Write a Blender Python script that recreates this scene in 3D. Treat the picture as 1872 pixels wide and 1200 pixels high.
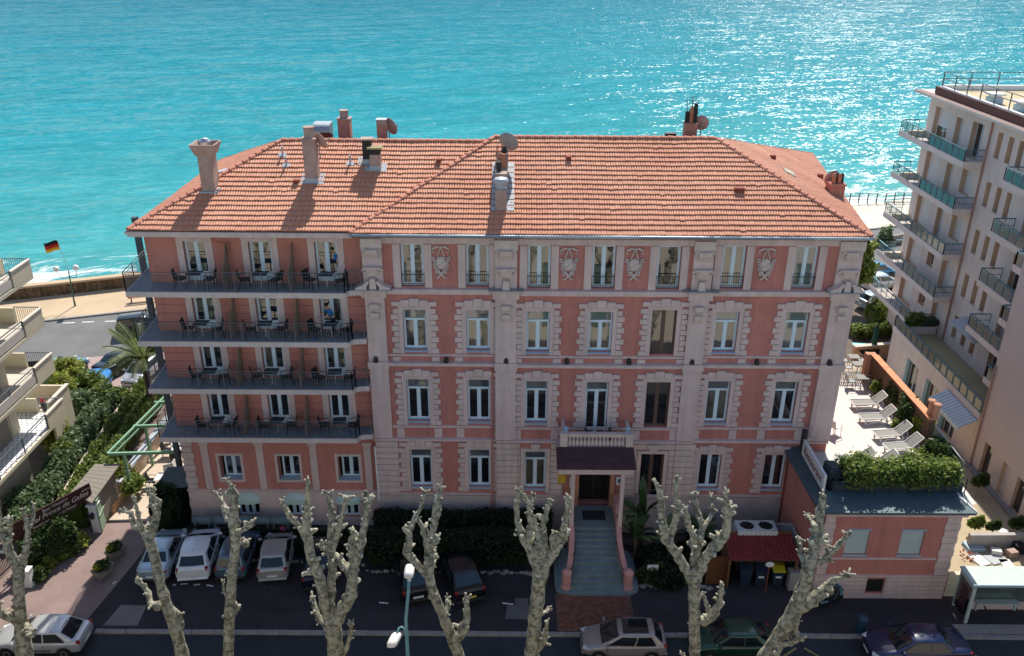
import bpy, bmesh, math, random
from mathutils import Vector, Matrix, noise as mnoise
R = math.radians
SC = bpy.context.scene
for o in list(bpy.data.objects): bpy.data.objects.remove(o)
COL = SC.collection

# ---------------------------------------------------------------- camera, world, sun, exposure
F, PITCH, HC, RHO = 1580.0, R(24.4), 30.0, 0.0065
cam_d = bpy.data.cameras.new('camera'); cam = bpy.data.objects.new('camera', cam_d); COL.objects.link(cam)
cam_d.sensor_width = 36.0; cam_d.lens = 36.0*F/1872.0; cam_d.clip_start = 0.5; cam_d.clip_end = 12000
cam.matrix_world = Matrix.Translation((0, 0, HC)) @ Matrix.Rotation(R(90)-PITCH, 4, 'X') @ Matrix.Rotation(RHO, 4, 'Z')
SC.camera = cam
SUN_EL, SUN_AZ = R(49), R(11)          # azimuth to the right of the +Y direction
W = bpy.data.worlds.new('World'); SC.world = W; W.use_nodes = True
nt = W.node_tree; bg = nt.nodes['Background']
sky = nt.nodes.new('ShaderNodeTexSky'); sky.sky_type = 'NISHITA'; sky.sun_disc = False
sky.sun_elevation = SUN_EL; sky.sun_rotation = SUN_AZ; sky.air_density = 1.0; sky.dust_density = 0.6; sky.ozone_density = 1.2
nt.links.new(sky.outputs[0], bg.inputs[0]); bg.inputs[1].default_value = 0.128
sun_d = bpy.data.lights.new('sun', 'SUN'); sun_d.energy = 5.0; sun_d.angle = R(0.5); sun_d.color = (1.0, 0.93, 0.83)
sun = bpy.data.objects.new('sun', sun_d); COL.objects.link(sun)
sdir = Vector((math.sin(SUN_AZ)*math.cos(SUN_EL), math.cos(SUN_AZ)*math.cos(SUN_EL), math.sin(SUN_EL)))
sun.rotation_euler = sdir.to_track_quat('Z', 'Y').to_euler(); sun.location = (20, 60, 60)
SC.view_settings.view_transform = 'Standard'; SC.view_settings.look = 'None'
SC.view_settings.exposure = 0.34; SC.view_settings.gamma = 1.0; SC.view_settings.use_curve_mapping = False
SC.render.engine = 'CYCLES'
SC.cycles.max_bounces = 5; SC.cycles.diffuse_bounces = 3; SC.cycles.glossy_bounces = 3; SC.cycles.transmission_bounces = 4
SC.cycles.transparent_max_bounces = 6; SC.cycles.sample_clamp_indirect = 4.0; SC.cycles.use_denoising = True

# ---------------------------------------------------------------- measuring: a point of the place from the survey photo
CP, SP = math.cos(PITCH), math.sin(PITCH)
def _ray(u, v):
    a, b = u-936, v-600
    u, v = a-RHO*b, b+RHO*a
    dx, dy = u/F, -v/F
    return dx, CP+dy*SP, -SP+dy*CP
def at_z(u, v, z=0.0):
    x, y, d = _ray(u, v); t = (z-HC)/d; return Vector((x*t, y*t, z))
def at_y(u, v, Y):
    x, y, d = _ray(u, v); t = Y/y; return Vector((x*t, Y, HC+d*t))
def at_x(u, v, X):
    x, y, d = _ray(u, v); t = X/x; return Vector((X, y*t, HC+d*t))

# ---------------------------------------------------------------- materials
def _n(nt, t, **k):
    n = nt.nodes.new(t)
    for a, b in k.items(): setattr(n, a, b)
    return n
MATS = {}
def mat(name, col, rough=0.8, var=0.12, scale=3.0, bump=0.0, bscale=30.0, metal=0.0, spec=0.4, isl=0.0, col2=None, stretch=(1, 1, 1), coat=0.0, detail=6.0, glob=False, streak=0.0):
    """procedural material: base colour broken by fractal noise (and by a random tone per loose piece), fine relief"""
    if name in MATS: return MATS[name]
    m = bpy.data.materials.new(name); m.use_nodes = True; nt = m.node_tree; L = nt.links.new
    b = nt.nodes['Principled BSDF']
    b.inputs['Roughness'].default_value = rough; b.inputs['Metallic'].default_value = metal
    b.inputs['Specular IOR Level'].default_value = spec
    if coat: b.inputs['Coat Weight'].default_value = coat; b.inputs['Coat Roughness'].default_value = 0.04
    tc = _n(nt, 'ShaderNodeTexCoord'); mp = _n(nt, 'ShaderNodeMapping'); mp.inputs['Scale'].default_value = stretch
    src = tc.outputs['Object']
    if glob:
        g = _n(nt, 'ShaderNodeNewGeometry'); src = g.outputs['Position']
    L(src, mp.inputs[0])
    nz = _n(nt, 'ShaderNodeTexNoise'); nz.inputs['Scale'].default_value = scale; nz.inputs['Detail'].default_value = detail; nz.inputs['Roughness'].default_value = 0.65
    L(mp.outputs[0], nz.inputs['Vector'])
    rmp = _n(nt, 'ShaderNodeValToRGB'); e = rmp.color_ramp.elements
    c2 = col2 if col2 else tuple(min(1, c*(1+var)) for c in col)
    c1 = col if col2 else tuple(c*(1-var) for c in col)
    e[0].position = 0.3; e[1].position = 0.7; e[0].color = (*c1, 1); e[1].color = (*c2, 1)
    L(nz.outputs['Fac'], rmp.inputs[0])
    out = rmp.outputs[0]
    if streak:                                            # rain streaks and faded patches running down the wall
        m3 = _n(nt, 'ShaderNodeMapping'); m3.inputs['Scale'].default_value = (2.6, 2.6, 0.22); L(src, m3.inputs[0])
        n3 = _n(nt, 'ShaderNodeTexNoise'); n3.inputs['Scale'].default_value = 1.0; n3.inputs['Detail'].default_value = 7; n3.inputs['Roughness'].default_value = 0.7; L(m3.outputs[0], n3.inputs['Vector'])
        r3 = _n(nt, 'ShaderNodeMapRange'); r3.inputs['From Min'].default_value = 0.30; r3.inputs['From Max'].default_value = 0.62; r3.inputs['To Min'].default_value = 1-streak; r3.inputs['To Max'].default_value = 1.04; L(n3.outputs['Fac'], r3.inputs['Value'])
        h3 = _n(nt, 'ShaderNodeHueSaturation'); L(r3.outputs[0], h3.inputs['Value']); L(out, h3.inputs['Color']); out = h3.outputs[0]
    if isl:
        gi = _n(nt, 'ShaderNodeNewGeometry'); hs = _n(nt, 'ShaderNodeHueSaturation'); mr = _n(nt, 'ShaderNodeMapRange')
        mr.inputs['To Min'].default_value = 1-isl; mr.inputs['To Max'].default_value = 1+isl
        L(gi.outputs['Random Per Island'], mr.inputs['Value']); L(mr.outputs[0], hs.inputs['Value']); L(out, hs.inputs['Color']); out = hs.outputs[0]
        mh = _n(nt, 'ShaderNodeMapRange'); mh.inputs['To Min'].default_value = 0.5-isl*0.045; mh.inputs['To Max'].default_value = 0.5+isl*0.045
        ml = _n(nt, 'ShaderNodeMath', operation='MULTIPLY'); ml.inputs[1].default_value = 7.13
        fr = _n(nt, 'ShaderNodeMath', operation='FRACT'); L(gi.outputs['Random Per Island'], ml.inputs[0]); L(ml.outputs[0], fr.inputs[0]); L(fr.outputs[0], mh.inputs['Value']); L(mh.outputs[0], hs.inputs['Hue'])
    L(out, b.inputs['Base Color'])
    if bump:
        n2 = _n(nt, 'ShaderNodeTexNoise'); n2.inputs['Scale'].default_value = bscale; n2.inputs['Detail'].default_value = 4
        bp = _n(nt, 'ShaderNodeBump'); bp.inputs['Strength'].default_value = bump; bp.inputs['Distance'].default_value = 0.02
        L(mp.outputs[0], n2.inputs['Vector']); L(n2.outputs['Fac'], bp.inputs['Height']); L(bp.outputs[0], b.inputs['Normal'])
    MATS[name] = m; return m
def glass(name, col=(0.01, 0.012, 0.015), rough=0.03, spec=1.0, col2=None, wob=0.15):
    m = mat(name, col, rough=rough, spec=spec, scale=1.2, col2=col2, bump=wob, bscale=0.9, detail=1.5)
    m.node_tree.nodes['Principled BSDF'].inputs['IOR'].default_value = 1.85
    return m

# ---------------------------------------------------------------- mesh building
ORG = {}
def org(o): return ORG.get(o.name, Vector((0, 0, 0))) if o else Vector((0, 0, 0))
class MB:
    def __init__(s): s.v = []; s.f = []
    def add(s, vs, fs):
        n = len(s.v); s.v += [tuple(p) for p in vs]; s.f += [tuple(i+n for i in f) for f in fs]; return s
    def box(s, x0, x1, y0, y1, z0, z1):
        return s.add([(x0, y0, z0), (x1, y0, z0), (x1, y1, z0), (x0, y1, z0), (x0, y0, z1), (x1, y0, z1), (x1, y1, z1), (x0, y1, z1)],
                     [(3, 2, 1, 0), (4, 5, 6, 7), (0, 1, 5, 4), (1, 2, 6, 5), (2, 3, 7, 6), (3, 0, 4, 7)])
    def cbox(s, c, d, rz=0.0, chamfer=0.0):
        ca, sa = math.cos(rz), math.sin(rz); hx, hy, hz = d[0]/2, d[1]/2, d[2]/2
        if chamfer:
            k = chamfer; vs = []
            for zz, ins in ((-hz, k), (-hz+k, 0), (hz-k, 0), (hz, k)):
                for a, b in ((-hx+ins, -hy+ins), (hx-ins, -hy+ins), (hx-ins, hy-ins), (-hx+ins, hy-ins)):
                    vs.append((c[0]+a*ca-b*sa, c[1]+a*sa+b*ca, c[2]+zz))
            fs = [(3, 2, 1, 0), (12, 13, 14, 15)]
            for r in range(3):
                for i in range(4): fs.append((r*4+i, r*4+(i+1) % 4, r*4+4+(i+1) % 4, r*4+4+i))
            return s.add(vs, fs)
        vs = []
        for zz in (-hz, hz):
            for a, b in ((-hx, -hy), (hx, -hy), (hx, hy), (-hx, hy)):
                vs.append((c[0]+a*ca-b*sa, c[1]+a*sa+b*ca, c[2]+zz))
        return s.add(vs, [(3, 2, 1, 0), (4, 5, 6, 7), (0, 1, 5, 4), (1, 2, 6, 5), (2, 3, 7, 6), (3, 0, 4, 7)])
    def bar(s, p, q, w, h, up=(0, 0, 1)):
        p, q = Vector(p), Vector(q); d = (q-p).normalized(); u = Vector(up)
        if abs(d.dot(u)) > 0.98: u = Vector((0, 1, 0))
        r = d.cross(u).normalized(); u = r.cross(d).normalized()
        vs = []
        for e in (p, q):
            for a, b in ((-1, -1), (1, -1), (1, 1), (-1, 1)): vs.append(e+r*(a*w/2)+u*(b*h/2))
        return s.add(vs, [(3, 2, 1, 0), (4, 5, 6, 7), (0, 1, 5, 4), (1, 2, 6, 5), (2, 3, 7, 6), (3, 0, 4, 7)])
    def tube(s, pts, rad, n=8, wob=0.0, seed=0):
        pts = [Vector(p) for p in pts]; m = len(pts)
        if not hasattr(rad, '__len__'): rad = [rad]*m
        prev = None; vs = []; fs = []
        for i, p in enumerate(pts):
            d = (pts[min(i+1, m-1)]-pts[max(i-1, 0)]).normalized()
            if prev is None:
                prev = Vector((0, 1, 0)) if abs(d.y) < 0.9 else Vector((1, 0, 0))
            r = (prev-d*prev.dot(d)).normalized(); prev = r; u = d.cross(r)
            for k in range(n):
                a = 2*math.pi*k/n; rr = rad[i]
                o = r*math.cos(a)+u*math.sin(a)
                if wob: rr *= 1+wob*mnoise.noise(p*3.0+o*1.3+Vector((seed, 0, 0)))
                vs.append(p+o*rr)
        for i in range(m-1):
            for k in range(n): fs.append((i*n+k, i*n+(k+1) % n, (i+1)*n+(k+1) % n, (i+1)*n+k))
        fs.append(tuple(reversed(range(n)))); fs.append(tuple((m-1)*n+k for k in range(n)))
        return s.add(vs, fs)
    def lathe(s, prof, c=(0, 0, 0), n=16, sx=1.0, sy=1.0):
        vs = []; fs = []; m = len(prof)
        for r, z in prof:
            for k in range(n):
                a = 2*math.pi*k/n; vs.append((c[0]+r*math.cos(a)*sx, c[1]+r*math.sin(a)*sy, c[2]+z))
        for i in range(m-1):
            for k in range(n): fs.append((i*n+k, i*n+(k+1) % n, (i+1)*n+(k+1) % n, (i+1)*n+k))
        fs.append(tuple(reversed(range(n)))); fs.append(tuple((m-1)*n+k for k in range(n)))
        return s.add(vs, fs)
    def prism(s, poly, lo, hi, ax='z'):
        """extrude polygon (2D) between lo and hi along axis: z -> (x,y), y -> (x,z), x -> (y,z)"""
        n = len(poly); vs = []
        for e in (lo, hi):
            for a, b in poly:
                vs.append((a, b, e) if ax == 'z' else (a, e, b) if ax == 'y' else (e, a, b))
        ar = sum(poly[i][0]*poly[(i+1) % n][1]-poly[(i+1) % n][0]*poly[i][1] for i in range(n))
        flip = (ar < 0) != (ax == 'y')
        fs = [tuple(reversed(range(n))), tuple(range(n, 2*n))]+[(i, (i+1) % n, n+(i+1) % n, n+i) for i in range(n)]
        if flip: fs = [tuple(reversed(f)) for f in fs]
        return s.add(vs, fs)
    def poly(s, pts): return s.add(pts, [tuple(range(len(pts)))])
    def slab(s, pts, t):
        """polygon in space given thickness t downwards"""
        n = len(pts); vs = [tuple(p) for p in pts]+[(p[0], p[1], p[2]-t) for p in pts]
        return s.add(vs, [tuple(range(n)), tuple(reversed(range(n, 2*n)))]+[(i, n+i, n+(i+1) % n, (i+1) % n) for i in range(n)])
    def ball(s, c, r, sub=1, wob=0.0, seed=0, sz=(1, 1, 1)):
        bm = bmesh.new(); bmesh.ops.create_icosphere(bm, subdivisions=sub, radius=1.0)
        bm.verts.index_update()
        vs = []
        for p in bm.verts:
            k = r*(1+wob*mnoise.noise(p.co*1.7+Vector((seed*3.7, seed, 0))))
            vs.append((c[0]+p.co.x*k*sz[0], c[1]+p.co.y*k*sz[1], c[2]+p.co.z*k*sz[2]))
        fs = [tuple(x.index for x in f.verts) for f in bm.faces]; bm.free()
        return s.add(vs, fs)
    def mesh(s, name, o=Vector((0, 0, 0)), smooth=False):
        me = bpy.data.meshes.new(name)
        me.from_pydata([(p[0]-o[0], p[1]-o[1], p[2]-o[2]) for p in s.v], [], s.f); me.update()
        if smooth: me.polygons.foreach_set('use_smooth', [True]*len(me.polygons))
        return me
    def build(s, name, m, parent=None, smooth=False, loc=None, label=None, kind=None, sub=0, bevel=0.0, autos=None):
        """one mesh object.  loc=None: vertices are in place coordinates; else vertices are local and loc is in the parent's frame"""
        o0 = org(parent) if loc is None else Vector((0, 0, 0))
        o = bpy.data.objects.new(name, s.mesh(name, o0, smooth)); COL.objects.link(o)
        if m: o.data.materials.append(m)
        if parent: o.parent = parent
        if loc is not None: o.location = loc
        ORG[o.name] = o0
        if label: o['label'] = label
        if kind: o['kind'] = kind
        if bevel:
            b = o.modifiers.new('bevel', 'BEVEL'); b.width = bevel; b.segments = 2; b.limit_method = 'ANGLE'
        if sub:
            b = o.modifiers.new('sub', 'SUBSURF'); b.levels = sub; b.render_levels = sub
        return o
def thing(name, label, cat, loc=(0, 0, 0), rz=0.0, group=None, local=False):
    o = bpy.data.objects.new(name, None); COL.objects.link(o); o.empty_display_size = 0.2
    o.location = loc; o.rotation_euler = (0, 0, rz); ORG[o.name] = Vector((0, 0, 0)) if local else Vector(loc)
    tag(o, label, cat, group); return o
def tag(o, label, cat, group=None):
    o['label'] = label; o['category'] = cat
    if group: o['group'] = group
    return o
def solo(name, mb, m, label, cat, group=None, smooth=False, **k):
    o = mb.build(name, m, None, smooth, **k); return tag(o, label, cat, group)
def struct(name, mb, m, smooth=False): return mb.build(name, m, None, smooth, kind='structure')
def dup(root, label=None, loc=None, rz=None, parent=None):
    c = root.copy(); COL.objects.link(c)
    if parent is not None: c.parent = parent
    if loc is not None: c.location = loc
    if rz is not None: c.rotation_euler = (0, 0, rz)
    if label: c['label'] = label
    for ch in list(root.children): dup(ch, parent=c)
    return c
def text_mesh(name, s, size, m, parent, mtx, ext=0.004, align='CENTER', sh=0.0, sx=1.0):
    cu = bpy.data.curves.new(name, 'FONT'); cu.body = s; cu.size = size; cu.extrude = ext; cu.align_x = align; cu.align_y = 'CENTER'; cu.shear = sh
    t = bpy.data.objects.new(name+'_tmp', cu); COL.objects.link(t)
    dg = bpy.context.evaluated_depsgraph_get(); me = bpy.data.meshes.new_from_object(t.evaluated_get(dg)); bpy.data.objects.remove(t)
    me.transform(Matrix.Diagonal((sx, 1, 1, 1))); me.transform(mtx)
    if parent: me.transform(Matrix.Translation(-org(parent)))
    o = bpy.data.objects.new(name, me); COL.objects.link(o); me.materials.clear(); me.materials.append(m)
    if parent: o.parent = parent
    return o
rnd = random.Random(7)
def lerp(a, b, t): return a+(b-a)*t
# ---------------------------------------------------------------- palette (base colours as in plain light)
PINK = mat('pink_stucco', (0.545, 0.218, 0.176), 0.9, 0.09, 0.9, 0.25, 60, streak=.20)
WINGPINK = mat('wing_stucco', (0.55, 0.225, 0.175), 0.9, 0.07, 0.8, 0.25, 60, streak=.16)
TRIM = mat('pale_pink_trim', (0.685, 0.525, 0.478), 0.85, 0.08, 1.1, 0.2, 50, streak=.17)
TRIMW = mat('warm_trim', (0.685, 0.54, 0.475), 0.85, 0.08, 1.4, 0.2, 50, streak=.18)
RELIEF = mat('relief_stucco', (0.66, 0.54, 0.48), 0.85, 0.12, 4, 0.2, 50)
CREAM = mat('cream_trim', (0.70, 0.56, 0.47), 0.8, 0.07, 2)
FRAME = mat('skylit_white_paint', (0.68, 0.81, 0.87), 0.45, 0.04, 4)  # blue of the skylight on white frames put into the base colour
SILL = mat('grey_blue_sill', (0.38, 0.51, 0.60), 0.6, 0.10, 5)
BROWNFR = mat('brown_window_frame', (0.13, 0.08, 0.06), 0.5, 0.1, 5)
GLASS = [glass('pane_dark', (0.010, 0.012, 0.016)), glass('pane_deep', (0.02, 0.018, 0.02), col2=(0.006, 0.008, 0.01)),
         glass('pane_net_curtain', (0.13, 0.12, 0.085), col2=(0.05, 0.048, 0.035)), glass('pane_grey', (0.06, 0.065, 0.07), col2=(0.02, 0.02, 0.022))]
FANLIGHT = glass('fanlight_pane', (0.05, 0.075, 0.09), col2=(0.11, 0.14, 0.15))
IRON = mat('dark_iron', (0.045, 0.055, 0.06), 0.5, 0.15, 8, metal=0.3)
STEEL = mat('blue_grey_steel', (0.07, 0.10, 0.125), 0.45, 0.15, 4, metal=0.3)
RAILP = mat('grey_rail_paint', (0.13, 0.155, 0.165), 0.5, 0.12, 6, metal=0.3)
DECK = mat('balcony_deck', (0.235, 0.265, 0.30), 0.7, 0.14, 2)
DECKEDGE = mat('balcony_edge', (0.64, 0.54, 0.49), 0.85, 0.1, 3)
SCREEN = mat('screen_fabric', (0.26, 0.21, 0.155), 0.85, 0.15, 6)
TILE = mat('roof_tile', (0.54, 0.225, 0.13), 0.65, 0.2, 0.35, 0.3, 25, isl=0.06, col2=(0.63, 0.305, 0.19))
TILED = mat('hip_tile', (0.44, 0.17, 0.10), 0.85, 0.2, 2, 0.3, 25, isl=0.18, col2=(0.60, 0.28, 0.18))
UNDER = mat('roof_underlay', (0.10, 0.045, 0.035), 0.9, 0.2, 2)
ZINC = mat('zinc_gutter', (0.30, 0.34, 0.37), 0.45, 0.15, 3, metal=0.4)
LEAD = mat('lead_flashing', (0.40, 0.44, 0.47), 0.5, 0.12, 3)
CHIM = mat('chimney_render', (0.42, 0.30, 0.25), 0.9, 0.22, 2.2, 0.3, 40)
CHIMP = mat('chimney_pink', (0.52, 0.235, 0.17), 0.9, 0.2, 2.5, 0.3, 40)
TERRA = mat('terracotta', (0.50, 0.20, 0.11), 0.8, 0.2, 5)
SOOT = mat('sooty_metal', (0.03, 0.028, 0.028), 0.7, 0.3, 6)
DISHM = mat('dish_grey', (0.30, 0.29, 0.28), 0.6, 0.12, 3)
DISHP = mat('dish_pinkish', (0.48, 0.31, 0.26), 0.6, 0.12, 3)
DARKRED = mat('vent_tile', (0.25, 0.06, 0.035), 0.85, 0.15, 5)
SLATE = mat('porch_slate', (0.075, 0.035, 0.045), 0.75, 0.3, 3, 0.3, 30)
STEP = mat('stair_stone', (0.19, 0.245, 0.255), 0.85, 0.18, 2.5, 0.3, 40)
STAIRW = mat('stair_wall_pink', (0.60, 0.30, 0.26), 0.85, 0.1, 2)
DOORO = mat('door_reveal_orange', (0.45, 0.215, 0.13), 0.8, 0.1, 3)
BLACKI = mat('dark_interior', (0.012, 0.011, 0.012), 0.9, 0.3, 2)
WHITE = mat('white_paint', (0.78, 0.78, 0.76), 0.5, 0.05, 3)
WHITEP = mat('white_plastic', (0.74, 0.73, 0.70), 0.45, 0.06, 3)
MINT = mat('mint_awning', (0.52, 0.68, 0.61), 0.8, 0.08, 3)
ASPH = mat('asphalt', (0.045, 0.048, 0.056), 0.9, 0.35, 0.35, 0.5, 60, glob=True)
ASPHN = mat('street_asphalt', (0.028, 0.036, 0.045), 0.9, 0.38, 0.3, 0.5, 60, glob=True)
ASPHS = mat('sea_road_asphalt', (0.15, 0.152, 0.15), 0.9, 0.16, 0.35, 0.3, 60, glob=True)
PAVE = mat('parking_tarmac_red', (0.036, 0.032, 0.038), 0.9, 0.40, 0.35, 0.4, 60, glob=True)
PAVEL = mat('drive_red_paving', (0.245, 0.178, 0.162), 0.9, 0.22, 0.4, 0.3, 50, glob=True)
PROM = mat('promenade_sand', (0.50, 0.385, 0.25), 0.9, 0.12, 0.4, 0.2, 40, glob=True)
PROMW = mat('promenade_pale', (0.62, 0.57, 0.47), 0.9, 0.1, 0.3, 0.2, 40, glob=True)
KERB = mat('kerb_stone', (0.27, 0.26, 0.25), 0.9, 0.15, 3)
BRICKP = mat('red_paver', (0.21, 0.085, 0.055), 0.9, 0.15, 4, 0.3, 40, isl=0.25)
GROUNDM = mat('bare_ground', (0.13, 0.105, 0.08), 0.95, 0.25, 0.7, 0.4, 20, glob=True)
TERR = mat('terrace_paving', (0.56, 0.46, 0.36), 0.9, 0.1, 0.8, glob=True)
DECKW = mat('white_terrace_paving', (0.66, 0.60, 0.56), 0.85, 0.06, 0.8)
LINEW = mat('road_paint', (0.62, 0.62, 0.60), 0.8, 0.25, 6)
LINEY = mat('yellow_paint', (0.35, 0.28, 0.10), 0.85, 0.3, 6)
SEAWALL = mat('sea_wall_stone', (0.15, 0.105, 0.06), 0.95, 0.55, 1.5, 0.8, 6)
RBWALL = mat('apartment_render', (0.71, 0.625, 0.565), 0.9, 0.05, 0.5, 0.1, 40, streak=.10)
RBTRIM = mat('apartment_slab', (0.72, 0.645, 0.59), 0.9, 0.06, 1)
RBREV = mat('apartment_reveal', (0.62, 0.45, 0.31), 0.9, 0.06, 1)  # tan of bounced light on the reveals put into their colour
RBRAIL = mat('teal_rail', (0.075, 0.19, 0.235), 0.45, 0.1, 4, metal=0.2)
RBGLASS = glass('balcony_glass', (0.07, 0.088, 0.088), 0.15, 0.6)
SHUT = mat('roller_shutter', (0.66, 0.67, 0.645), 0.7, 0.05, 2)
TANF = mat('tan_terrace', (0.42, 0.34, 0.20), 0.9, 0.12, 0.5)
LBWALL = mat('left_block_render', (0.62, 0.56, 0.42), 0.9, 0.07, 0.7)
LBFLOOR = mat('left_block_floor', (0.58, 0.53, 0.46), 0.9, 0.08, 0.7)
WTILE = mat('white_floor_tile', (0.72, 0.74, 0.76), 0.6, 0.05, 3)
GREENP = mat('pergola_green', (0.19, 0.36, 0.235), 0.55, 0.12, 4)
GATEG = mat('gate_green', (0.27, 0.38, 0.27), 0.6, 0.1, 4)
SHED = mat('weathered_boards', (0.24, 0.215, 0.18), 0.9, 0.15, 2, stretch=(1, 8, 1))
SIGNB = mat('sign_brown', (0.055, 0.018, 0.014), 0.5, 0.15, 3)
LETTER = mat('sign_lettering', (0.72, 0.66, 0.58), 0.6, 0.05, 3)
ORANGE = mat('orange_wall', (0.52, 0.26, 0.16), 0.9, 0.12, 1.5)
LOUNGE = mat('lounger_mesh', (0.27, 0.265, 0.24), 0.8, 0.06, 6)
BLACKC = mat('black_wicker', (0.014, 0.015, 0.02), 0.6, 0.25, 20)
TABLEB = mat('dark_table', (0.03, 0.045, 0.06), 0.6, 0.2, 6)
CHROME = mat('brushed_metal', (0.55, 0.56, 0.57), 0.3, 0.08, 6, metal=0.8)
TYRE = mat('tyre_rubber', (0.012, 0.012, 0.013), 0.9, 0.2, 10)
RIM = mat('wheel_rim', (0.38, 0.39, 0.40), 0.35, 0.1, 6, metal=0.7)
CARGL = glass('car_glass', (0.010, 0.015, 0.02), 0.04, 0.35, wob=0.05)
CARGLB = glass('car_glass_tinted', (0.012, 0.03, 0.038), 0.05, 0.4, wob=0.05)
TAIL = mat('tail_lamp_red', (0.30, 0.012, 0.012), 0.2, 0.1, 6, coat=0.6)
HEAD = mat('head_lamp', (0.55, 0.58, 0.60), 0.12, 0.1, 6, coat=0.8)
PLATE = mat('number_plate', (0.70, 0.70, 0.66), 0.5, 0.05, 6)
PLATEY = mat('yellow_plate', (0.66, 0.50, 0.06), 0.5, 0.05, 6)
PLASTIC = mat('dark_trim_plastic', (0.02, 0.021, 0.023), 0.6, 0.15, 10)
BARK = None
# ---------------------------------------------------------------- ground, sea, roads
CS = 0.36                                   # the coast runs obliquely: y grows with x
def coast(x, off=0.0): return 73.6+CS*(x+38.1)+off
XA, XB = -420.0, 420.0
struct('ground', MB().prism([(XA, -160), (XB, -160), (XB, coast(XB, 1.2)), (XA, coast(XA, 1.2))], -4.6, -0.16), GROUNDM)

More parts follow.
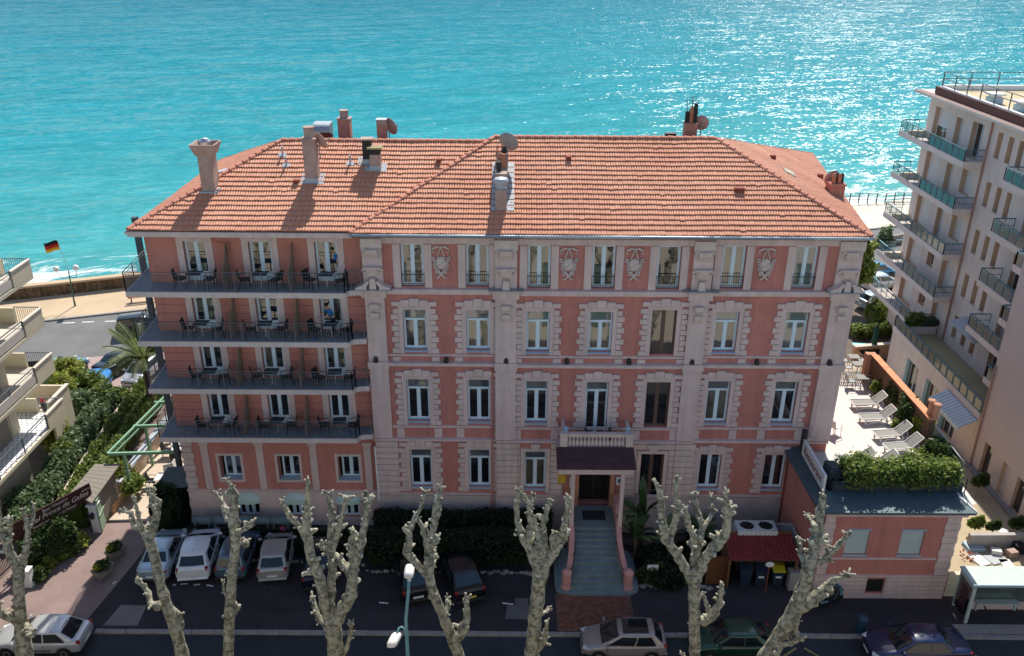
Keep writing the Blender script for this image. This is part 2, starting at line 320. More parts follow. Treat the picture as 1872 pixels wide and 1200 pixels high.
def sea_material():
    m = bpy.data.materials.new('sea_water'); m.use_nodes = True; nt = m.node_tree; L = nt.links.new
    b = nt.nodes['Principled BSDF']
    tc = _n(nt, 'ShaderNodeTexCoord'); sp = _n(nt, 'ShaderNodeSeparateXYZ'); L(tc.outputs['Object'], sp.inputs[0])
    def noise(scale, st, det=3, rough=0.6, dist=0.0):
        mp = _n(nt, 'ShaderNodeMapping'); mp.inputs['Scale'].default_value = st; L(tc.outputs['Object'], mp.inputs[0])
        n = _n(nt, 'ShaderNodeTexNoise'); n.inputs['Scale'].default_value = scale; n.inputs['Detail'].default_value = det
        n.inputs['Roughness'].default_value = rough; n.inputs['Distortion'].default_value = dist
        L(mp.outputs[0], n.inputs['Vector']); return n.outputs['Fac']
    def math_(op, a, b_=None, c=None):
        n = _n(nt, 'ShaderNodeMath', operation=op)
        for i, x in enumerate((a, b_, c)):
            if x is None: continue
            if isinstance(x, (int, float)): n.inputs[i].default_value = x
            else: L(x, n.inputs[i])
        return n.outputs[0]
    # depth of water -> colour
    wob = math_('MULTIPLY_ADD', noise(0.012, (1, 2.5, 1), 4), 90.0, -45.0)
    d = math_('ADD', sp.outputs['Y'], wob)
    mr = _n(nt, 'ShaderNodeMapRange'); mr.inputs['From Min'].default_value = 0; mr.inputs['From Max'].default_value = 430; L(d, mr.inputs['Value'])
    rp = _n(nt, 'ShaderNodeValToRGB'); L(mr.outputs[0], rp.inputs[0]); e = rp.color_ramp.elements
    e[0].position = 0.0; e[0].color = (0.105, 0.38, 0.37, 1)
    e[1].position = 1.0; e[1].color = (0.010, 0.175, 0.24, 1)
    for p_, c_ in ((0.06, (0.055, 0.325, 0.345, 1)), (0.20, (0.028, 0.27, 0.32, 1)), (0.5, (0.017, 0.225, 0.285, 1))):
        x = rp.color_ramp.elements.new(p_); x.color = c_
    # streaks and patches of paler water
    st = noise(0.05, (0.5, 2.2, 1), 6, 0.7, 0.6)
    mr2 = _n(nt, 'ShaderNodeMapRange'); mr2.inputs['From Min'].default_value = 0.35; mr2.inputs['From Max'].default_value = 0.7
    mr2.inputs['To Min'].default_value = 0.88; mr2.inputs['To Max'].default_value = 1.12; L(st, mr2.inputs['Value'])
    fine = noise(0.45, (0.45, 1.3, 1), 5, 0.7)
    mr3 = _n(nt, 'ShaderNodeMapRange'); mr3.inputs['From Min'].default_value = 0.3; mr3.inputs['From Max'].default_value = 0.75
    mr3.inputs['To Min'].default_value = 0.84; mr3.inputs['To Max'].default_value = 1.16; L(fine, mr3.inputs['Value'])
    hs = _n(nt, 'ShaderNodeHueSaturation'); L(rp.outputs[0], hs.inputs['Color']); L(math_('MULTIPLY', mr2.outputs[0], mr3.outputs[0]), hs.inputs['Value'])
    # foam: broken surf by the shore, a few white caps further out
    f1 = noise(0.16, (0.55, 1.5, 1), 8, 0.72, 0.8)
    mr4 = _n(nt, 'ShaderNodeMapRange'); mr4.inputs['From Min'].default_value = 0; mr4.inputs['From Max'].default_value = 34
    mr4.inputs['To Min'].default_value = 0.30; mr4.inputs['To Max'].default_value = 0.70; L(sp.outputs['Y'], mr4.inputs['Value'])
    foam = _n(nt, 'ShaderNodeMapRange'); L(math_('SUBTRACT', f1, mr4.outputs[0]), foam.inputs['Value'])
    foam.inputs['From Min'].default_value = 0.0; foam.inputs['From Max'].default_value = 0.10
    caps = noise(0.22, (0.35, 1.7, 1), 7, 0.75, 0.3)
    mr5 = _n(nt, 'ShaderNodeMapRange'); mr5.inputs['From Min'].default_value = 0.705; mr5.inputs['From Max'].default_value = 0.78; L(caps, mr5.inputs['Value'])
    fm = math_('MAXIMUM', foam.outputs[0], math_('MULTIPLY', mr5.outputs[0], 0.6))
    mx = _n(nt, 'ShaderNodeMix'); mx.data_type = 'RGBA'; L(fm, mx.inputs[0]); L(hs.outputs[0], mx.inputs[6]); mx.inputs[7].default_value = (0.78, 0.82, 0.80, 1)
    # light scattered up from the water body (hardly shaded by ripples) below a mirror-like rippled skin
    df = _n(nt, 'ShaderNodeBsdfDiffuse'); L(mx.outputs[2], df.inputs['Color']); gs = _n(nt, 'ShaderNodeBsdfGlossy'); gs.inputs['Roughness'].default_value = 0.20
    fr = _n(nt, 'ShaderNodeFresnel'); fr.inputs['IOR'].default_value = 1.333
    ms = _n(nt, 'ShaderNodeMixShader'); L(math_('MULTIPLY', math_('MULTIPLY_ADD', fm, -0.9, 1.0), math_('MULTIPLY', fr.outputs[0], 0.23)), ms.inputs[0]); L(df.outputs[0], ms.inputs[1]); L(gs.outputs[0], ms.inputs[2]); L(ms.outputs[0], nt.nodes['Material Output'].inputs[0])
    # facet slopes of the wind sea, taken straight from vector noise so that far water keeps its sparkle
    tot = None
    for sc_, st_, amp in ((0.07, (0.5, 1.6, 1), 0.45), (0.30, (0.6, 1.4, 1), 0.85), (1.2, (0.75, 1.2, 1), 1.15)):
        mp = _n(nt, 'ShaderNodeMapping'); mp.inputs['Scale'].default_value = st_; L(tc.outputs['Object'], mp.inputs[0])
        n = _n(nt, 'ShaderNodeTexNoise'); n.inputs['Scale'].default_value = sc_; n.inputs['Detail'].default_value = 3; n.inputs['Roughness'].default_value = 0.55; L(mp.outputs[0], n.inputs['Vector'])
        v1 = _n(nt, 'ShaderNodeVectorMath', operation='SUBTRACT'); v1.inputs[1].default_value = (0.5, 0.5, 0.5); L(n.outputs['Color'], v1.inputs[0])
        v2 = _n(nt, 'ShaderNodeVectorMath', operation='MULTIPLY'); v2.inputs[1].default_value = (amp*1.0, amp, 0); L(v1.outputs[0], v2.inputs[0])
        if tot is None: tot = v2.outputs[0]
        else:
            ad = _n(nt, 'ShaderNodeVectorMath', operation='ADD'); L(tot, ad.inputs[0]); L(v2.outputs[0], ad.inputs[1]); tot = ad.outputs[0]
    ad = _n(nt, 'ShaderNodeVectorMath', operation='ADD'); L(tot, ad.inputs[0]); ad.inputs[1].default_value = (-0.25, -0.08, 1)   # mean facet tilt, mostly sideways, put in to shift the sun glitter right
    nv = _n(nt, 'ShaderNodeVectorMath', operation='NORMALIZE'); L(ad.outputs[0], nv.inputs[0]); vt = _n(nt, 'ShaderNodeVectorTransform', vector_type='NORMAL', convert_from='OBJECT', convert_to='WORLD'); L(nv.outputs[0], vt.inputs[0]); L(vt.outputs[0], gs.inputs['Normal']); L(vt.outputs[0], fr.inputs['Normal'])
    sc3 = _n(nt, 'ShaderNodeVectorMath', operation='MULTIPLY_ADD'); L(vt.outputs[0], sc3.inputs[0]); sc3.inputs[1].default_value = (0.4, 0.4, 0.4); sc3.inputs[2].default_value = (0, 0, 0.6); L(sc3.outputs[0], df.inputs['Normal'])
    return m
ca = math.atan(CS)
sea = MB(); xs = [-6000, -800, -300, -120, 0, 120, 300, 800, 6000]; ys = [-4, 60, 150, 300, 600, 1500, 4000, 9000]
sea.add([(x, y, 0) for y in ys for x in xs], [(j*9+i, j*9+i+1, j*9+i+10, j*9+i+9) for j in range(len(ys)-1) for i in range(8)])
so = sea.build('sea', sea_material(), None, kind='structure', loc=(0, coast(0), -3.0)); so.rotation_euler = (0, 0, ca)

def strip(name, x0, x1, f0, f1, z, m, t=0.0):
    """ground strip that follows the coast direction between two lines y=f(x)"""
    p = [(x0, f0(x0), z), (x1, f0(x1), z), (x1, f1(x1), z), (x0, f1(x0), z)]
    mb = MB()
    if t: mb.slab(p, t)
    else: mb.poly(p)
    return struct(name, mb, m)
kf = lambda x: 67.6+0.335*(x+38)           # far kerb of the sea road
kn = lambda x: 60.2+0.20*(x+33) if x < 0 else 66.8+0.335*x   # near kerb
strip('sea_road', -140, 0, kn, kf, -0.02, ASPHS)
strip('sea_road', 0, 160, kn, kf, -0.02, ASPHS)
strip('promenade', -140, 10, kf, lambda x: coast(x, 0.9), 0.10, PROM, 0.2)
strip('promenade', 10, 160, kf, lambda x: coast(x, 0.9), 0.10, PROMW, 0.2)
strip('promenade_kerb', -140, 160, lambda x: kf(x)-0.28, lambda x: kf(x)-0.002, 0.105, KERB, 0.2)
# sea wall: parapet of rough stone with a pale coping
wl = thing('sea_wall', 'brown rough stone sea wall with a pale coping beside the promenade and surf', 'wall', (-40, coast(-40), 0))
mb = MB(); mc = MB(); r2 = random.Random(3)
x = -120.0
while x < 20:
    w_ = r2.uniform(0.3, 0.6)
    for k in range(4):
        a = [(x, coast(x, 0.0+r2.uniform(-.05, .05)), 0.08+k*0.52), (x+w_-0.04, coast(x+w_-0.04, r2.uniform(-.05, .05)), 0.08+k*0.52)]
        mb.prism([(a[0][0], a[0][1]), (a[1][0], a[1][1]), (a[1][0], a[1][1]+0.55), (a[0][0], a[0][1]+0.55)], 0.05+k*0.262, 0.05+k*0.262+0.25)
    x += w_
mb.build('wall_stone', SEAWALL, wl, kind='stuff')
p = [(-120, coast(-120, -.08), 1.28), (20, coast(20, -.08), 1.28), (20, coast(20, .72), 1.28), (-120, coast(-120, .72), 1.28)]
mc.slab(p, 0.18).build('coping', PROM, wl)
# near street, kerb, pavement, parking
struct('street', MB().poly([(-60, 12, -0.10), (60, 12, -0.10), (60, 31.1, -0.10), (-60, 31.1, -0.10)]), ASPHN)
struct('opposite_pavement', MB().slab([(-60, 6, 0.03), (60, 6, 0.03), (60, 24.9, 0.03), (-60, 24.9, 0.03)], 0.14), ASPH)
kb = MB().poly([(-60, 31.1, -0.09), (60, 31.1, -0.09), (60, 31.4, -0.09), (-60, 31.4, -0.09)]).build('kerb', KERB, kind='structure')
ks = MB().cbox((0, 0, 0), (1.02, 0.24, 0.14), 0, 0.015).mesh('kerb_stone'); ks.materials.append(KERB)
for i in range(52):
    o = bpy.data.objects.new('kerb_stone', ks); COL.objects.link(o); o.parent = kb; o.location = (-27+i*1.04+rnd.uniform(-.01, .01), 31.23+rnd.uniform(-.012, .012), -0.055+rnd.uniform(-.008, .008))
def ground_patch(name, pts, z, m):
    return struct(name, MB().poly([(p[0], p[1], z) for p in pts]), m)
ground_patch('parking_lot', [(-20.4, 31.35), (24, 31.35), (24, 36.2), (2, 38.2), (-19.4, 38.2), (-19.9, 34.5)], 0.0, PAVE)
ground_patch('driveway', [(-34, 31.35), (-20.1, 31.35), (-19.5, 35), (-19.1, 38.2), (-18.2, 56), (-27.0, 56), (-26.5, 40.2), (-29, 36), (-34, 35)], -0.006, PAVEL)
ground_patch('garden_terrace', [(-22.9, 39.6), (-17.8, 39.6), (-17.8, 56), (-23.2, 56)], 0.004, TERR)
ground_patch('concrete_patch', [at_z(228, 1116).xy, at_z(275, 1116).xy, at_z(258, 1153).xy, at_z(196, 1153).xy], 0.005, mat('old_concrete', (0.20, 0.18, 0.175), 0.9, 0.12, 1.5))
ground_patch('tarmac_patch', [at_z(948, 1094).xy, at_z(972, 1094).xy, at_z(972, 1107).xy, at_z(980, 1107).xy, at_z(980, 1132).xy, at_z(930, 1132).xy, at_z(934, 1107).xy, at_z(948, 1107).xy], 0.005, mat('pale_tarmac', (0.13, 0.125, 0.125), 0.9, 0.12, 1.5))
ground_patch('pavement', [(6.0, 31.37), (40, 31.37), (40, 33.9), (14, 35.2), (6.0, 34.4)], 0.006, mat('dark_pavement', (0.042, 0.034, 0.04), 0.9, 0.18, 0.6, 0.4, 60, glob=True))
# brick apron before the stairs
ap = struct('brick_apron', MB().poly([(2.25, 31.37, 0.008), (6.0, 31.37, 0.008), (6.0, 34.0, 0.008), (2.25, 34.0, 0.008)]), mat('mortar', (0.10, 0.085, 0.075), 0.9, 0.1, 5))
mb = MB(); 
for j in range(20):
    for i in range(16):
        xx = 2.28+i*0.232+(0.116 if j % 2 else 0)
        if xx > 5.85: continue
        mb.cbox((xx+.105, 31.46+j*0.125, 0.013+rnd.uniform(-.004, .004)), (0.21, 0.108, 0.03))
mb.build('paving_brick', BRICKP, ap, kind='stuff')
# iron drain grating in the gutter
dg = thing('drain_grate', 'barred iron drain grate in the gutter beside the pale concrete patch', 'drain', at_z(300, 1165, -0.1))
c = at_z(300, 1165, -0.1); mb = MB().box(c.x-.62, c.x+.62, c.y-.26, c.y-.22, -.099, -.075).box(c.x-.62, c.x+.62, c.y+.22, c.y+.26, -.099, -.075); mb.build('grate_frame', IRON, dg)
for i in range(9):
    MB().box(c.x-.56+i*.135, c.x-.50+i*.135, c.y-.22, c.y+.22, -.099, -.08).build('grate_bar', IRON, dg)
# lane dashes of the sea road and bay marks of the car park
mb = MB()
for (u, v) in ((126, 601), (161, 599), (203, 597)):
    a = at_z(u-11, v+.6, -0.016); b = at_z(u+11, v-.6, -0.016); d = (b-a).normalized(); nrm = Vector((-d.y, d.x, 0))*0.09
    struct('lane_mark', MB().poly([a-nrm, b-nrm, b+nrm, a+nrm]), LINEW)
for (u0, v0, u1, v1) in ((336, 1076, 350, 1075), (322, 1078, 328, 1077), (360, 1077, 372, 1076), (384, 1077, 396, 1079), (212, 1078, 218, 1072), (268, 1079, 276, 1078), (925, 1103, 945, 1105), (700, 1105, 716, 1106)):
    a, b = at_z(u0, v0, 0.006), at_z(u1, v1, 0.006); d = (b-a).normalized(); nrm = Vector((-d.y, d.x, 0))*0.05
    struct('bay_mark', MB().poly([a-nrm, b-nrm, b+nrm, a+nrm]), LINEW)
for (u0, v0, u1, v1) in ((1432, 1200, 1463, 1178), (1478, 1178, 1515, 1199), (1760, 1199, 1775, 1186), (1790, 1188, 1830, 1199)):
    a, b = at_z(u0, v0, -0.094), at_z(u1, v1, -0.094); d = (b-a).normalized(); nrm = Vector((-d.y, d.x, 0))*0.05
    struct('zigzag_mark', MB().poly([a-nrm, b-nrm, b+nrm, a+nrm]), LINEY)
# pink forecourt where the far cars stand, behind the garden
ground_patch('sea_side_car_park', [(-34, 52.2), (-18, 52.2), (-18, 60.9+1.8), (-34, 60.0)], -0.012, mat('pinkish_car_park', (0.36, 0.27, 0.25), 0.9, 0.1, 0.5, 0.2, 40, glob=True))
ground_patch('yard', [(21.7, 33.9), (40, 33.9), (40, 60), (23, 60)], 0.002, mat('tan_yard', (0.44, 0.36, 0.24), 0.9, 0.12, 0.6, glob=True))
# small wear of the street: manhole cover, a bottle cap of litter, worn tar seams
t = thing('manhole_cover', 'round iron manhole cover in the dark car park before the low hedge', 'manhole cover', at_z(690, 1080, 0)); c = at_z(660, 1125, 0.01)
MB().lathe([(.02, 0), (.34, 0), (.34, .012), (.02, .012)], c, 24).build('cover_plate', IRON, t); MB().lathe([(.35, 0), (.42, 0), (.42, .008), (.35, .008)], c, 24).build('cover_ring', IRON, t)
TAR = mat('tar_seam', (0.016, 0.016, 0.018), 0.7, 0.2, 3); rs = random.Random(8)
for (x0, y0, x1, y1) in ((-19, 33.2, -8, 32.6), (-7, 34.6, 1.5, 33.9), (-3, 31.6, -2.2, 35.2), (7, 32.6, 20, 32.9), (-12.6, 31.6, -12.2, 34.2)):
    n = 14; vs = []
    for k in range(n+1): x, y = lerp(x0, x1, k/n)+rs.uniform(-.06, .06), lerp(y0, y1, k/n)+rs.uniform(-.06, .06); w_ = rs.uniform(.012, .03); dx, dy = (y1-y0), -(x1-x0); l_ = math.hypot(dx, dy); vs += [(x-dx/l_*w_, y-dy/l_*w_, 0.0105), (x+dx/l_*w_, y+dy/l_*w_, 0.0105)]
    struct('tar_seam', MB().add(vs, [(2*k, 2*k+1, 2*k+3, 2*k+2) for k in range(n)]), TAR)
# ---------------------------------------------------------------- the hotel
HT = thing('hotel', 'large pink hotel with pale stucco trim and a red tiled hip roof by the sea', 'building', (4, 45, 0))
YF, YC, YW = 39.0, 38.88, 39.4             # planes of side bays, middle bays and wing
BAYX = [-4.80, -1.68, 1.28, 4.37, 7.48, 10.60, 14.05]
def yof(x): return YC if -0.8 < x < 9.5 else YF
def wall_panel(mb, x0, x1, z0, z1, Y, ops, depth=0.3):
    xs = sorted({x0, x1}|{o[0] for o in ops}|{o[1] for o in ops}); zs = sorted({z0, z1}|{o[2] for o in ops}|{o[3] for o in ops})
    inside = lambda x, z: any(o[0] < x < o[1] and o[2] < z < o[3] for o in ops)
    for a, b in zip(xs, xs[1:]):
        for c, d in zip(zs, zs[1:]):
            if not inside((a+b)/2, (c+d)/2): mb.add([(a, Y, c), (b, Y, c), (b, Y, d), (a, Y, d)], [(0, 1, 2, 3)])
    for a, b, c, d in ops:
        D = Y+depth
        mb.add([(a, Y, c), (a, D, c), (a, D, d), (a, Y, d)], [(0, 1, 2, 3)]); mb.add([(b, Y, c), (b, Y, d), (b, D, d), (b, D, c)], [(0, 1, 2, 3)])
        mb.add([(a, Y, d), (a, D, d), (b, D, d), (b, Y, d)], [(0, 1, 2, 3)]); mb.add([(a, Y, c), (b, Y, c), (b, D, c), (a, D, c)], [(0, 1, 2, 3)])
def pick(r): return GLASS[r.choice([0, 0, 1, 1, 2, 3])]
wr = random.Random(11)
def window(x, z0, z1, w, Y, parent=None, fan=0.0, fr=FRAME, leafs=2, door=0.0, panes=None, bar=0.07, name='window'):
    """casement window in a wall plane Y (its face set back 0.2); frame is the part, panes are its sub-parts"""
    yy = Y+0.20; h = z1-z0; mb = MB(); b = bar
    mb.box(x-w/2, x-w/2+b, yy, yy+.07, z0, z1).box(x+w/2-b, x+w/2, yy, yy+.07, z0, z1)
    mb.box(x-w/2+b, x+w/2-b, yy, yy+.07, z1-b, z1).box(x-w/2+b, x+w/2-b, yy, yy+.07, z0, z0+b*1.2)
    zt = z1-b
    if fan:
        zt = z1-fan; mb.box(x-w/2+b, x+w/2-b, yy-.012, yy+.07, zt-.045, zt+.045); zt -= .045
    zb = z0+b*1.2
    if door: mb.box(x-w/2+b, x+w/2-b, yy+.012, yy+.05, zb, zb+door); zb += door
    lw = (w-2*b)/leafs
    for i in range(leafs-1):
        xm = x-w/2+b+lw*(i+1); mb.box(xm-.065, xm+.065, yy-.01, yy+.07, zb, zt)
    for i in range(leafs):
        xa = x-w/2+b+lw*i+(0.065 if i else 0); xb = x-w/2+b+lw*(i+1)-(0.065 if i < leafs-1 else 0)
        s = .035; mb.box(xa, xa+s, yy+.008, yy+.055, zb, zt).box(xb-s, xb, yy+.008, yy+.055, zb, zt).box(xa+s, xb-s, yy+.008, yy+.055, zt-s, zt).box(xa+s, xb-s, yy+.008, yy+.055, zb, zb+s)
    f = mb.build(name, fr, parent or HT)
    for i in range(leafs):
        xa = x-w/2+b+lw*i+(0.065 if i else 0); xb = x-w/2+b+lw*(i+1)-(0.065 if i < leafs-1 else 0)
        g = panes if panes else pick(wr)
        MB().box(xa+.03, xb-.03, yy+.026, yy+.036, zb+.03, zt-.03).build('pane', g, f)
    if fan: MB().box(x-w/2+b-.005, x+w/2-b+.005, yy+.03, yy+.04, zt+.08, z1-b+.005).build('pane', FANLIGHT, f)
    return f
# openings of the main front
OPS = {'L': [], 'C': [], 'R': []}
def region(x): return 'L' if x < -0.8 else 'C' if x < 9.55 else 'R'
WINS = []
for i, x in enumerate(BAYX):
    dz = -0.09*i/6
    g2, g1, g0, ga = (11.10, 13.28), (6.99, 9.43), (2.89, 5.25), (14.50, 16.67)
    stair = i == 4; w = 1.16
    if stair: g2, g1, g0, w = (10.95, 13.40), (6.75, 9.42), (2.2, 5.15), 1.22
    if i == 3: g1 = (6.05, 9.40)
    if i >= 5: g0 = (2.89, 5.05)
    ga = (ga[0], ga[1])
    WINS.append((i, x, w, g2, g1, g0, ga))
    ww = w+0.02
    for z0, z1 in (g2, g1): OPS[region(x)].append((x-ww/2, x+ww/2, z0, z1))
    if i != 3: OPS[region(x)].append((x-ww/2, x+ww/2, g0[0], g0[1]))
    OPS[region(x)].append((x-.56, x+.56, ga[0], ga[1]))
OPS['C'].append((3.62, 5.28, 2.0, 4.75))   # entrance
for k, (a, b, Y) in {'L': (-7.2, -0.8, YF), 'C': (-0.8, 9.55, YC), 'R': (9.55, 16.62, YF)}.items():
    mb = MB(); wall_panel(mb, a, b, 0.0, 17.25, Y, OPS[k], 0.42)
    if k == 'C': mb.add([(a, Y, 0), (a, YF, 0), (a, YF, 17.2), (a, Y, 17.2)], [(0, 1, 2, 3)]); mb.add([(b, Y, 0), (b, Y, 17.2), (b, YF, 17.2), (b, YF, 0)], [(0, 1, 2, 3)])
    mb.build('main_wall', PINK, HT)
mb = MB().add([(16.62, 39, 0), (19.4, 55.8, 0), (19.4, 55.8, 17.3), (16.62, 39, 17.3)], [(0, 1, 2, 3)])
mb.add([(19.4, 55.8, 0), (-17.9, 53, 0), (-17.9, 53, 17.3), (19.4, 55.8, 17.3)], [(0, 1, 2, 3)])
mb.add([(-17.9, 53, 0), (-17.65, 39.4, 0), (-17.65, 39.4, 17.3), (-17.9, 53, 17.3)], [(0, 1, 2, 3)]).build('outer_wall', PINK, HT)
mb = MB().box(-17.4, 16.4, 40.0, 40.05, 0, 17.2).build('interior', BLACKI, HT)
# windows, surrounds
nblk = 0
def surround(x, Y, z0, z1, w, zlow, individually):
    """flat architrave, toothed side blocks and stepped head blocks"""
    mb = MB(); a = w/2; t = 0.22
    mb.box(x-a-t, x-a, Y-.055, Y+.02, zlow, z1).box(x+a, x+a+t, Y-.055, Y+.02, zlow, z1).box(x-a-t, x+a+t, Y-.055, Y+.02, z1, z1+.20)
    s = mb.build('window_surround', TRIM, HT)
    joined = MB(); n = int(round((z1+.08-zlow)/0.30)); h = (z1+.08-zlow)/n
    for sd in (-1, 1):
        for k in range(n):
            wd = 0.36 if k % 2 == 0 else 0.24
            xa, xb = x+sd*(a+t+.004), x+sd*(a+t+wd)
            b_ = MB().cbox(((xa+xb)/2, Y-.035+.0, zlow+h*(k+.5)), (abs(xb-xa), .13, h-.03), 0, .018) if individually else joined.cbox(((xa+xb)/2, Y-.035, zlow+h*(k+.5)), (abs(xb-xa), .13, h-.03), 0, .018)
            if individually: b_.build('block', TRIM, s)
    half = a+t+.30; edges = [-half, -half*.62, -half*.22, half*.22, half*.62, half]; tops = [.44, .53, .62, .53, .44]
    for k in range(5):
        xa, xb = x+edges[k]+.008, x+edges[k+1]-.008
        zb = z1+.206; zt = z1+tops[k]
        if k in (0, 4): zb = z1+.10; xa, xb = (x-half, x-half*.62-.008) if k == 0 else (x+half*.62+.008, x+half)
        zb = max(zb, z1+.206) if k not in (0, 4) else z1+.206
        b_ = (MB() if individually else joined).cbox(((xa+xb)/2, Y-.05, (zb+zt)/2), (xb-xa, .17, zt-zb), 0, .02)
        if individually: b_.build('block', TRIM, s)
    if not individually: joined.build('block', TRIM, s, kind='stuff')
for i, x, w, g2, g1, g0, ga in WINS:
    Y = yof(x); stair = i == 4
    for fl, g in ((2, g2), (1, g1), (0, g0)):
        if fl == 0 and i == 3: continue
        if stair: window(x, g[0], g[1], w, Y, fr=BROWNFR, leafs=2, panes=GLASS[1] if fl else GLASS[0], bar=.05)
        else:
            dr = 0.55 if (i == 3 and fl == 1) else 0.0
            fan = 0.58 if not (fl == 0 and i >= 5) else 0.0
            pn = None
            if fl == 2: pn = GLASS[3] if i in (0, 5) else GLASS[2]
            if fl == 0: pn = GLASS[0]
            if fl == 0 and i == 2: pn = GLASS[2]
            if fl == 2 and i == 6: pn = FANLIGHT
            if fl == 1: pn = GLASS[1] if i != 5 else GLASS[2]
            window(x, g[0], g[1], w, Y, fan=fan, panes=pn, door=0.0)
            if not (fl == 1 and i == 3): MB().prism([(Y-.10, g[0]-.10), (Y+.2, g[0]-.10), (Y+.2, g[0]+.02), (Y-.10, g[0]-.05)], x-w/2-.06, x+w/2+.06, 'x').build('sill', SILL, HT)
        low = {2: 10.90, 1: 6.75, 0: 2.62}[fl]
        if fl == 1 and i == 3: low = 6.75
        if fl == 0 and i in (2, 4): 
            MB().box(x-w/2-.2, x-w/2, Y-.09, Y+.02, low, g[1]).box(x+w/2, x+w/2+.2, Y-.09, Y+.02, low, g[1]).box(x-w/2-.2, x+w/2+.2, Y-.09, Y+.02, g[1], g[1]+.18).build('window_surround', TRIMW, HT)
            continue
        surround(x, Y, g[0], g[1], w, low, fl > 0)
        # pedestals below the surround
        if fl: 
            zz = {2: (10.46, 10.70), 1: (5.99, 6.55)}[fl]
            for sd in (-1, 1):
                if fl == 1 and i == 3: continue
                MB().box(x+sd*.98-.2, x+sd*.98+.2, Y-.05, Y+.02, zz[0]+.003, zz[1]-.003).build('pedestal', TRIM, HT)
    # attic: french window, jamb strips, low iron rail
    pn = [GLASS[3], GLASS[3], GLASS[2], GLASS[1], GLASS[0], GLASS[2], FANLIGHT][i]
    window(x, ga[0], ga[1], 1.10, Y, fan=0.0, panes=pn, leafs=2 if i != 4 else 1, bar=.075)
    for sd in (-1, 1): MB().box(x+sd*.75-.18, x+sd*.75+.18, Y-.055, Y+.02, 14.445, 16.66).build('jamb_strip', TRIM, HT)
    mb = MB().box(x-.6, x+.6, Y-.02, Y+.01, 15.10, 15.135).box(x-.6, x+.6, Y-.02, Y+.01, 14.62, 14.645)
    for k in range(11): mb.box(x-.55+k*.11-.008, x-.55+k*.11+.008, Y-.012, Y+.004, 14.645, 15.10)
    mb.build('window_guard', IRON, HT)
# bands: frieze, attic cornice, belts, ledges, plinth
def band(x0, x1, z0, z1, out, m=TRIM, name='band', cap=0.0):
    for a, b, Y in ((-7.2, -0.8, YF), (-0.8, 9.55, YC), (9.55, 16.62, YF)):
        xa, xb = max(a, x0), min(b, x1)
        if xb-xa < .05: continue
        mb = MB().prism([(Y-out, z0+out*.45), (Y+.05, z0), (Y+.05, z1), (Y-out, z1-.03)], xa-(0.004 if xa > -7 else 0), xb, 'x')
        mb.build(name, m, HT)
band(-7.2, 16.62, 16.665, 17.02, .09, TRIM, 'frieze'); band(-7.2, 16.62, 17.022, 17.28, .30, TRIM, 'eave_cornice')
band(-7.2, 16.62, 14.06, 14.44, .22, TRIM, 'cornice')
band(-6.2, 15.55, 10.72, 10.88, .07, TRIM, 'sill_belt'); band(-7.2, 16.62, 10.16, 10.46, .24, TRIM, 'ledge')
band(-6.2, 15.55, 6.56, 6.73, .07, TRIM, 'sill_belt'); band(-7.2, 16.62, 5.75, 5.98, .17, TRIM, 'ledge')
band(-7.2, 3.3, 2.36, 2.5, .10, TRIM, 'plinth_belt'); band(5.6, 16.62, 2.36, 2.5, .10, TRIM, 'plinth_belt')
band(-7.2, 3.3, 0.0, 2.355, .06, mat('plinth_grey', (0.50, 0.42, 0.40), 0.9, 0.14, 1.2), 'plinth'); band(5.6, 16.62, 0.0, 2.355, .06, MATS['plinth_grey'], 'plinth')
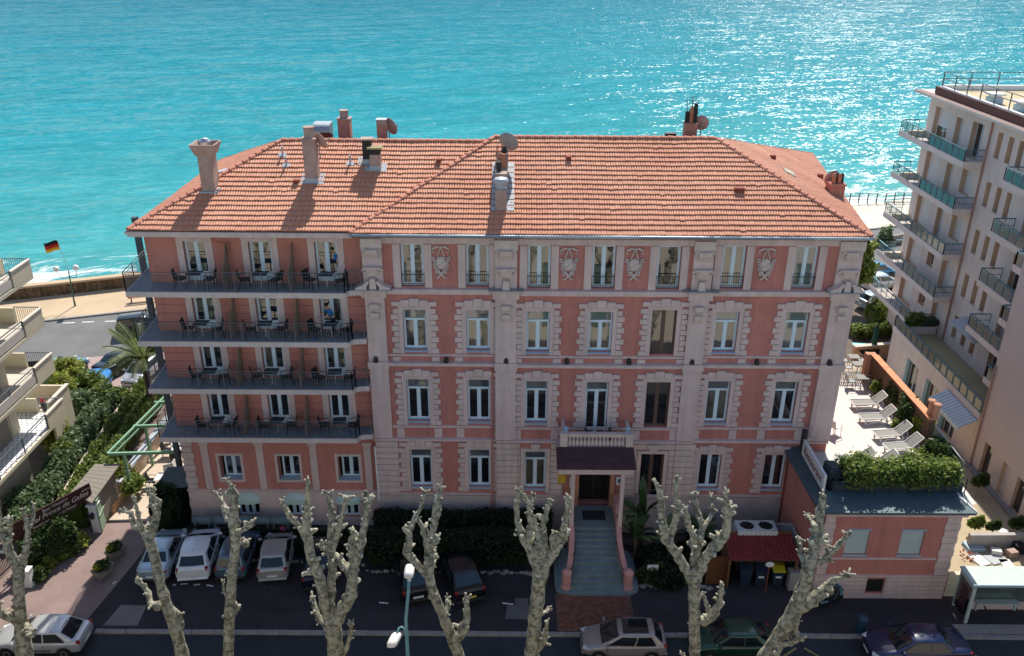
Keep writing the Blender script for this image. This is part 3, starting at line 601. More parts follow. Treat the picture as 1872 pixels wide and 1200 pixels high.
# pilasters with scroll consoles
PIL = [(-7.17, -6.22), (-0.82, 0.22), (8.62, 9.56), (15.52, 16.66)]
def volute(mb, c, r, t=.06, turns=1.6, sgn=1, n=14):
    pts = []
    for k in range(n+1):
        a = k/n*turns*2*math.pi; rr = r*(1-.72*k/n); pts.append((c[0]+sgn*rr*math.cos(a), c[1], c[2]+rr*math.sin(a)))
    mb.tube(pts, [t*(1-.4*k/n) for k in range(n+1)], 5)
for k, (a, b) in enumerate(PIL):
    Y = yof((a+b)/2)-.16; xm = (a+b)/2; y1 = Y+.2
    for z0, z1 in ((5.985, 10.155), (10.465, 14.055), (14.445, 16.66)): MB().box(a, b, Y, y1, z0, z1).build('pilaster', TRIM, HT)
    MB().box(a-.06, b+.06, Y-.12, y1, 10.12, 10.50).build('pilaster_band', TRIM, HT)
    MB().box(a-.12, b+.12, Y-.18, y1, 14.02, 14.48).build('pilaster_band', TRIM, HT)
    c = MB().box(a-.03, b+.03, Y-.10, y1, 16.5, 16.98)
    c.prism([(Y-.02, 15.95), (Y-.22, 16.25), (Y-.30, 16.5), (Y, 16.5)], xm-.30, xm+.30, 'x')
    volute(c, (xm-.3, Y-.14, 16.38), .15, .05, sgn=-1); volute(c, (xm+.3, Y-.14, 16.38), .15, .05)
    c.prism([(Y-.02, 15.0), (Y-.12, 15.2), (Y-.24, 15.52), (Y, 15.52)], xm-.27, xm+.27, 'x').box(xm-.42, xm+.42, Y-.28, Y, 15.525, 15.60)
    volute(c, (xm-.36, Y-.10, 15.38), .14, .05, sgn=-1); volute(c, (xm+.36, Y-.10, 15.38), .14, .05)
    for q in range(-2, 3): c.tube([(xm+q*.05, Y-.16, 15.45), (xm+q*.10, Y-.10, 15.15), (xm+q*.07, Y-.03, 14.95)], [.03, .035, .01], 5)
    for q in (-.2, -.07, .07, .2): c.box(xm+q-.015, xm+q+.015, Y-.03, Y+.01, 14.62, 15.0)
    c.build('console', RELIEF, HT, smooth=False)
    d = MB().prism([(Y-.02, 12.75), (Y-.16, 12.98), (Y-.20, 13.2), (Y, 13.2)], xm-.19, xm+.19, 'x').prism([(Y-.02, 13.28), (Y-.20, 13.42), (Y-.24, 13.68), (Y, 13.68)], xm-.21, xm+.21, 'x')
    volute(d, (xm-.2, Y-.10, 13.5), .10, .04, sgn=-1); volute(d, (xm+.2, Y-.10, 13.5), .10, .04); d.build('corbel', RELIEF, HT)
    # little broken pediment (outer) or flat hood (middle) on the cornice
    e = MB()
    if k in (0, 3):
        for sd in (-1, 1):
            e.prism([(xm+sd*.85, 14.47), (xm+sd*.85, 14.56), (xm+sd*.5, 14.72), (xm+sd*.22, 14.94), (xm+sd*.15, 14.86), (xm+sd*.3, 14.66), (xm+sd*.3, 14.47)], Y-.34, Y+.1, 'y')
        e.prism([(xm-.17, 14.485), (xm+.17, 14.485), (xm+.13, 15.02), (xm-.13, 15.02)], Y-.28, Y+.02, 'y')
        e.build('broken_pediment', RELIEF, HT)
        MB().box(xm-.92, xm+.92, Y-.40, Y+.1, 14.462, 14.49).build('lead_cap', ZINC, HT)
    else:
        MB().box(xm-.85, xm+.85, Y-.34, Y+.1, 14.482, 14.52).build('lead_cap', ZINC, HT)
        e.prism([(xm-.17, 14.525), (xm+.17, 14.525), (xm+.13, 14.98), (xm-.13, 14.98)], Y-.24, Y+.02, 'y').build('pediment_block', RELIEF, HT)
# stucco trophies between the attic windows
mb = MB()
for sd in (-1, 1):
    mb.tube([(0, 0, .86), (sd*.16, -.05, .92), (sd*.32, -.04, .82), (sd*.36, -.02, .70)], [.03, .06, .05, .02], 6)
    mb.tube([(sd*.36, -.02, .7), (sd*.30, -.04, .64), (sd*.24, -.02, .68)], [.04, .03, .02], 5)
    mb.tube([(sd*.02, -.03, .82), (sd*.10, -.04, .58), (sd*.16, -.04, .34)], [.035, .03, .035], 5)
    for q in range(7):
        z = .30-q*.13; l = .17+.05*math.sin(q*2.1)
        mb.tube([(sd*.24*(1-.08*q), -.04, z), (sd*(.34-.02*q), -.06, z+.06), (sd*(.27+l-.03*q), -.02, z+.12)], [.045, .05, .012], 5)
    mb.tube([(sd*.16, -.05, -.25), (sd*.02, -.06, -.5), (-sd*.16, -.04, -.72), (-sd*.26, -.02, -.70)], [.06, .055, .045, .02], 6)
mb.ball((0, -.01, .06), 1.0, 2, 0, 0, (.25, .11, .36)); mb.tube([(-.2, -.10, -.08), (0, -.15, .02), (.2, -.10, .2)], [.02, .03, .02], 5); mb.ball((0, -.04, .88), .07, 1)
trm = mb.mesh('trophy_relief', smooth=True); trm.materials.append(RELIEF)
for xx in (-3.42, 2.68, 5.82, 12.12):
    o = bpy.data.objects.new('trophy_relief', trm); COL.objects.link(o); o.parent = HT; o.location = Vector((xx, yof(xx)-.02, 15.66))-org(HT); o.scale = (1.12, 1, 0.98)
# rusticated ground floor: courses left corner, middle wings and the sides of the entrance
def courses(xa, xb, Y, z0, z1, n, m=TRIMW, hole=None, out=.07):
    h = (z1-z0)/n
    for k in range(n):
        za, zb = z0+h*k+.015, z0+h*(k+1)-.015
        segs = [(xa, xb)]
        if hole and zb > hole[2]-.0 and za < hole[3]: segs = [(xa, hole[0]), (hole[1], xb)]
        for a, b in segs:
            if b-a < .06: continue
            cuts = [a, b]
            if b-a > 1.3: cuts = [a, (a+b)/2+(0.2 if k % 2 else -.2), b]
            for p_, q_ in zip(cuts, cuts[1:]):
                MB().cbox(((p_+q_)/2, Y-out/2+.01, (za+zb)/2), (q_-p_-.024, out+.02, zb-za), 0, .015).build('stone_course', m, HT)
courses(-7.15, -5.96, YF, 2.5, 5.74, 9, TRIM)
courses(-0.80, 0.36, YC, 2.5, 5.74, 9)
courses(0.37, 2.75, YC, 2.5, 5.74, 9, hole=(1.28-.80, 1.28+.80, 2.5, 5.42))
courses(6.02, 8.62, YC, 2.5, 5.74, 9, hole=(7.48-.83, 7.48+.83, 2.2, 5.32))
courses(8.63, 9.72, YC, 2.5, 5.74, 9)
for x in (1.28, 7.48): MB().prism([(x-.18, 5.3), (x+.18, 5.3), (x+.28, 5.72), (x-.28, 5.72)], YC-.14, YC+.02, 'y').build('keystone', TRIMW, HT)
# dark spotlights standing on the ledge between the upper floors
for u in (687, 816, 926, 1037, 1151, 1266, 1385, 1518):
    p = at_y(u, 657, YF-.28); mb = MB().cbox((p.x, YF-.24, 10.53), (.22, .16, .12), 0, .02).prism([(p.x-.13, 10.58), (p.x+.13, 10.58), (p.x+.06, 10.78), (p.x-.06, 10.78)], YF-.33, YF-.18, 'y'); mb.build('spotlight', SOOT, HT)
# ------------- wing with four long balconies
WX0, WX1 = -17.65, -7.2
DX = [-15.28, -12.15, -8.98]
LEV = [14.46, 11.86, 9.22, 6.38]
ops = []
for zl in LEV:
    for x in DX: ops.append((x-.56, x+.56, zl+.04, zl+2.16))
GWX = [at_y(424, 853, YW).x, at_y(531, 854, YW).x, at_y(641, 856, YW).x]
for x in GWX: ops.append((x-.58, x+.58, 2.98, 4.52))
BWX = [at_y(459, 925, YW).x, at_y(546, 925, YW).x, at_y(641, 928, YW).x]
for x in BWX: ops.append((x-.62, x+.62, 0.55, 1.75))
mb = MB(); wall_panel(mb, WX0, WX1, 0.0, 17.1, YW, ops, 0.5); mb.build('wing_wall', WINGPINK, HT)
MB().box(WX0-.02, WX1, YW-.05, YW+.02, 0, .54).box(WX0-.02, BWX[0]-.62, YW-.05, YW+.02, .54, 2.2).box(BWX[0]+.62, BWX[1]-.62, YW-.05, YW+.02, .54, 2.2).box(BWX[1]+.62, BWX[2]-.62, YW-.05, YW+.02, .54, 2.2).box(BWX[2]+.62, WX1, YW-.05, YW+.02, .54, 2.2).box(BWX[0]-.62, BWX[0]+.62, YW-.05, YW+.02, 1.75, 2.2).box(BWX[1]-.62, BWX[1]+.62, YW-.05, YW+.02, 1.75, 2.2).box(BWX[2]-.62, BWX[2]+.62, YW-.05, YW+.02, 1.75, 2.2).build('wing_plinth', TRIM, HT)
MB().prism([(YW-.09, 2.24), (YW+.05, 2.2), (YW+.05, 2.36), (YW-.09, 2.33)], WX0-.05, WX1, 'x').build('wing_belt', TRIM, HT)
for k in range(8): MB().cbox((WX0+.30, YW-.03, 2.55+k*.39), (.64 if k % 2 else .52, .09, .36), 0, .015).build('stone_course', TRIM, HT)
for k in range(5): MB().cbox((WX0+.32, YW-.06, .2+k*.4), (.7 if k % 2 else .56, .09, .36), 0, .015).build('stone_course', TRIM, HT)
for u in (381, 481, 578, 677):
    x = at_y(u, 855, YW).x
    MB().box(x-.19, x+.19, YW-.07, YW+.02, 2.37, 5.2).build('wing_pilaster', TRIM, HT); MB().box(x-.26, x+.26, YW-.11, YW+.02, 5.2, 5.42).build('pilaster_capital', TRIM, HT)
for x in GWX:
    MB().box(x-.72, x-.58, YW-.05, YW+.02, 2.84, 4.66).box(x+.58, x+.72, YW-.05, YW+.02, 2.84, 4.66).box(x-.58, x+.58, YW-.05, YW+.02, 4.52, 4.66).box(x-.58, x+.58, YW-.05, YW+.02, 2.84, 2.98).build('window_surround', TRIM, HT)
    window(x+.06, 3.0, 4.50, 1.0, YW+.18, panes=GLASS[0])
    MB().prism([(YW+.01, 2.985), (YW+.4, 2.985), (YW+.4, 3.03), (YW+.01, 3.0)], x-.57, x+.57, 'x').build('sill', SILL, HT)
for x in BWX:
    window(x, .57, 1.74, 1.2, YW-.05, panes=GLASS[0], leafs=3)
    aw = MB(); n = 10
    for k in range(n):
        a0, a1 = math.pi*k/n, math.pi*(k+1)/n
        pts = [(x-.72*math.cos(a0), YW-.06, 1.55+.62*math.sin(a0)), (x-.72*math.cos(a1), YW-.06, 1.55+.62*math.sin(a1)), (x-.72*math.cos(a1), YW-.06-.24*math.sin(a1)-.03, 1.58+.30*math.sin(a1)), (x-.72*math.cos(a0), YW-.06-.24*math.sin(a0)-.03, 1.58+.30*math.sin(a0))]
        aw.poly(pts)
        aw.poly([pts[3], pts[2], (pts[2][0], pts[2][1], 1.55), (pts[3][0], pts[3][1], 1.55)])
    aw.build('dome_awning', MINT, HT)
for li, zl in enumerate(LEV):
    for x in DX:
        window(x, zl+.05, zl+2.15, 1.08, YW, panes=None if li else GLASS[0], door=.35, bar=.08, name='balcony_door')
        mb = MB().box(x-.86, x-.55, YW-.05, YW+.02, zl+.03, zl+2.36).box(x+.55, x+.86, YW-.05, YW+.02, zl+.03, zl+2.36).box(x-.55, x+.55, YW-.05, YW+.02, zl+2.14, zl+2.36); mb.build('door_surround', TRIM, HT)
    if li:                                   # scored stucco courses, joints recessed
        segs = [(WX0, DX[0]-.87), (DX[0]+.87, DX[1]-.87), (DX[1]+.87, DX[2]-.87), (DX[2]+.87, WX1)]
        for a, b in segs:
            for k in range(5):
                z0 = zl+.06+k*.455
                MB().cbox(((a+b)/2, YW-.012, z0+.2275), (b-a-.006, .05, .43), 0, .012).build('wall_course', WINGPINK, HT)
    yb = 38.12; xl = -18.42+(0.10*li); xr = -7.95
    out = [(xl, yb), (xr, yb), (xr+.12, yb+.32), (xr+.45, yb+.42), (WX1-.0, yb+.42), (WX1, YW), (WX0, YW), (WX0-.12, 47.0), (xl-.55, 47.0)]
    sl = MB().prism(out, zl-.27, zl-.004).build('balcony', DECKEDGE, HT)
    ins = [(xl+.06, yb+.06), (xr-.02, yb+.06), (xr+.10, yb+.36), (xr+.45, yb+.46), (WX1-.01, yb+.46), (WX1-.01, YW-.055), (WX0, YW-.055), (WX0-.12, 46.9), (xl-.49, 46.9)]
    MB().prism(ins, zl-.003, zl+.012).build('deck', DECK, sl)
    rail = MB(); post = []; bars = MB()
    line = [(xl-.5, 46.8), (xl+.03, yb+.03), (xr-.02, yb+.03), (xr+.10, yb+.34), (WX1-.05, yb+.44)]
    for (a, b), (c, d) in zip(line, line[1:]):
        L_ = math.hypot(c-a, d-b); n = max(1, round(L_/1.3)); 
        for hz in (1.0, .86): rail.tube([(a, b, zl+hz), (c, d, zl+hz)], .022 if hz == 1.0 else .012, 6)
        rail.tube([(a, b, zl+.10), (c, d, zl+.10)], .012, 5)
        for k in range(n+1):
            t = k/n; post.append((lerp(a, c, t), lerp(b, d, t)))
        nb = int(L_/.13)
        for k in range(1, nb):
            t = k/nb; x_, y_ = lerp(a, c, t), lerp(b, d, t); bars.box(x_-.007, x_+.007, y_-.007, y_+.007, zl+.10, zl+.86)
    rail.build('handrail', RAILP, sl); bars.build('baluster_bar', RAILP, sl, kind='stuff')
    for (a, b) in post: MB().box(a-.018, a+.018, b-.018, b+.018, zl-.16, zl+1.0).build('rail_post', RAILP, sl)
    for x in (-13.72, -10.58):
        MB().prism([(YW-.02, zl+.02), (yb+.12, zl+.02), (yb+.12, zl+1.0), (YW-.55, zl+1.55), (YW-.30, zl+2.05), (YW-.02, zl+2.12)], x-.012, x+.012, 'x').build('screen', SCREEN, sl)
        MB().tube([(x, YW-.02, zl+1.1), (x, yb+.1, zl+1.05)], .014, 5).build('screen_bar', RAILP, sl)
for yy in (41.9, 46.4):
    x = -19.05 if yy < 43 else -19.1
    MB().box(x-.13, x+.13, yy-.13, yy+.13, 0, 17.0 if yy < 43 else 14.2).build('steel_column', STEEL, HT)
    for zl in LEV: MB().box(x+.135, WX0-.1, yy-.1, yy+.1, zl-.52, zl-.275).build('steel_beam', STEEL, HT)
# small wall lamps between balcony doors
for zl in LEV[1:3]:
    for x in (-10.45,): MB().cbox((x, YW-.1, zl+2.05), (.18, .18, .16), 0, .02).build('wall_lamp', SOOT, HT)
p = at_y(385, 432, 38.7); MB().tube([(p.x, 38.55, 17.05), (p.x+.1, 38.75, 16.8), (p.x+.45, 39.2, 16.55), (p.x+.5, 39.33, 16.0)], .045, 8).build('gutter_pipe', TERRA, HT)
MB().tube([(-6.0-.55-.62, 38.93, 2.0), (-7.2, 38.93, 5.4)], .05, 8).build('downpipe', WHITE, HT)
MB().tube([(-1.0, 38.85, 1.2), (-.98, 38.85, 10.1)], .05, 8).build('downpipe', PINK, HT)
# hotel's pipe on the right corner near the terrace
MB().tube([(15.6, 38.72, 6.2), (15.75, 38.72, 9.0), (16.0, 38.72, 9.05)], .03, 6).build('downpipe', TRIM, HT)
# ---------------------------------------------------------------- roofs
rA, rB, rC, rD, rE = Vector((-7.62, 38.36, 17.34)), Vector((16.74, 38.36, 17.34)), Vector((-.95, 44.6, 20.56)), Vector((10.42, 44.6, 20.56)), Vector((19.5, 56.2, 17.15))
wF, wA, wG, wC, wI = Vector((-17.98, 38.55, 17.38)), Vector((-7.5, 38.55, 17.38)), Vector((-11.9, 44.55, 20.34)), Vector((-1.2, 44.55, 20.34)), Vector((-18.2, 53.5, 17.15))
def tile_face(eL, eR, tL, tR, row=0.345, colw=0.25, seed=0, fine=True):
    """one roof plane laid with separate double-roll tiles, lower lip of each row proud of the row below"""
    rr = random.Random(seed); mb = MB()
    e = (eR-eL).normalized(); nrm = e.cross((tL+tR)/2-eL); nrm = nrm.normalized(); s = nrm.cross(e).normalized()
    if nrm.z < 0: nrm = -nrm
    if s.z < 0: s = -s
    P = lambda a, h: eL+e*a+s*h
    W_ = (eR-eL).length; l_ = (tL-eL); r_ = (tR-eL); H = l_.dot(s); lx, rx = l_.dot(e), r_.dot(e); Hr = r_.dot(s)
    n = int(math.ceil(H/row)); sag = lambda a: 0.012*math.sin(a*.7+seed)+.008*math.sin(a*1.9)
    prof = [(0, 0), (.12, .030), (.25, .040), (.38, .030), (.5, 0.004), (.62, .030), (.75, .040), (.88, .030), (1, 0)]
    for j in range(n):
        h0 = j*row; h1 = min(h0+row*1.10, H)
        la, ra = lx*(h0/H), W_+(rx-W_)*(h0/H); lb, rb = lx*min(h1/H, 1), W_+(rx-W_)*min(h1/H, 1)
        i0 = int(math.floor(la/colw)); i1 = int(math.ceil(ra/colw)); off = rr.uniform(-.02, .02)
        for i in range(i0, i1):
            a0 = i*colw+off; dz = rr.uniform(-.006, .008); dh = rr.uniform(-.012, .012)
            if a0+colw < la or a0 > ra: continue
            if rr.random() < .012: dh -= .055; dz += .012          # a slipped tile here and there
            lo, hi, lip = [], [], []
            for (t, hh) in prof:
                a = a0+t*colw*.985
                al = min(max(a, la), ra); ah = min(max(a, lb), rb)
                sg = sag(al)
                lo.append(P(al, h0+dh)+nrm*(hh+.064+dz+sg)); hi.append(P(ah, h1+dh)+nrm*(hh*.8+.010+sg)); lip.append(P(al, h0+dh+.004)+nrm*(-.004+sg))
            m_ = len(prof)
            mb.add(lo+hi+lip, [(k, k+1, m_+k+1, m_+k) for k in range(m_-1)]+[(2*m_+k, 2*m_+k+1, k+1, k) for k in range(m_-1)])
    return mb
RF = MB().poly([rA, rB, rD, rC]).poly([rB, rE, rD]).poly([rA, rC, wC, wA]).poly([wF, wA, wC, wG]).poly([wI, wF, wG])
RF.poly([rD, rE, rC]).poly([rC, rE, wI]).poly([wG, wC, wI]).poly([wC, rC, wI])
RF.v = [(x, y, z-.05) for x, y, z in RF.v]; RF.build('roof_deck', UNDER, HT)
tile_face(rA, rB, rC, rD, seed=1).build('roof_tile_courses', TILE, HT, kind='stuff')
tile_face(wF, wA, wG, wC, seed=2).build('roof_tile_courses', TILE, HT, kind='stuff')
tile_face(rB, rE, rD, rD, seed=3).build('roof_tile_courses', TILE, HT, kind='stuff')
tile_face(wI, wF, wG, wG, seed=4).build('roof_tile_courses', TILE, HT, kind='stuff')
# hip and ridge caps, one half-round tile each
def caps(p, q, lift=.05, w=.15, ln=.40):
    p, q = Vector(p), Vector(q); d = (q-p); L_ = d.length; d.normalize(); n = int(L_/ln*1.0); r = d.cross(Vector((0, 0, 1))).normalized(); u = r.cross(d)
    for k in range(n):
        mb = MB(); a = p+d*(L_*k/n); b = p+d*(L_*(k+1)/n+.05); vs = []
        for e_, ww, ll in ((a, w*1.12, lift+.035), (b, w*.92, lift+.005)):
            for i in range(6):
                t = math.pi*i/5; vs.append(e_+r*(math.cos(t)*ww)+u*(math.sin(t)*ww*.62+ll-.05))
        mb.add(vs, [(i, i+1, 7+i, 6+i) for i in range(5)]+[tuple(range(6))])
        mb.build('ridge_tile', TILED, HT, smooth=False)
caps(rA+Vector((.05, .05, .02)), rC); caps(rB+Vector((-.05, .05, .02)), rD); caps(rC, rD); caps(wF+Vector((.05, .05, .02)), wG); caps(wG, wC)
# eaves: soffit, fascia, gutter
MB().box(-7.45, 16.66, 38.50, 39.0, 17.26, 17.30).build('soffit', CREAM, HT)
mb = MB()
for k in range(9):
    x0, x1 = -7.6+k*2.7, -7.6+(k+1)*2.7
    MB().tube([(x0, 38.29, 17.29), (min(x1, 16.72)-.01, 38.29, 17.29)], .085, 8).build('gutter', ZINC if k not in (3, 4, 8) else mat('pale_gutter', (0.42, 0.46, 0.48), 0.5, 0.1, 3), HT)
MB().box(-17.95, -7.55, 38.56, 39.4, 17.12, 17.26).build('soffit', CREAM, HT)
MB().box(-17.98, -7.52, 38.44, 38.555, 17.10, 17.33).build('fascia', TRIMW, HT)
MB().tube([(-18.1, 38.5, 17.28), (-7.5, 38.5, 17.26)], .07, 8).build('gutter', TRIM, HT)
MB().tube([(-18.05, 38.5, 17.3), (-18.3, 53.4, 17.05)], .07, 8).build('gutter', LEAD, HT)
MB().tube([(16.82, 38.4, 17.26), (19.6, 56.1, 17.08)], .07, 8).build('gutter', ZINC, HT)
# ---- what stands on the roof
def plane_z(x, y, wing):   # height of the front roof plane
    if wing: a, t = wF, (wG.z-wF.z)/(wG.y-wF.y)
    else: a, t = rA, (rC.z-rA.z)/(rC.y-rA.y)
    return a.z+t*(y-a.y)
def on_roof(u, v, wing):
    lo, hi = 38.0, 60.0
    for _ in range(40):
        m_ = (lo+hi)/2; p = at_y(u, v, m_)
        if p.z > plane_z(p.x, m_, wing): lo = m_
        else: hi = m_
    return at_y(u, v, lo)
def flashing(p, w, d, up=.5):
    t = .5
    MB().poly([(p.x-w, p.y-d, plane_z(0, p.y-d, p.x < -7 or p.y > 99)+.10), (p.x+w, p.y-d, plane_z(0, p.y-d, p.x < -7)+.10), (p.x+w, p.y+d, plane_z(0, p.y+d, p.x < -7)+.10), (p.x-w, p.y+d, plane_z(0, p.y+d, p.x < -7)+.10)]).build('flashing', LEAD, HT)
# flared chimney on the left hip
p = Vector((-16.15, 41.0, 18.2)); c = at_y(381, 338, 41.3); p = Vector((c.x, 41.3, 18.0)); h0 = 20.35
ch = MB().box(p.x-.33, p.x+.33, p.y-.40, p.y+.36, 17.9, h0).build('chimney', CHIM, HT)
v_ = []
for z, r_ in ((h0+.01, .42), (h0+.55, .60)):
    for a, b in ((-1, -1), (1, -1), (1, 1), (-1, 1)): v_.append((p.x+a*r_, p.y+b*r_, z))
for z, r_ in ((h0+.55, .53), (h0+.10, .36)):
    for a, b in ((-1, -1), (1, -1), (1, 1), (-1, 1)): v_.append((p.x+a*r_, p.y+b*r_, z))
fs = []
for q in range(3):
    for i in range(4): fs.append((q*4+i, q*4+(i+1) % 4, q*4+4+(i+1) % 4, q*4+4+i))
fs.append((12, 13, 14, 15)); MB().add(v_, fs).build('chimney_head', CHIM, ch)
MB().lathe([(.22, h0+.1), (.22, h0+.60), (.27, h0+.62), (.16, h0+.76), (.02, h0+.80)], (p.x, p.y, 0), 14).build('chimney_cowl', CHROME, ch)
MB().box(p.x-.46, p.x+.46, p.y-.5, p.y-.425, 17.9, 18.62).box(p.x+.405, p.x+.5, p.y-.4, p.y+.6, 18.3, 18.75).build('flashing', LEAD, ch)
def chimney(u, v, wing, w, d, h, m, name='chimney', pot=None, cap=None):
    p = on_roof(u, v, wing); y = p.y+d/2
    top = p.z+h
    o = MB().box(p.x-w/2, p.x+w/2, p.y, p.y+d, p.z-.4, top).build(name, m, HT)
    MB().box(p.x-w/2-.03, p.x+w/2+.03, p.y-.03, p.y-.002, p.z-.1, p.z+.30).poly([(p.x-w/2-.28, p.y-.10, plane_z(0, p.y-.1, wing)+.10), (p.x+w/2+.28, p.y-.10, plane_z(0, p.y-.1, wing)+.10), (p.x+w/2+.28, p.y+d, plane_z(0, p.y+d, wing)+.10), (p.x-w/2-.28, p.y+d, plane_z(0, p.y+d, wing)+.10)]).build('flashing', LEAD, o)
    return o, Vector((p.x, y, top))
o, t = chimney(567, 342, True, .62, .62, 2.15, CHIM)
MB().box(t.x-.36, t.x+.36, t.y-.36, t.y+.36, t.z+.002, t.z+.08).build('chimney_cap', CHIM, o); MB().lathe([(.25, .08), (.25, .52), (.28, .54), (.28, .60), (.05, .63)], t, 14).build('chimney_pot', CHIM, o)
dish1 = t+Vector((.5, .25, -.1))
o, t = chimney(683, 318, True, .52, .5, .85, CHIM)
MB().box(t.x-.36, t.x+.36, t.y-.34, t.y+.34, t.z+.28, t.z+.36).build('chimney_cap', mat('mossy_slab', (0.30, 0.25, 0.13), 0.9, 0.2, 4), o); MB().box(t.x-.24, t.x+.24, t.y-.22, t.y+.22, t.z+.002, t.z+.278).build('smoke_hole', SOOT, o)
o, t = chimney(668, 306, True, .42, .45, 1.25, SOOT); MB().box(t.x-.3, t.x+.3, t.y-.3, t.y+.3, t.z+.002, t.z+.07).build('chimney_cap', CHIM, o)
for (u, v) in ((520, 311), (637, 306), (513, 292)):
    p = on_roof(u, v, True); q = MB().tube([p+Vector((0, 0, -.05)), p+Vector((0, 0, .40)), p+Vector((0, -.06, .52))], .05, 8).build('vent_pipe', LEAD, HT)
    MB().poly([(p.x-.2, p.y-.15, plane_z(0, p.y-.15, True)+.11), (p.x+.2, p.y-.15, plane_z(0, p.y-.15, True)+.11), (p.x+.2, p.y+.1, plane_z(0, p.y+.1, True)+.11), (p.x-.2, p.y+.1, plane_z(0, p.y+.1, True)+.11)]).build('flashing', LEAD, q)
for (u, v, wing) in ((1036, 296, 0), (1345, 350, 0), (1353, 350, 0), (798, 304, 1), (538, 346, 1)):
    p = on_roof(u, v, wing); MB().box(p.x-.11, p.x+.11, p.y, p.y+.25, p.z-.1, p.z+.26).box(p.x-.14, p.x+.14, p.y-.03, p.y+.28, p.z+.262, p.z+.30).build('vent_tile', DARKRED, HT)
# on the right hip plane
def plane_pt(u, v, a, b, c):
    n = (b-a).cross(c-a); o_ = Vector((0, 0, HC)); d = Vector(_ray(u, v)); return o_+d*((a-o_).dot(n)/d.dot(n))
for (u, v) in ((1408, 287), (1495, 320)):
    p = plane_pt(u, v, rB, rE, rD); MB().box(p.x-.12, p.x+.14, p.y-.14, p.y+.14, p.z-.1, p.z+.28).build('vent_tile', DARKRED, HT)
p = plane_pt(1437, 311, rB, rE, rD); nn = (rE-rB).cross(rD-rB).normalized(); nn = nn if nn.z > 0 else -nn; ee = (rE-rB).normalized(); ss = nn.cross(ee)
q = [p+ee*a*.5+ss*b*.32+nn*.12 for a, b in ((-1, -1), (1, -1), (1, 1), (-1, 1))]; o = MB().slab(q, .12).build('skylight', ZINC, HT)
q = [p+ee*a*.42+ss*b*.24+nn*.128 for a, b in ((-1, -1), (1, -1), (1, 1), (-1, 1))]; MB().poly(q).build('pane', FANLIGHT, o)
p = plane_pt(398, 327, wI, wF, wG); MB().slab([p+Vector((a*.4, b*.3, a*.1+.2)) for a, b in ((-1, -1), (1, -1), (1, 1), (-1, 1))], .05).build('skylight', LEAD, HT)
# long chimney stack running up the front slope
a = on_roof(913, 388, False); b = on_roof(921, 315, False)
ys = [a.y, a.y+.75, a.y+.78, b.y+.1]
st = MB().box(a.x-.27, a.x+.27, a.y, a.y+.75, a.z-.4, a.z+1.05).build('chimney', CHIM, HT)
MB().lathe([(.33, 0), (.36, .06), (.36, .16), (.30, .24), (.1, .30)], (a.x, a.y+.35, a.z+1.30), 14).lathe([(.26, .0), (.26, .3)], (a.x, a.y+.35, a.z+1.0), 12).build('chimney_cap', LEAD, st)
MB().box(a.x-.28, a.x+.28, a.y+.76, b.y+.6, a.z-.2, b.z+.35).box(a.x-.3, a.x+.3, b.y-.6, b.y+.6, b.z, b.z+.75).build('stack', CHIM, st)
for k, (yy, hh, mm) in enumerate(((a.y+1.3, .5, SOOT), (a.y+1.9, .75, TERRA), (b.y-.4, .7, TERRA), (b.y+.2, .9, SOOT), (b.y+.3, .6, SOOT))):
    xx = a.x+(-.12, .1, -.1, .12, -.18)[k]; zz = b.z+.3; MB().lathe([(.13, -.3), (.12, hh*.7), (.15, hh*.72), (.15, hh*.8), (.09, hh)], (xx, yy, zz), 10).build('chimney_pot', mm, st)
MB().tube([(a.x-.2, b.y+.1, b.z+1.3), (a.x-.25, b.y, b.z+.7)], .03, 5).build('pipe', TERRA, st)
for sd, w_ in ((1, .35), (-1, .18)):
    n = 9
    for k in range(n):
        y0 = a.y-.05+(b.y+.6-a.y)*k/n; y1 = a.y-.05+(b.y+.6-a.y)*(k+.85)/n; x0, x1 = (a.x+.28, a.x+.28+w_) if sd > 0 else (a.x-.28-w_, a.x-.28)
        MB().poly([(x0, y0, plane_z(0, y0, 0)+.115), (x1, y0, plane_z(0, y0, 0)+.115), (x1, y1, plane_z(0, y1, 0)+.115), (x0, y1, plane_z(0, y1, 0)+.115)]).build('flashing', LEAD, st)
# chimneys behind the ridge
def back_chimney(u, v0, v1, w, d, m, Y):
    c = at_y(u, v1, Y); top = at_y(u, v0, Y).z
    return MB().box(c.x-w/2, c.x+w/2, Y, Y+d, 17.5, top).build('chimney', m, HT), Vector((c.x, Y+d/2, top))
o, t = back_chimney(626, 224, 262, .66, .6, CHIMP, 46.5); MB().box(t.x-.36, t.x+.36, t.y-.34, t.y+.34, t.z+.002, t.z+.07).build('chimney_cap', CHIM, o); MB().lathe([(.23, .07), (.23, .42), (.26, .43), (.26, .48)], t, 12).build('chimney_pot', CHIM, o)
o, t = back_chimney(694, 233, 262, .5, .5, CHIMP, 46.2); MB().box(t.x-.25, t.x+.25, t.y-.25, t.y+.25, t.z+.002, t.z+.26).build('chimney_pot', CHIM, o); MB().box(t.x-.28, t.x+.28, t.y-.28, t.y+.28, t.z+.262, t.z+.31).build('chimney_cap', LEAD, o)
dish2 = t+Vector((.42, .4, -.15))
o, t = back_chimney(588, 246, 262, .8, .5, DARKRED, 46.3)
hd = MB(); n = 8; pr = [(t.y-.7+.45*(1-math.cos(math.pi*k/n/2)), t.z+.05+.42*math.sin(math.pi*k/n/2)) for k in range(n+1)]
hd.prism(pr+[(t.y+.3, t.z+.47), (t.y+.3, t.z-.2), (t.y-.2, t.z-.1)], t.x-.48, t.x+.42, 'x').build('duct_hood', ZINC, o)
o, t = back_chimney(1258, 222, 244, .65, .6, CHIMP, 46.3)
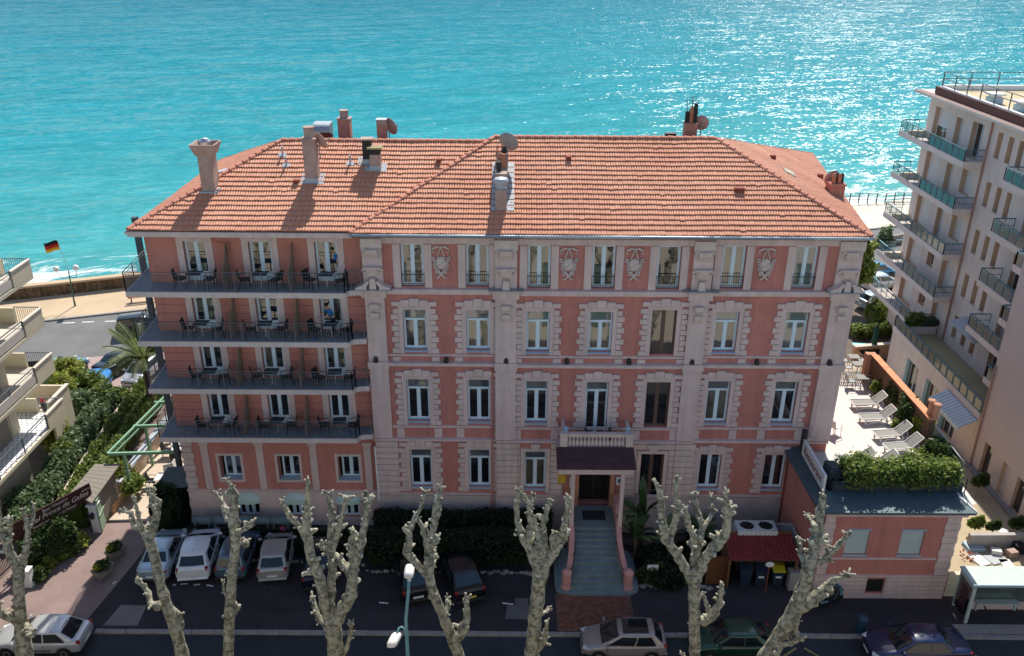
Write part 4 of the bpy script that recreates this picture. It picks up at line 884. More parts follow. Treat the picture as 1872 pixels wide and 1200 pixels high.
for k in range(3): MB().lathe([(.14, -.1), (.12, .45), (.16, .46), (.08, .6+.2*k)], (t.x-.2+.2*k, t.y, t.z), 8).build('chimney_pot', TERRA if k % 2 else SOOT, o)
mast = MB().tube([(t.x+.05, t.y, t.z), (t.x+.0, t.y, t.z+1.35)], .025, 6)
for k in range(5): mast.tube([(t.x-.30+.02*k, t.y-.1, t.z+.65+.16*k), (t.x+.34-.02*k, t.y+.1, t.z+.72+.16*k)], .012, 4)
for q in (-.22, .25): mast.tube([(t.x+q, t.y, t.z+.3), (t.x+q*1.3, t.y, t.z+1.2)], .014, 4)
solo('antenna', mast, SOOT, 'spiky rake antenna on a mast above the brick chimney behind the main ridge', 'antenna', smooth=False)
dish3 = t+Vector((.62, .25, -.05))
o, t = back_chimney(1222, 241, 246, .55, .4, SOOT, 46.0)
# brick chimney at the right hip
c = at_y(1527, 352, 44.2); b0 = c.z
ch = MB().box(c.x-.36, c.x+.36, 44.2, 45.1, b0-1.4, b0+.55).build('chimney', CHIMP, HT); MB().box(c.x-.40, c.x+.40, 44.16, 45.14, b0+.552, b0+.66).build('chimney_cap', CHIMP, ch); MB().box(c.x-.4, c.x+.4, 44.14, 44.195, b0-.9, b0-.1).build('flashing', LEAD, ch)
for k in range(4):
    MB().lathe([(.12, 0), (.10, .35), (.13, .36), (.05, .5)], (c.x-.22+.15*k, 44.45+.1*(k % 2), b0+.66), 8).build('chimney_pot', SOOT if k % 2 else TERRA, ch)
dish4 = Vector((c.x-.05, 45.25, b0+.75))
def dish(p, r, m, label, face, mastlen=.8):
    t = thing('satellite_dish', label, 'satellite dish', p, 0, 'satellite dishes on the hotel roof', local=True)
    f = Vector(face).normalized(); r_ = f.cross(Vector((0, 0, 1))).normalized(); u = r_.cross(f)
    vs = []; fs = []; n = 18; rings = ((.02, -.16), (.4, -.13), (.75, -.06), (1, 0.0))
    for k, (q, dd) in enumerate(rings):
        for i in range(n):
            a = 2*math.pi*i/n; vs.append(r_*(math.cos(a)*q*r)+u*(math.sin(a)*q*r*1.08)+f*dd*r*2)
    for k in range(3):
        for i in range(n): fs.append((k*n+i, k*n+(i+1) % n, (k+1)*n+(i+1) % n, (k+1)*n+i))
    o = MB().add(vs, fs).build('reflector', m, t, smooth=True, loc=(0, 0, 0)); sm = o.modifiers.new('s', 'SOLIDIFY'); sm.thickness = .02
    MB().tube([Vector((0, 0, 0))-f*.3*r, Vector((0, 0, -.15))-f*.34*r, Vector((0, 0, -mastlen))-f*.34*r], .03, 6).build('mast', ZINC, t, loc=(0, 0, 0))
    MB().tube([-u*r*.9+f*.0, -u*r*.45+f*r*1.0], .015, 5).build('feed_arm', ZINC, t, loc=(0, 0, 0)); MB().ball(-u*r*.45+f*r*1.0, .06, 1).build('feed_horn', DISHM, t, loc=(0, 0, 0))
    return t
pd = at_y(926, 259, b.y+.4); dish(pd, .50, DISHM, 'large grey satellite dish seen from behind, on a mast above the long chimney stack', (.45, 1, .55), 1.6)
dish(dish1, .42, DISHP, 'satellite dish half hidden behind the tall slender chimney of the left wing', (.7, .8, .5))
dish(dish2, .46, DISHP, 'pinkish satellite dish beside the short chimney right of the pink one, behind the left ridge', (.6, .8, .35))
dish(dish3, .40, DISHP, 'round pinkish dish beside the chimney with the spiky antenna on the main ridge', (.25, 1, .3))
dish(dish4, .42, DISHP, 'pinkish dish behind the brick chimney at the right end of the roof', (-.2, 1, .4))
# ---------------------------------------------------------------- porch, balcony over it, stairs
c = MB().prism([(37.35, 6.38), (37.35, 6.42), (36.15, 6.02), (36.15, 5.94)], 2.30, 6.16, 'x')
c = MB().prism([(37.3, 6.40), (37.3, 6.46), (36.1, 6.00), (36.1, 5.93)], 2.27, 6.20, 'x')
c.build('porch_roof', SLATE, HT)
for j in range(5):
    y0, y1 = 36.12+j*.235, 36.12+(j+1)*.235; z0 = 6.012+j*.09
    for i in range(11):
        x0 = 2.29+i*.355+(.0 if j % 2 else .0); MB().poly([(x0, y0, z0+.03), (x0+.345, y0, z0+.03), (x0+.345, y1+.03, z0+.115), (x0, y1+.03, z0+.115)]).add([(x0, y0, z0+.03), (x0, y0, z0), (x0+.345, y0, z0), (x0+.345, y0, z0+.03)], [(0, 1, 2, 3)]).build('slate', SLATE, HT)
MB().box(2.38, 6.09, 36.16, 38.86, 5.62, 5.925).build('porch_beam', TRIMW, HT)
for x in (3.12, 5.62): MB().box(x-.10, x+.10, 36.4, 36.6, 2.0, 5.62).build('porch_post', TRIMW, HT)
MB().box(3.38, 3.62, 38.5, 39.2, 2.0, 5.62).box(5.28, 5.52, 38.5, 39.2, 2.0, 5.62).box(3.62, 5.28, 38.6, 39.2, 4.72, 5.62).build('door_reveal', DOORO, HT)
dr = MB().box(3.62, 5.28, 39.18, 39.24, 2.0, 4.72).build('entrance_door', BLACKI, HT); 
for x in (3.66, 4.45, 5.24): MB().box(x-.03, x+.03, 39.14, 39.175, 2.0, 4.72).build('door_stile', SOOT, dr)
bl = MB().box(2.48, 6.14, 37.32, 38.86, 5.95, 6.12)
b_ = bl.build('entrance_balcony', TRIMW, HT)
for x in (2.66, 5.97): MB().cbox((x, 37.52, 6.62), (.36, .36, .98), 0, .02).build('baluster_pier', TRIMW, b_); MB().cbox((x, 37.52, 7.17), (.46, .44, .12), 0, .02).build('pier_cap', TRIMW, b_)
MB().box(2.84, 5.79, 37.40, 37.64, 7.02, 7.20).build('top_rail', TRIMW, b_); MB().box(2.84, 5.79, 37.40, 37.64, 6.14, 6.28).build('bottom_rail', TRIMW, b_)
for x in (2.66, 5.97): MB().box(x-.08, x+.08, 37.72, 38.86, 7.02, 7.19).build('side_rail', TRIMW, b_)
bm_ = MB().lathe([(.07, 0), (.07, .06), (.045, .10), (.105, .28), (.085, .40), (.04, .55), (.045, .62), (.075, .66), (.075, .74)], (0, 0, 0), 10).mesh('baluster', smooth=True); bm_.materials.append(TRIMW)
for k in range(15):
    o = bpy.data.objects.new('baluster', bm_); COL.objects.link(o); o.parent = b_; o.location = Vector((2.96+k*.193, 37.52, 6.28))-org(HT)
for x in (2.75, 5.88):   # small lanterns on the piers
    t = thing('balcony_lantern', 'small grey lantern on the %s pier of the balustraded balcony over the entrance' % ('left' if x < 4 else 'right'), 'lantern', (x, 37.6, 7.23), group='balcony lanterns')
    MB().lathe([(.10, 0), (.12, .03), (.03, .08), (.03, .14), (.14, .18), (.14, .22), (.05, .30)], (x, 37.6, 7.23), 8).build('lantern_body', SILL, t)
for x, s in ((3.82, 'left'), (5.05, 'right')):
    solo('folded_chair', MB().cbox((x, 38.2, 6.6), (.10, .4, .85), 0, .02).tube([(x, 38.0, 7.1), (x, 38.45, 7.0)], .02, 5), BLACKC, 'dark folded chair at the %s end of the balustraded balcony over the entrance' % s, 'chair', 'folded chairs on the entrance balcony')
# the outside stairs
NS = 12
def stair_profile(k):  # half width and centre of step k
    t = k/(NS-1); return 1.72-0.62*min(1, t*2.2) if k < 6 else 1.04
SCX = 4.36
stt = thing('entrance_stairs', 'grey stone outside stairs with curved bottom steps and pink side walls up to the entrance', 'stairs', (SCX, 35.3, 0))
for k in range(NS):
    y0 = 33.75+k*.268; z1 = (k+1)*.167; z0 = max(0, z1-.30)
    if k < 3:
        hw = 2.10-.22*k; n = 14; pts = []
        for i in range(n+1):
            a = math.pi*i/n; pts.append((SCX-hw*math.copysign(abs(math.cos(a))**.45, math.cos(a)), y0+.75-.75*abs(math.sin(a))**.6))
        pts += [(SCX+hw, 37.0), (SCX-hw, 37.0)]
        pts = [(x, min(y, 36.9)) for x, y in pts]
        MB().prism(pts if k else pts, 0 if k == 0 else z0, z1).build('step', STEP, stt)
    else:
        hw = max(1.10, 1.48-.10*(k-3)); 
        MB().box(SCX-hw, SCX+hw, y0, y0+.56 if k < NS-1 else 38.6, z0, z1-.035).box(SCX-hw, SCX+hw, y0-.03, y0+.30 if k < NS-1 else 38.6, z1-.033, z1).build('step', STEP, stt)
MB().box(SCX-.55, SCX+.65, 37.3, 38.1, 2.008, 2.022).build('door_mat', mat('door_mat_fibre', (0.03, 0.03, 0.035), 0.95, 0.2, 20), stt)
for sd in (-1, 1):
    path = []
    for k in range(15):
        t = k/14; y = 34.35+t*3.9; out = .30*max(0, 1-t*2.6)**1.6; path.append((SCX+sd*(1.22+out), y, 0.75+2.2*min(1, max(0, (y-34.35)/2.9))))
    mb = MB(); vs = []; n = len(path)
    for (x, y, z) in path: vs += [(x-.13, y, 0), (x+.13, y, 0), (x+.13, y, z), (x-.13, y, z)]
    fs = [(0, 1, 2, 3), ((n-1)*4+3, (n-1)*4+2, (n-1)*4+1, (n-1)*4)]
    for k in range(n-1):
        for i in range(4): fs.append((k*4+i, (k+1)*4+i, (k+1)*4+(i+1) % 4, k*4+(i+1) % 4))
    w_ = mb.add(vs, fs).build('side_wall', STAIRW, stt)
    x0 = path[0][0]+sd*.02
    MB().lathe([(.29, 0), (.29, .28), (.23, .32), (.22, 1.02), (.27, 1.05), (.27, 1.12), (.12, 1.28), (.02, 1.31)], (x0, 34.25, 0), 16).build('newel', STAIRW, stt, smooth=False)
    MB().tube([(path[0][0]-sd*.22, 34.05, 1.0), (path[2][0]-sd*.22, path[2][1], 1.45), (path[5][0]-sd*.2, path[5][1], 1.95)], .022, 6).tube([(path[1][0]-sd*.22, path[1][1], 1.2), (path[1][0]-sd*.1, path[1][1], .9)], .018, 5).tube([(path[3][0]-sd*.22, path[3][1], 1.6), (path[3][0]-sd*.1, path[3][1], 1.4)], .018, 5).build('handrail', IRON, stt)
# plates beside the entrance
def plaque(x, z, w, h, m, label, txt=None, tcol=None, extra=None):
    t = thing('wall_plaque', label, 'plaque', (x, 38.80, z), group='plaques beside the entrance')
    MB().cbox((x, 38.79, z), (w, .03, h), 0, .005).build('plate', m, t)
    if txt: text_mesh('lettering', txt, h*.34, tcol, t, Matrix.Translation((x, 38.772, z)) @ Matrix.Rotation(R(90), 4, 'X'), .002)
    return t
YEL = mat('yellow_enamel', (0.62, 0.40, 0.04), 0.5, 0.06, 5); REDP = mat('red_enamel', (0.50, 0.03, 0.03), 0.5, 0.06, 5); BLUEP = mat('blue_enamel', (0.03, 0.09, 0.28), 0.5, 0.06, 5)
plaque(2.72, 3.55, .42, .55, YEL, 'yellow plate on the rusticated wall left of the entrance', None)
t = plaque(3.32, 3.35, .36, .62, WHITE, 'white plate with a small house emblem just left of the entrance'); MB().prism([(3.2, 3.2), (3.44, 3.2), (3.32, 3.36)], 38.770, 38.774, 'y').build('emblem', GREENP, t)
t = plaque(5.86, 4.0, .40, .42, REDP, 'red hotel rating plate with a star right of the entrance')
MB().poly([(5.86+.11*math.cos(R(90+36*k))*(1 if k % 2 == 0 else .42), 38.772, 4.0+.11*math.sin(R(90+36*k))*(1 if k % 2 == 0 else .42)) for k in range(10)]).build('star', YEL, t)
t = plaque(5.86, 3.45, .50, .52, WHITE, 'white and blue round-emblem plate below the red plate right of the entrance'); MB().lathe([(.15, 0), (.15, .004)], (0, 0, 0), 16)
MB().poly([(5.86+.15*math.cos(R(k*20)), 38.772, 3.45+.15*math.sin(R(k*20))) for k in range(18)]).build('emblem', BLUEP, t)
# ---------------------------------------------------------------- foliage
import numpy as np
def leafmat(name, c1, c2, isl=0.35):
    m = mat(name, c1, 0.5, 0, 1.3, isl=isl, col2=c2, spec=0.4); nt = m.node_tree; b = nt.nodes['Principled BSDF']
    tr = _n(nt, 'ShaderNodeBsdfTranslucent'); mx = _n(nt, 'ShaderNodeMixShader'); mx.inputs[0].default_value = 0.38   # thin leaves let some light through
    hs = _n(nt, 'ShaderNodeHueSaturation'); hs.inputs['Value'].default_value = 1.5; src = b.inputs['Base Color'].links[0].from_socket
    nt.links.new(src, hs.inputs['Color']); nt.links.new(hs.outputs[0], tr.inputs[0]); nt.links.new(b.outputs[0], mx.inputs[1]); nt.links.new(tr.outputs[0], mx.inputs[2])
    nt.links.new(mx.outputs[0], nt.nodes['Material Output'].inputs[0])
    return m
LEAF_D = leafmat('leaf_dark', (0.040, 0.075, 0.022), (0.075, 0.12, 0.032))
LEAF_M = leafmat('leaf_mid', (0.10, 0.155, 0.032), (0.18, 0.23, 0.055))
LEAF_L = leafmat('leaf_light', (0.12, 0.19, 0.035), (0.22, 0.27, 0.06))
LEAF_Y = leafmat('leaf_yellowish', (0.17, 0.22, 0.035), (0.30, 0.32, 0.07))
LEAF_G = leafmat('leaf_grey_green', (0.075, 0.125, 0.06), (0.15, 0.21, 0.10))
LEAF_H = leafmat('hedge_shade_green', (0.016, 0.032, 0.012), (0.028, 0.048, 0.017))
LEAF_P = leafmat('palm_green', (0.085, 0.12, 0.035), (0.15, 0.18, 0.06))
WOOD = mat('twig_wood', (0.10, 0.075, 0.05), 0.9, 0.2, 4)
def leaves(name, C, size, m, parent=None, seed=0, up=0.4, kind='stuff', long=1.5):
    """many separate pointed leaves, one loose face each"""
    g = np.random.default_rng(seed); C = np.asarray(C, dtype=float)-np.array(org(parent)); n = len(C)
    N = g.normal(size=(n, 3)); N[:, 2] += up*2; N /= np.linalg.norm(N, axis=1)[:, None]
    T = g.normal(size=(n, 3)); T -= N*(T*N).sum(1)[:, None]; T /= np.linalg.norm(T, axis=1)[:, None]; B = np.cross(N, T)
    s = size*g.uniform(.6, 1.3, n)[:, None]
    V = np.empty((n, 4, 3)); V[:, 0] = C-T*s*long/2; V[:, 1] = C-B*s/2+N*s*.12; V[:, 2] = C+T*s*long/2; V[:, 3] = C+B*s/2+N*s*.12
    me = bpy.data.meshes.new(name); me.vertices.add(n*4); me.vertices.foreach_set('co', V.ravel()); me.loops.add(n*4); me.polygons.add(n)
    me.loops.foreach_set('vertex_index', np.arange(n*4, dtype=np.int32)); me.polygons.foreach_set('loop_start', np.arange(0, n*4, 4, dtype=np.int32))
    me.update(calc_edges=True); me.validate()
    o = bpy.data.objects.new(name, me); COL.objects.link(o); me.materials.append(m)
    if parent: o.parent = parent
    ORG[o.name] = org(parent)
    if kind: o['kind'] = kind
    return o
def blob(c, r, n, g, shell=.55):
    """points through the outer part of an uneven ellipsoid"""
    d = g.normal(size=(n, 3)); d /= np.linalg.norm(d, axis=1)[:, None]
    k = g.uniform(shell, 1.0, n)
    lump = 1+.22*np.sin(d[:, 0]*5+c[0]*3)*np.cos(d[:, 1]*4+c[1])+.15*np.sin(d[:, 2]*7+c[0])
    return np.array(c)+d*np.array(r)*(k*lump)[:, None]
def ridge(path, w, h, n, g, jit=.12, lumpy=1.0):
    """points through the skin of a clipped or shaggy hedge along a path of (x, y, z0)"""
    P = np.array(path, float); seg = np.linalg.norm(np.diff(P, axis=0), axis=1); cum = np.r_[0, np.cumsum(seg)]
    t = g.uniform(0, cum[-1], n); i = np.clip(np.searchsorted(cum, t)-1, 0, len(seg)-1); f = ((t-cum[i])/seg[i])[:, None]
    base = P[i]*(1-f)+P[i+1]*f; d = (P[i+1]-P[i])/seg[i][:, None]; nr = np.c_[-d[:, 1], d[:, 0], np.zeros(n)]
    a = g.uniform(0, math.pi, n); ca, sa = np.cos(a), np.sin(a)
    q = .55 if lumpy > .5 else .3; x = np.sign(ca)*np.abs(ca)**q; z = np.abs(sa)**q
    lump = 1+lumpy*(.14*np.sin(t*2.3)+.10*np.sin(t*5.1+a*3))
    k = g.uniform(.78, 1.02, n)
    hh = np.array(h) if hasattr(h, '__len__') else h
    out = base+nr*(x*w/2*k*lump)[:, None]; out[:, 2] += z*hh*k*lump
    return out+g.normal(size=(n, 3))*jit*.5
G = np.random.default_rng(5)
def hedge(name, label, path, w, h, n, size, m, core=None, cat='hedge', seed=0, lumpy=1.0, jit=.12):
    t = thing(name, label, cat, path[0])
    leaves('foliage', ridge(path, w, h, n, np.random.default_rng(seed+50), lumpy=lumpy), size, m, t, seed)
    if name == 'terrace_hedge': leaves('young_foliage', ridge(path, w*1.08, h*1.12, n//3, np.random.default_rng(seed+51), lumpy=lumpy, jit=jit), size, LEAF_L, t, seed+1)
    mb = MB()
    for a, b in zip(path, path[1:]):
        d = (Vector(b)-Vector(a)); d.z = 0; nn = Vector((-d.y, d.x, 0)).normalized()*w*.34
        A, B = Vector(a), Vector(b); up = Vector((0, 0, h*.72))
        mb.add([A-nn, B-nn, B+nn, A+nn, A-nn*.8+up, B-nn*.8+up, B+nn*.8+up, A+nn*.8+up], [(4, 5, 6, 7), (0, 1, 5, 4), (1, 2, 6, 5), (2, 3, 7, 6), (3, 0, 4, 7)])
    mb.build('foliage_core', core or m, t)  # solid core added to block see-through, darker green in some hedges
    return t
def shrub(name, label, blobs, n, size, m, cat='shrub', group=None, seed=0, trunk=True, up=.4):
    c = blobs[0][0]; t = thing(name, label, cat, (c[0], c[1], 0), group=group); g = np.random.default_rng(seed+9)
    tot = sum(b[1][0]*b[1][1]+b[1][0]*b[1][2] for b in blobs)
    C = np.concatenate([blob(b[0], b[1], max(30, int(n*(b[1][0]*b[1][1]+b[1][0]*b[1][2])/tot)), g) for b in blobs])
    leaves('foliage', C, size, m, t, seed, up)
    if trunk:
        mb = MB()
        for b in blobs: mb.tube([(c[0], c[1], max(0, c[2]-b[1][2])-.1), (lerp(c[0], b[0][0], .7), lerp(c[1], b[0][1], .7), b[0][2]-b[1][2]*.4), b[0]], [.05, .035, .012], 5)
        mb.build('stem', WOOD, t)
    return t
# ---- hedges by the hotel
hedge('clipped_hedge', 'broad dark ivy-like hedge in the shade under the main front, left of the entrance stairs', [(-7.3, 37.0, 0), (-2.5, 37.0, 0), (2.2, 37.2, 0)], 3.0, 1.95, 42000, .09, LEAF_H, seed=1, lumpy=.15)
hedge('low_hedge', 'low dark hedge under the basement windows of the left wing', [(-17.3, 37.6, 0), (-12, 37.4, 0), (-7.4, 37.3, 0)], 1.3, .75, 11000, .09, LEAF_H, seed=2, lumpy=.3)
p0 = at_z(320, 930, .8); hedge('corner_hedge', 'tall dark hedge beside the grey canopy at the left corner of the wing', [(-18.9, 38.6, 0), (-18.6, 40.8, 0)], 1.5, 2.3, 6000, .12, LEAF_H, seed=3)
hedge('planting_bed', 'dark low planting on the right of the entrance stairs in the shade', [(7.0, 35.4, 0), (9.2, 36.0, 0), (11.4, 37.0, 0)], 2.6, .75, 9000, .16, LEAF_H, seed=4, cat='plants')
# rubble edging of the beds
r3 = random.Random(9); mb = MB()
def edging(path, n, s):
    for k in range(n):
        t = k/n*(len(path)-1); i = int(t); f = t-i; a, b = path[i], path[min(i+1, len(path)-1)]
        mb.ball((lerp(a[0], b[0], f)+r3.uniform(-.08, .08), lerp(a[1], b[1], f)+r3.uniform(-.08, .08), .04), r3.uniform(.07, .15)*s, 1, .5, k, (1.2, 1, .7))
edging([(-7.4, 35.55), (-4, 35.5), (-1.5, 35.5), (0.5, 35.45), (2.0, 35.3)], 60, 1); edging([(6.6, 34.5), (7.6, 34.75), (8.6, 34.95), (9.6, 34.55), (10.3, 34.3)], 34, 1.1); edging([(-17.5, 36.5), (-12, 36.3), (-7.6, 36.0)], 60, .9)
struct_e = mb.build('bed_edging', mat('rubble_stone', (0.26, 0.25, 0.22), 0.95, 0.25, 3, isl=.2), None); tag(struct_e, 'pale rubble stones edging the planted beds before the hotel', 'edging'); struct_e['kind'] = 'stuff'
for k in range(5):
    x = -17.2+k*1.06
    solo('rolled_tarp', MB().tube([(x, 38.3, 1.12), (x+1.02, 38.28, 1.12)], [.24, .24], 10).box(x+.1, x+.15, 38.1, 38.5, .3, 1.1).box(x+.85, x+.9, 38.1, 38.5, .3, 1.1), mat('tarp_blue_grey', (0.13, 0.19, 0.20), 0.7, 0.15, 3), '%s piece of the grey-green rolled cover under the left wing' % ('leftmost', 'second from left', 'middle', 'fourth from left', 'rightmost')[k], 'rolled cover', 'rolled covers under the left wing', smooth=True)
# ---- the big-leaved plants right of the stairs
def paddle_leaf(mb, base, tip, w, bend=.25):
    base, tip = Vector(base), Vector(tip); d = tip-base; L_ = d.length; s = d.cross(Vector((0, 0, 1))).normalized(); n = 8; vs = []
    for k in range(n+1):
        t = k/n; c = base+d*t+Vector((0, 0, 1))*(math.sin(t*math.pi)*bend*L_*.5); ww = w*math.sin(min(1, t*1.02+.03)*math.pi)**.6*.5
        vs += [c-s*ww+Vector((0, 0, -.12*ww)), c, c+s*ww+Vector((0, 0, -.12*ww))]
    fs = []
    for k in range(n): fs += [(k*3, k*3+1, k*3+4, k*3+3), (k*3+1, k*3+2, k*3+5, k*3+4)]
    return mb.add(vs, fs)
BAN = mat('paddle_leaf_green', (0.035, 0.075, 0.025), 0.45, 0.2, 3); BANL = mat('paddle_leaf_pale', (0.10, 0.15, 0.05), 0.45, 0.2, 3)
def bigplant(label, x, y, h, nl, seed, spread=1.0, w=.42):
    r_ = random.Random(seed); t = thing('paddle_leaf_plant', label, 'plant', (x, y, 0), group='large leaved plants by the stairs')
    MB().tube([(x, y, 0), (x+.05, y, h*.35), (x, y, h*.6)], [.12, .09, .05], 7).build('stem', WOOD, t)
    for k in range(nl):
        a = r_.uniform(0, 6.28); e = r_.uniform(.2, 1.0); b = (x, y, h*r_.uniform(.3, .6)); L_ = h*.5*spread
        paddle_leaf(MB(), b, (x+math.cos(a)*L_*e, y+math.sin(a)*L_*e, b[2]+L_*(1.15-e)), w*r_.uniform(.7, 1.2)).build('leaf', BAN if k % 4 else BANL, t)
    return t
bigplant('tallest paddle-leaved plant, before the wall between the entrance and the dark stair window', 7.0, 37.6, 4.4, 13, 3, .9)
bigplant('paddle-leaved plant drooping over the right stair wall', 6.5, 36.6, 2.9, 12, 4, 1.1, .34)
bigplant('lower paddle-leaved plant behind the white notice board', 8.3, 36.9, 2.4, 12, 5, 1.1, .34)
bigplant('dark paddle-leaved plant under the right ground floor window', 10.2, 37.6, 2.2, 10, 6, 1.1, .34)
shrub('round_bush', 'dark round bush beside the bottom of the entrance stairs', [((7.3, 35.0, .4), (.8, .6, .6))], 2500, .10, LEAF_D, seed=31)
# ---- garden left of the hotel (between the two hedges and the left block)
W1 = [Vector((-25.1, 37.4, 0)), Vector((-26.0, 45, 0)), Vector((-26.6, 53.5, 0))]
wallg = thing('garden_wall', 'low pale garden wall running away between the two long hedges', 'wall', W1[0])
mb = MB()
for a, b in zip(W1, W1[1:]): mb.prism([(a.x-.13, a.y), (a.x+.13, a.y), (b.x+.13, b.y), (b.x-.13, b.y)], 0, .95)
mb.build('wall_body', mat('garden_wall_render', (0.52, 0.45, 0.36), 0.9, 0.15, 1.5), wallg)
hedge('long_hedge', 'long light green hedge between the pale garden wall and the green pergola', [(-24.0, 38.9, 0), (-24.6, 44, 0), (-25.0, 49, 0), (-25.1, 53.4, 0)], 1.7, 1.75, 30000, .13, LEAF_M, seed=6, lumpy=.35)
hedge('ivy_hedge', 'long dark leathery hedge left of the pale garden wall', [(-26.3, 37.6, 0), (-26.8, 42, 0), (-27.3, 47, 0), (-27.6, 51.5, 0)], 1.4, 1.45, 24000, .17, LEAF_G, seed=7, core=LEAF_D, lumpy=.45)
hedge('cross_hedge', 'clipped hedge across the far end of the garden before the parked cars', [(-31.5, 52.0, 0), (-28.5, 52.2, 0), (-25.6, 52.2, 0)], 1.3, 1.5, 9000, .13, LEAF_M, seed=8)
def gp(u, v, z=0): return tuple(at_z(u, v, z))
for k, (u, v, z, r, n, m, lb) in enumerate((
    (124, 694, 1.3, (1.15, 1.2, 1.3), 4600, LEAF_Y, 'large yellow-green bush at the end of the left block before the teal car'),
    (110, 725, 1.4, (1.0, 1.2, 1.4), 4200, LEAF_Y, 'yellow-green bush against the lowest left balcony'),
    (165, 715, 1.0, (1.2, 1.0, 1.0), 3600, LEAF_M, 'green bush right of the large yellow-green one'),
    (150, 752, .9, (1.0, 1.1, 1.0), 3000, LEAF_G, 'grey-green shrub in the middle of the left garden'),
    (195, 745, .8, (1.0, 1.2, .9), 3000, LEAF_D, 'dark shrub beside the far part of the pale garden wall'),
    (190, 783, .6, (.8, .6, .6), 1800, LEAF_L, 'bright green low shrub in the middle of the left garden'),
    (100, 805, 1.1, (1.1, 1.0, 1.1), 3600, LEAF_Y, 'olive yellow shrub below the white tiled terrace'),
    (120, 835, .9, (.7, .7, .8), 1800, LEAF_M, 'leggy shrub below the white tiled terrace'),
    (118, 826, .5, (.5, .6, .5), 1400, LEAF_L, 'bright green tuft before the dark passage'),
    (45, 930, 1.0, (.9, .9, .9), 2600, LEAF_G, 'grey-green bush behind the left end of the brown sign'))):
    c = gp(u, v, z); shrub('garden_shrub', lb, [(c, r), ((c[0]+r[0]*.5, c[1]-.3, c[2]-.2), tuple(q*.7 for q in r))], n, .16, m, group='shrubs of the left garden', seed=60+k)
# ---- palm
def palm(name, label, base, h, nf, fl, seed):
    r_ = random.Random(seed); b = Vector(base); t = thing(name, label, 'palm tree', b); top = b+Vector((.15, 0, h))
    MB().tube([b, b+Vector((.1, 0, h*.5)), top], [.28, .22, .26], 10, .25, 3).build('trunk', WOOD, t, True)
    for k in range(nf):
        a = 6.283*k/nf+r_.uniform(-.2, .2); e = r_.uniform(.25, 1.0); mb = MB(); pts = []
        for q in range(9):
            s = q/8; pts.append(top+Vector((math.cos(a), math.sin(a), 0))*fl*s*(.35+.65*e)+Vector((0, 0, fl*(.75*(1.15-e)*s-.75*e*s*s+.25*s))))
        mb.tube(pts, [.04]*5+[.025]*4, 4)
        for q in range(1, 40):
            s = q/40*8; i = min(7, int(s)); c = pts[i].lerp(pts[i+1], s-i); d = (pts[i+1]-pts[i]).normalized(); sd = d.cross(Vector((0, 0, 1))).normalized(); L_ = .62*math.sin(min(1, q/40+.12)*2.6)**.8+.05
            for g_ in (-1, 1):
                tip = c+sd*g_*L_*.8+d*L_*.55+Vector((0, 0, -.10)); w_ = d*.035; mb.add([c-w_, c+w_, tip], [(0, 1, 2)])
        mb.build('frond', LEAF_P, t)
    return t
palm('palm_tree', 'feathery palm tree at the left corner of the hotel before the parked cars', (at_y(258, 655, 51.0).x, 51.0, 0), 4.4, 30, 3.5, 4)
# ---- pollarded plane trees along the street
def bark():
    m = bpy.data.materials.new('plane_tree_bark'); m.use_nodes = True; nt = m.node_tree; L = nt.links.new; b = nt.nodes['Principled BSDF']
    b.inputs['Roughness'].default_value = .9; b.inputs['Specular IOR Level'].default_value = .2
    tc = _n(nt, 'ShaderNodeTexCoord'); n1 = _n(nt, 'ShaderNodeTexNoise'); n1.inputs['Scale'].default_value = 5; n1.inputs['Detail'].default_value = 7; n1.inputs['Roughness'].default_value = .7; n1.inputs['Distortion'].default_value = .4
    L(tc.outputs['Object'], n1.inputs['Vector']); r = _n(nt, 'ShaderNodeValToRGB'); e = r.color_ramp.elements
    e[0].position = .32; e[0].color = (.10, .098, .072, 1); e[1].position = .72; e[1].color = (.56, .52, .40, 1)
    for p_, c_ in ((.43, (.13, .125, .09, 1)), (.50, (.275, .265, .20, 1)), (.58, (.36, .34, .255, 1))):
        x = e.new(p_); x.color = c_
    v = _n(nt, 'ShaderNodeTexVoronoi'); v.inputs['Scale'].default_value = 11; L(tc.outputs['Object'], v.inputs['Vector'])
    L(n1.outputs['Fac'], r.inputs[0]); mr = _n(nt, 'ShaderNodeMapRange'); mr.inputs['From Min'].default_value = .05; mr.inputs['From Max'].default_value = .28; mr.inputs['To Min'].default_value = .42; L(v.outputs['Distance'], mr.inputs['Value'])
    n3 = _n(nt, 'ShaderNodeTexNoise'); n3.inputs['Scale'].default_value = 1.4; n3.inputs['Detail'].default_value = 4; L(tc.outputs['Object'], n3.inputs['Vector'])
    mt = _n(nt, 'ShaderNodeMapRange'); mt.inputs['From Min'].default_value = .45; mt.inputs['From Max'].default_value = .6; L(n3.outputs['Fac'], mt.inputs['Value'])
    mm = _n(nt, 'ShaderNodeMath', operation='MAXIMUM'); L(mr.outputs[0], mm.inputs[0]); L(mt.outputs[0], mm.inputs[1])
    hs = _n(nt, 'ShaderNodeHueSaturation'); L(r.outputs[0], hs.inputs['Color']); L(mm.outputs[0], hs.inputs['Value']); L(hs.outputs[0], b.inputs['Base Color'])
    bp = _n(nt, 'ShaderNodeBump'); bp.inputs['Strength'].default_value = .6; bp.inputs['Distance'].default_value = .03; L(n1.outputs['Fac'], bp.inputs['Height']); L(bp.outputs[0], b.inputs['Normal'])
    return m
BARK = bark(); CUT = mat('pruned_knob', (0.47, 0.44, 0.34), 0.9, 0.2, 6, 0.4, 20)
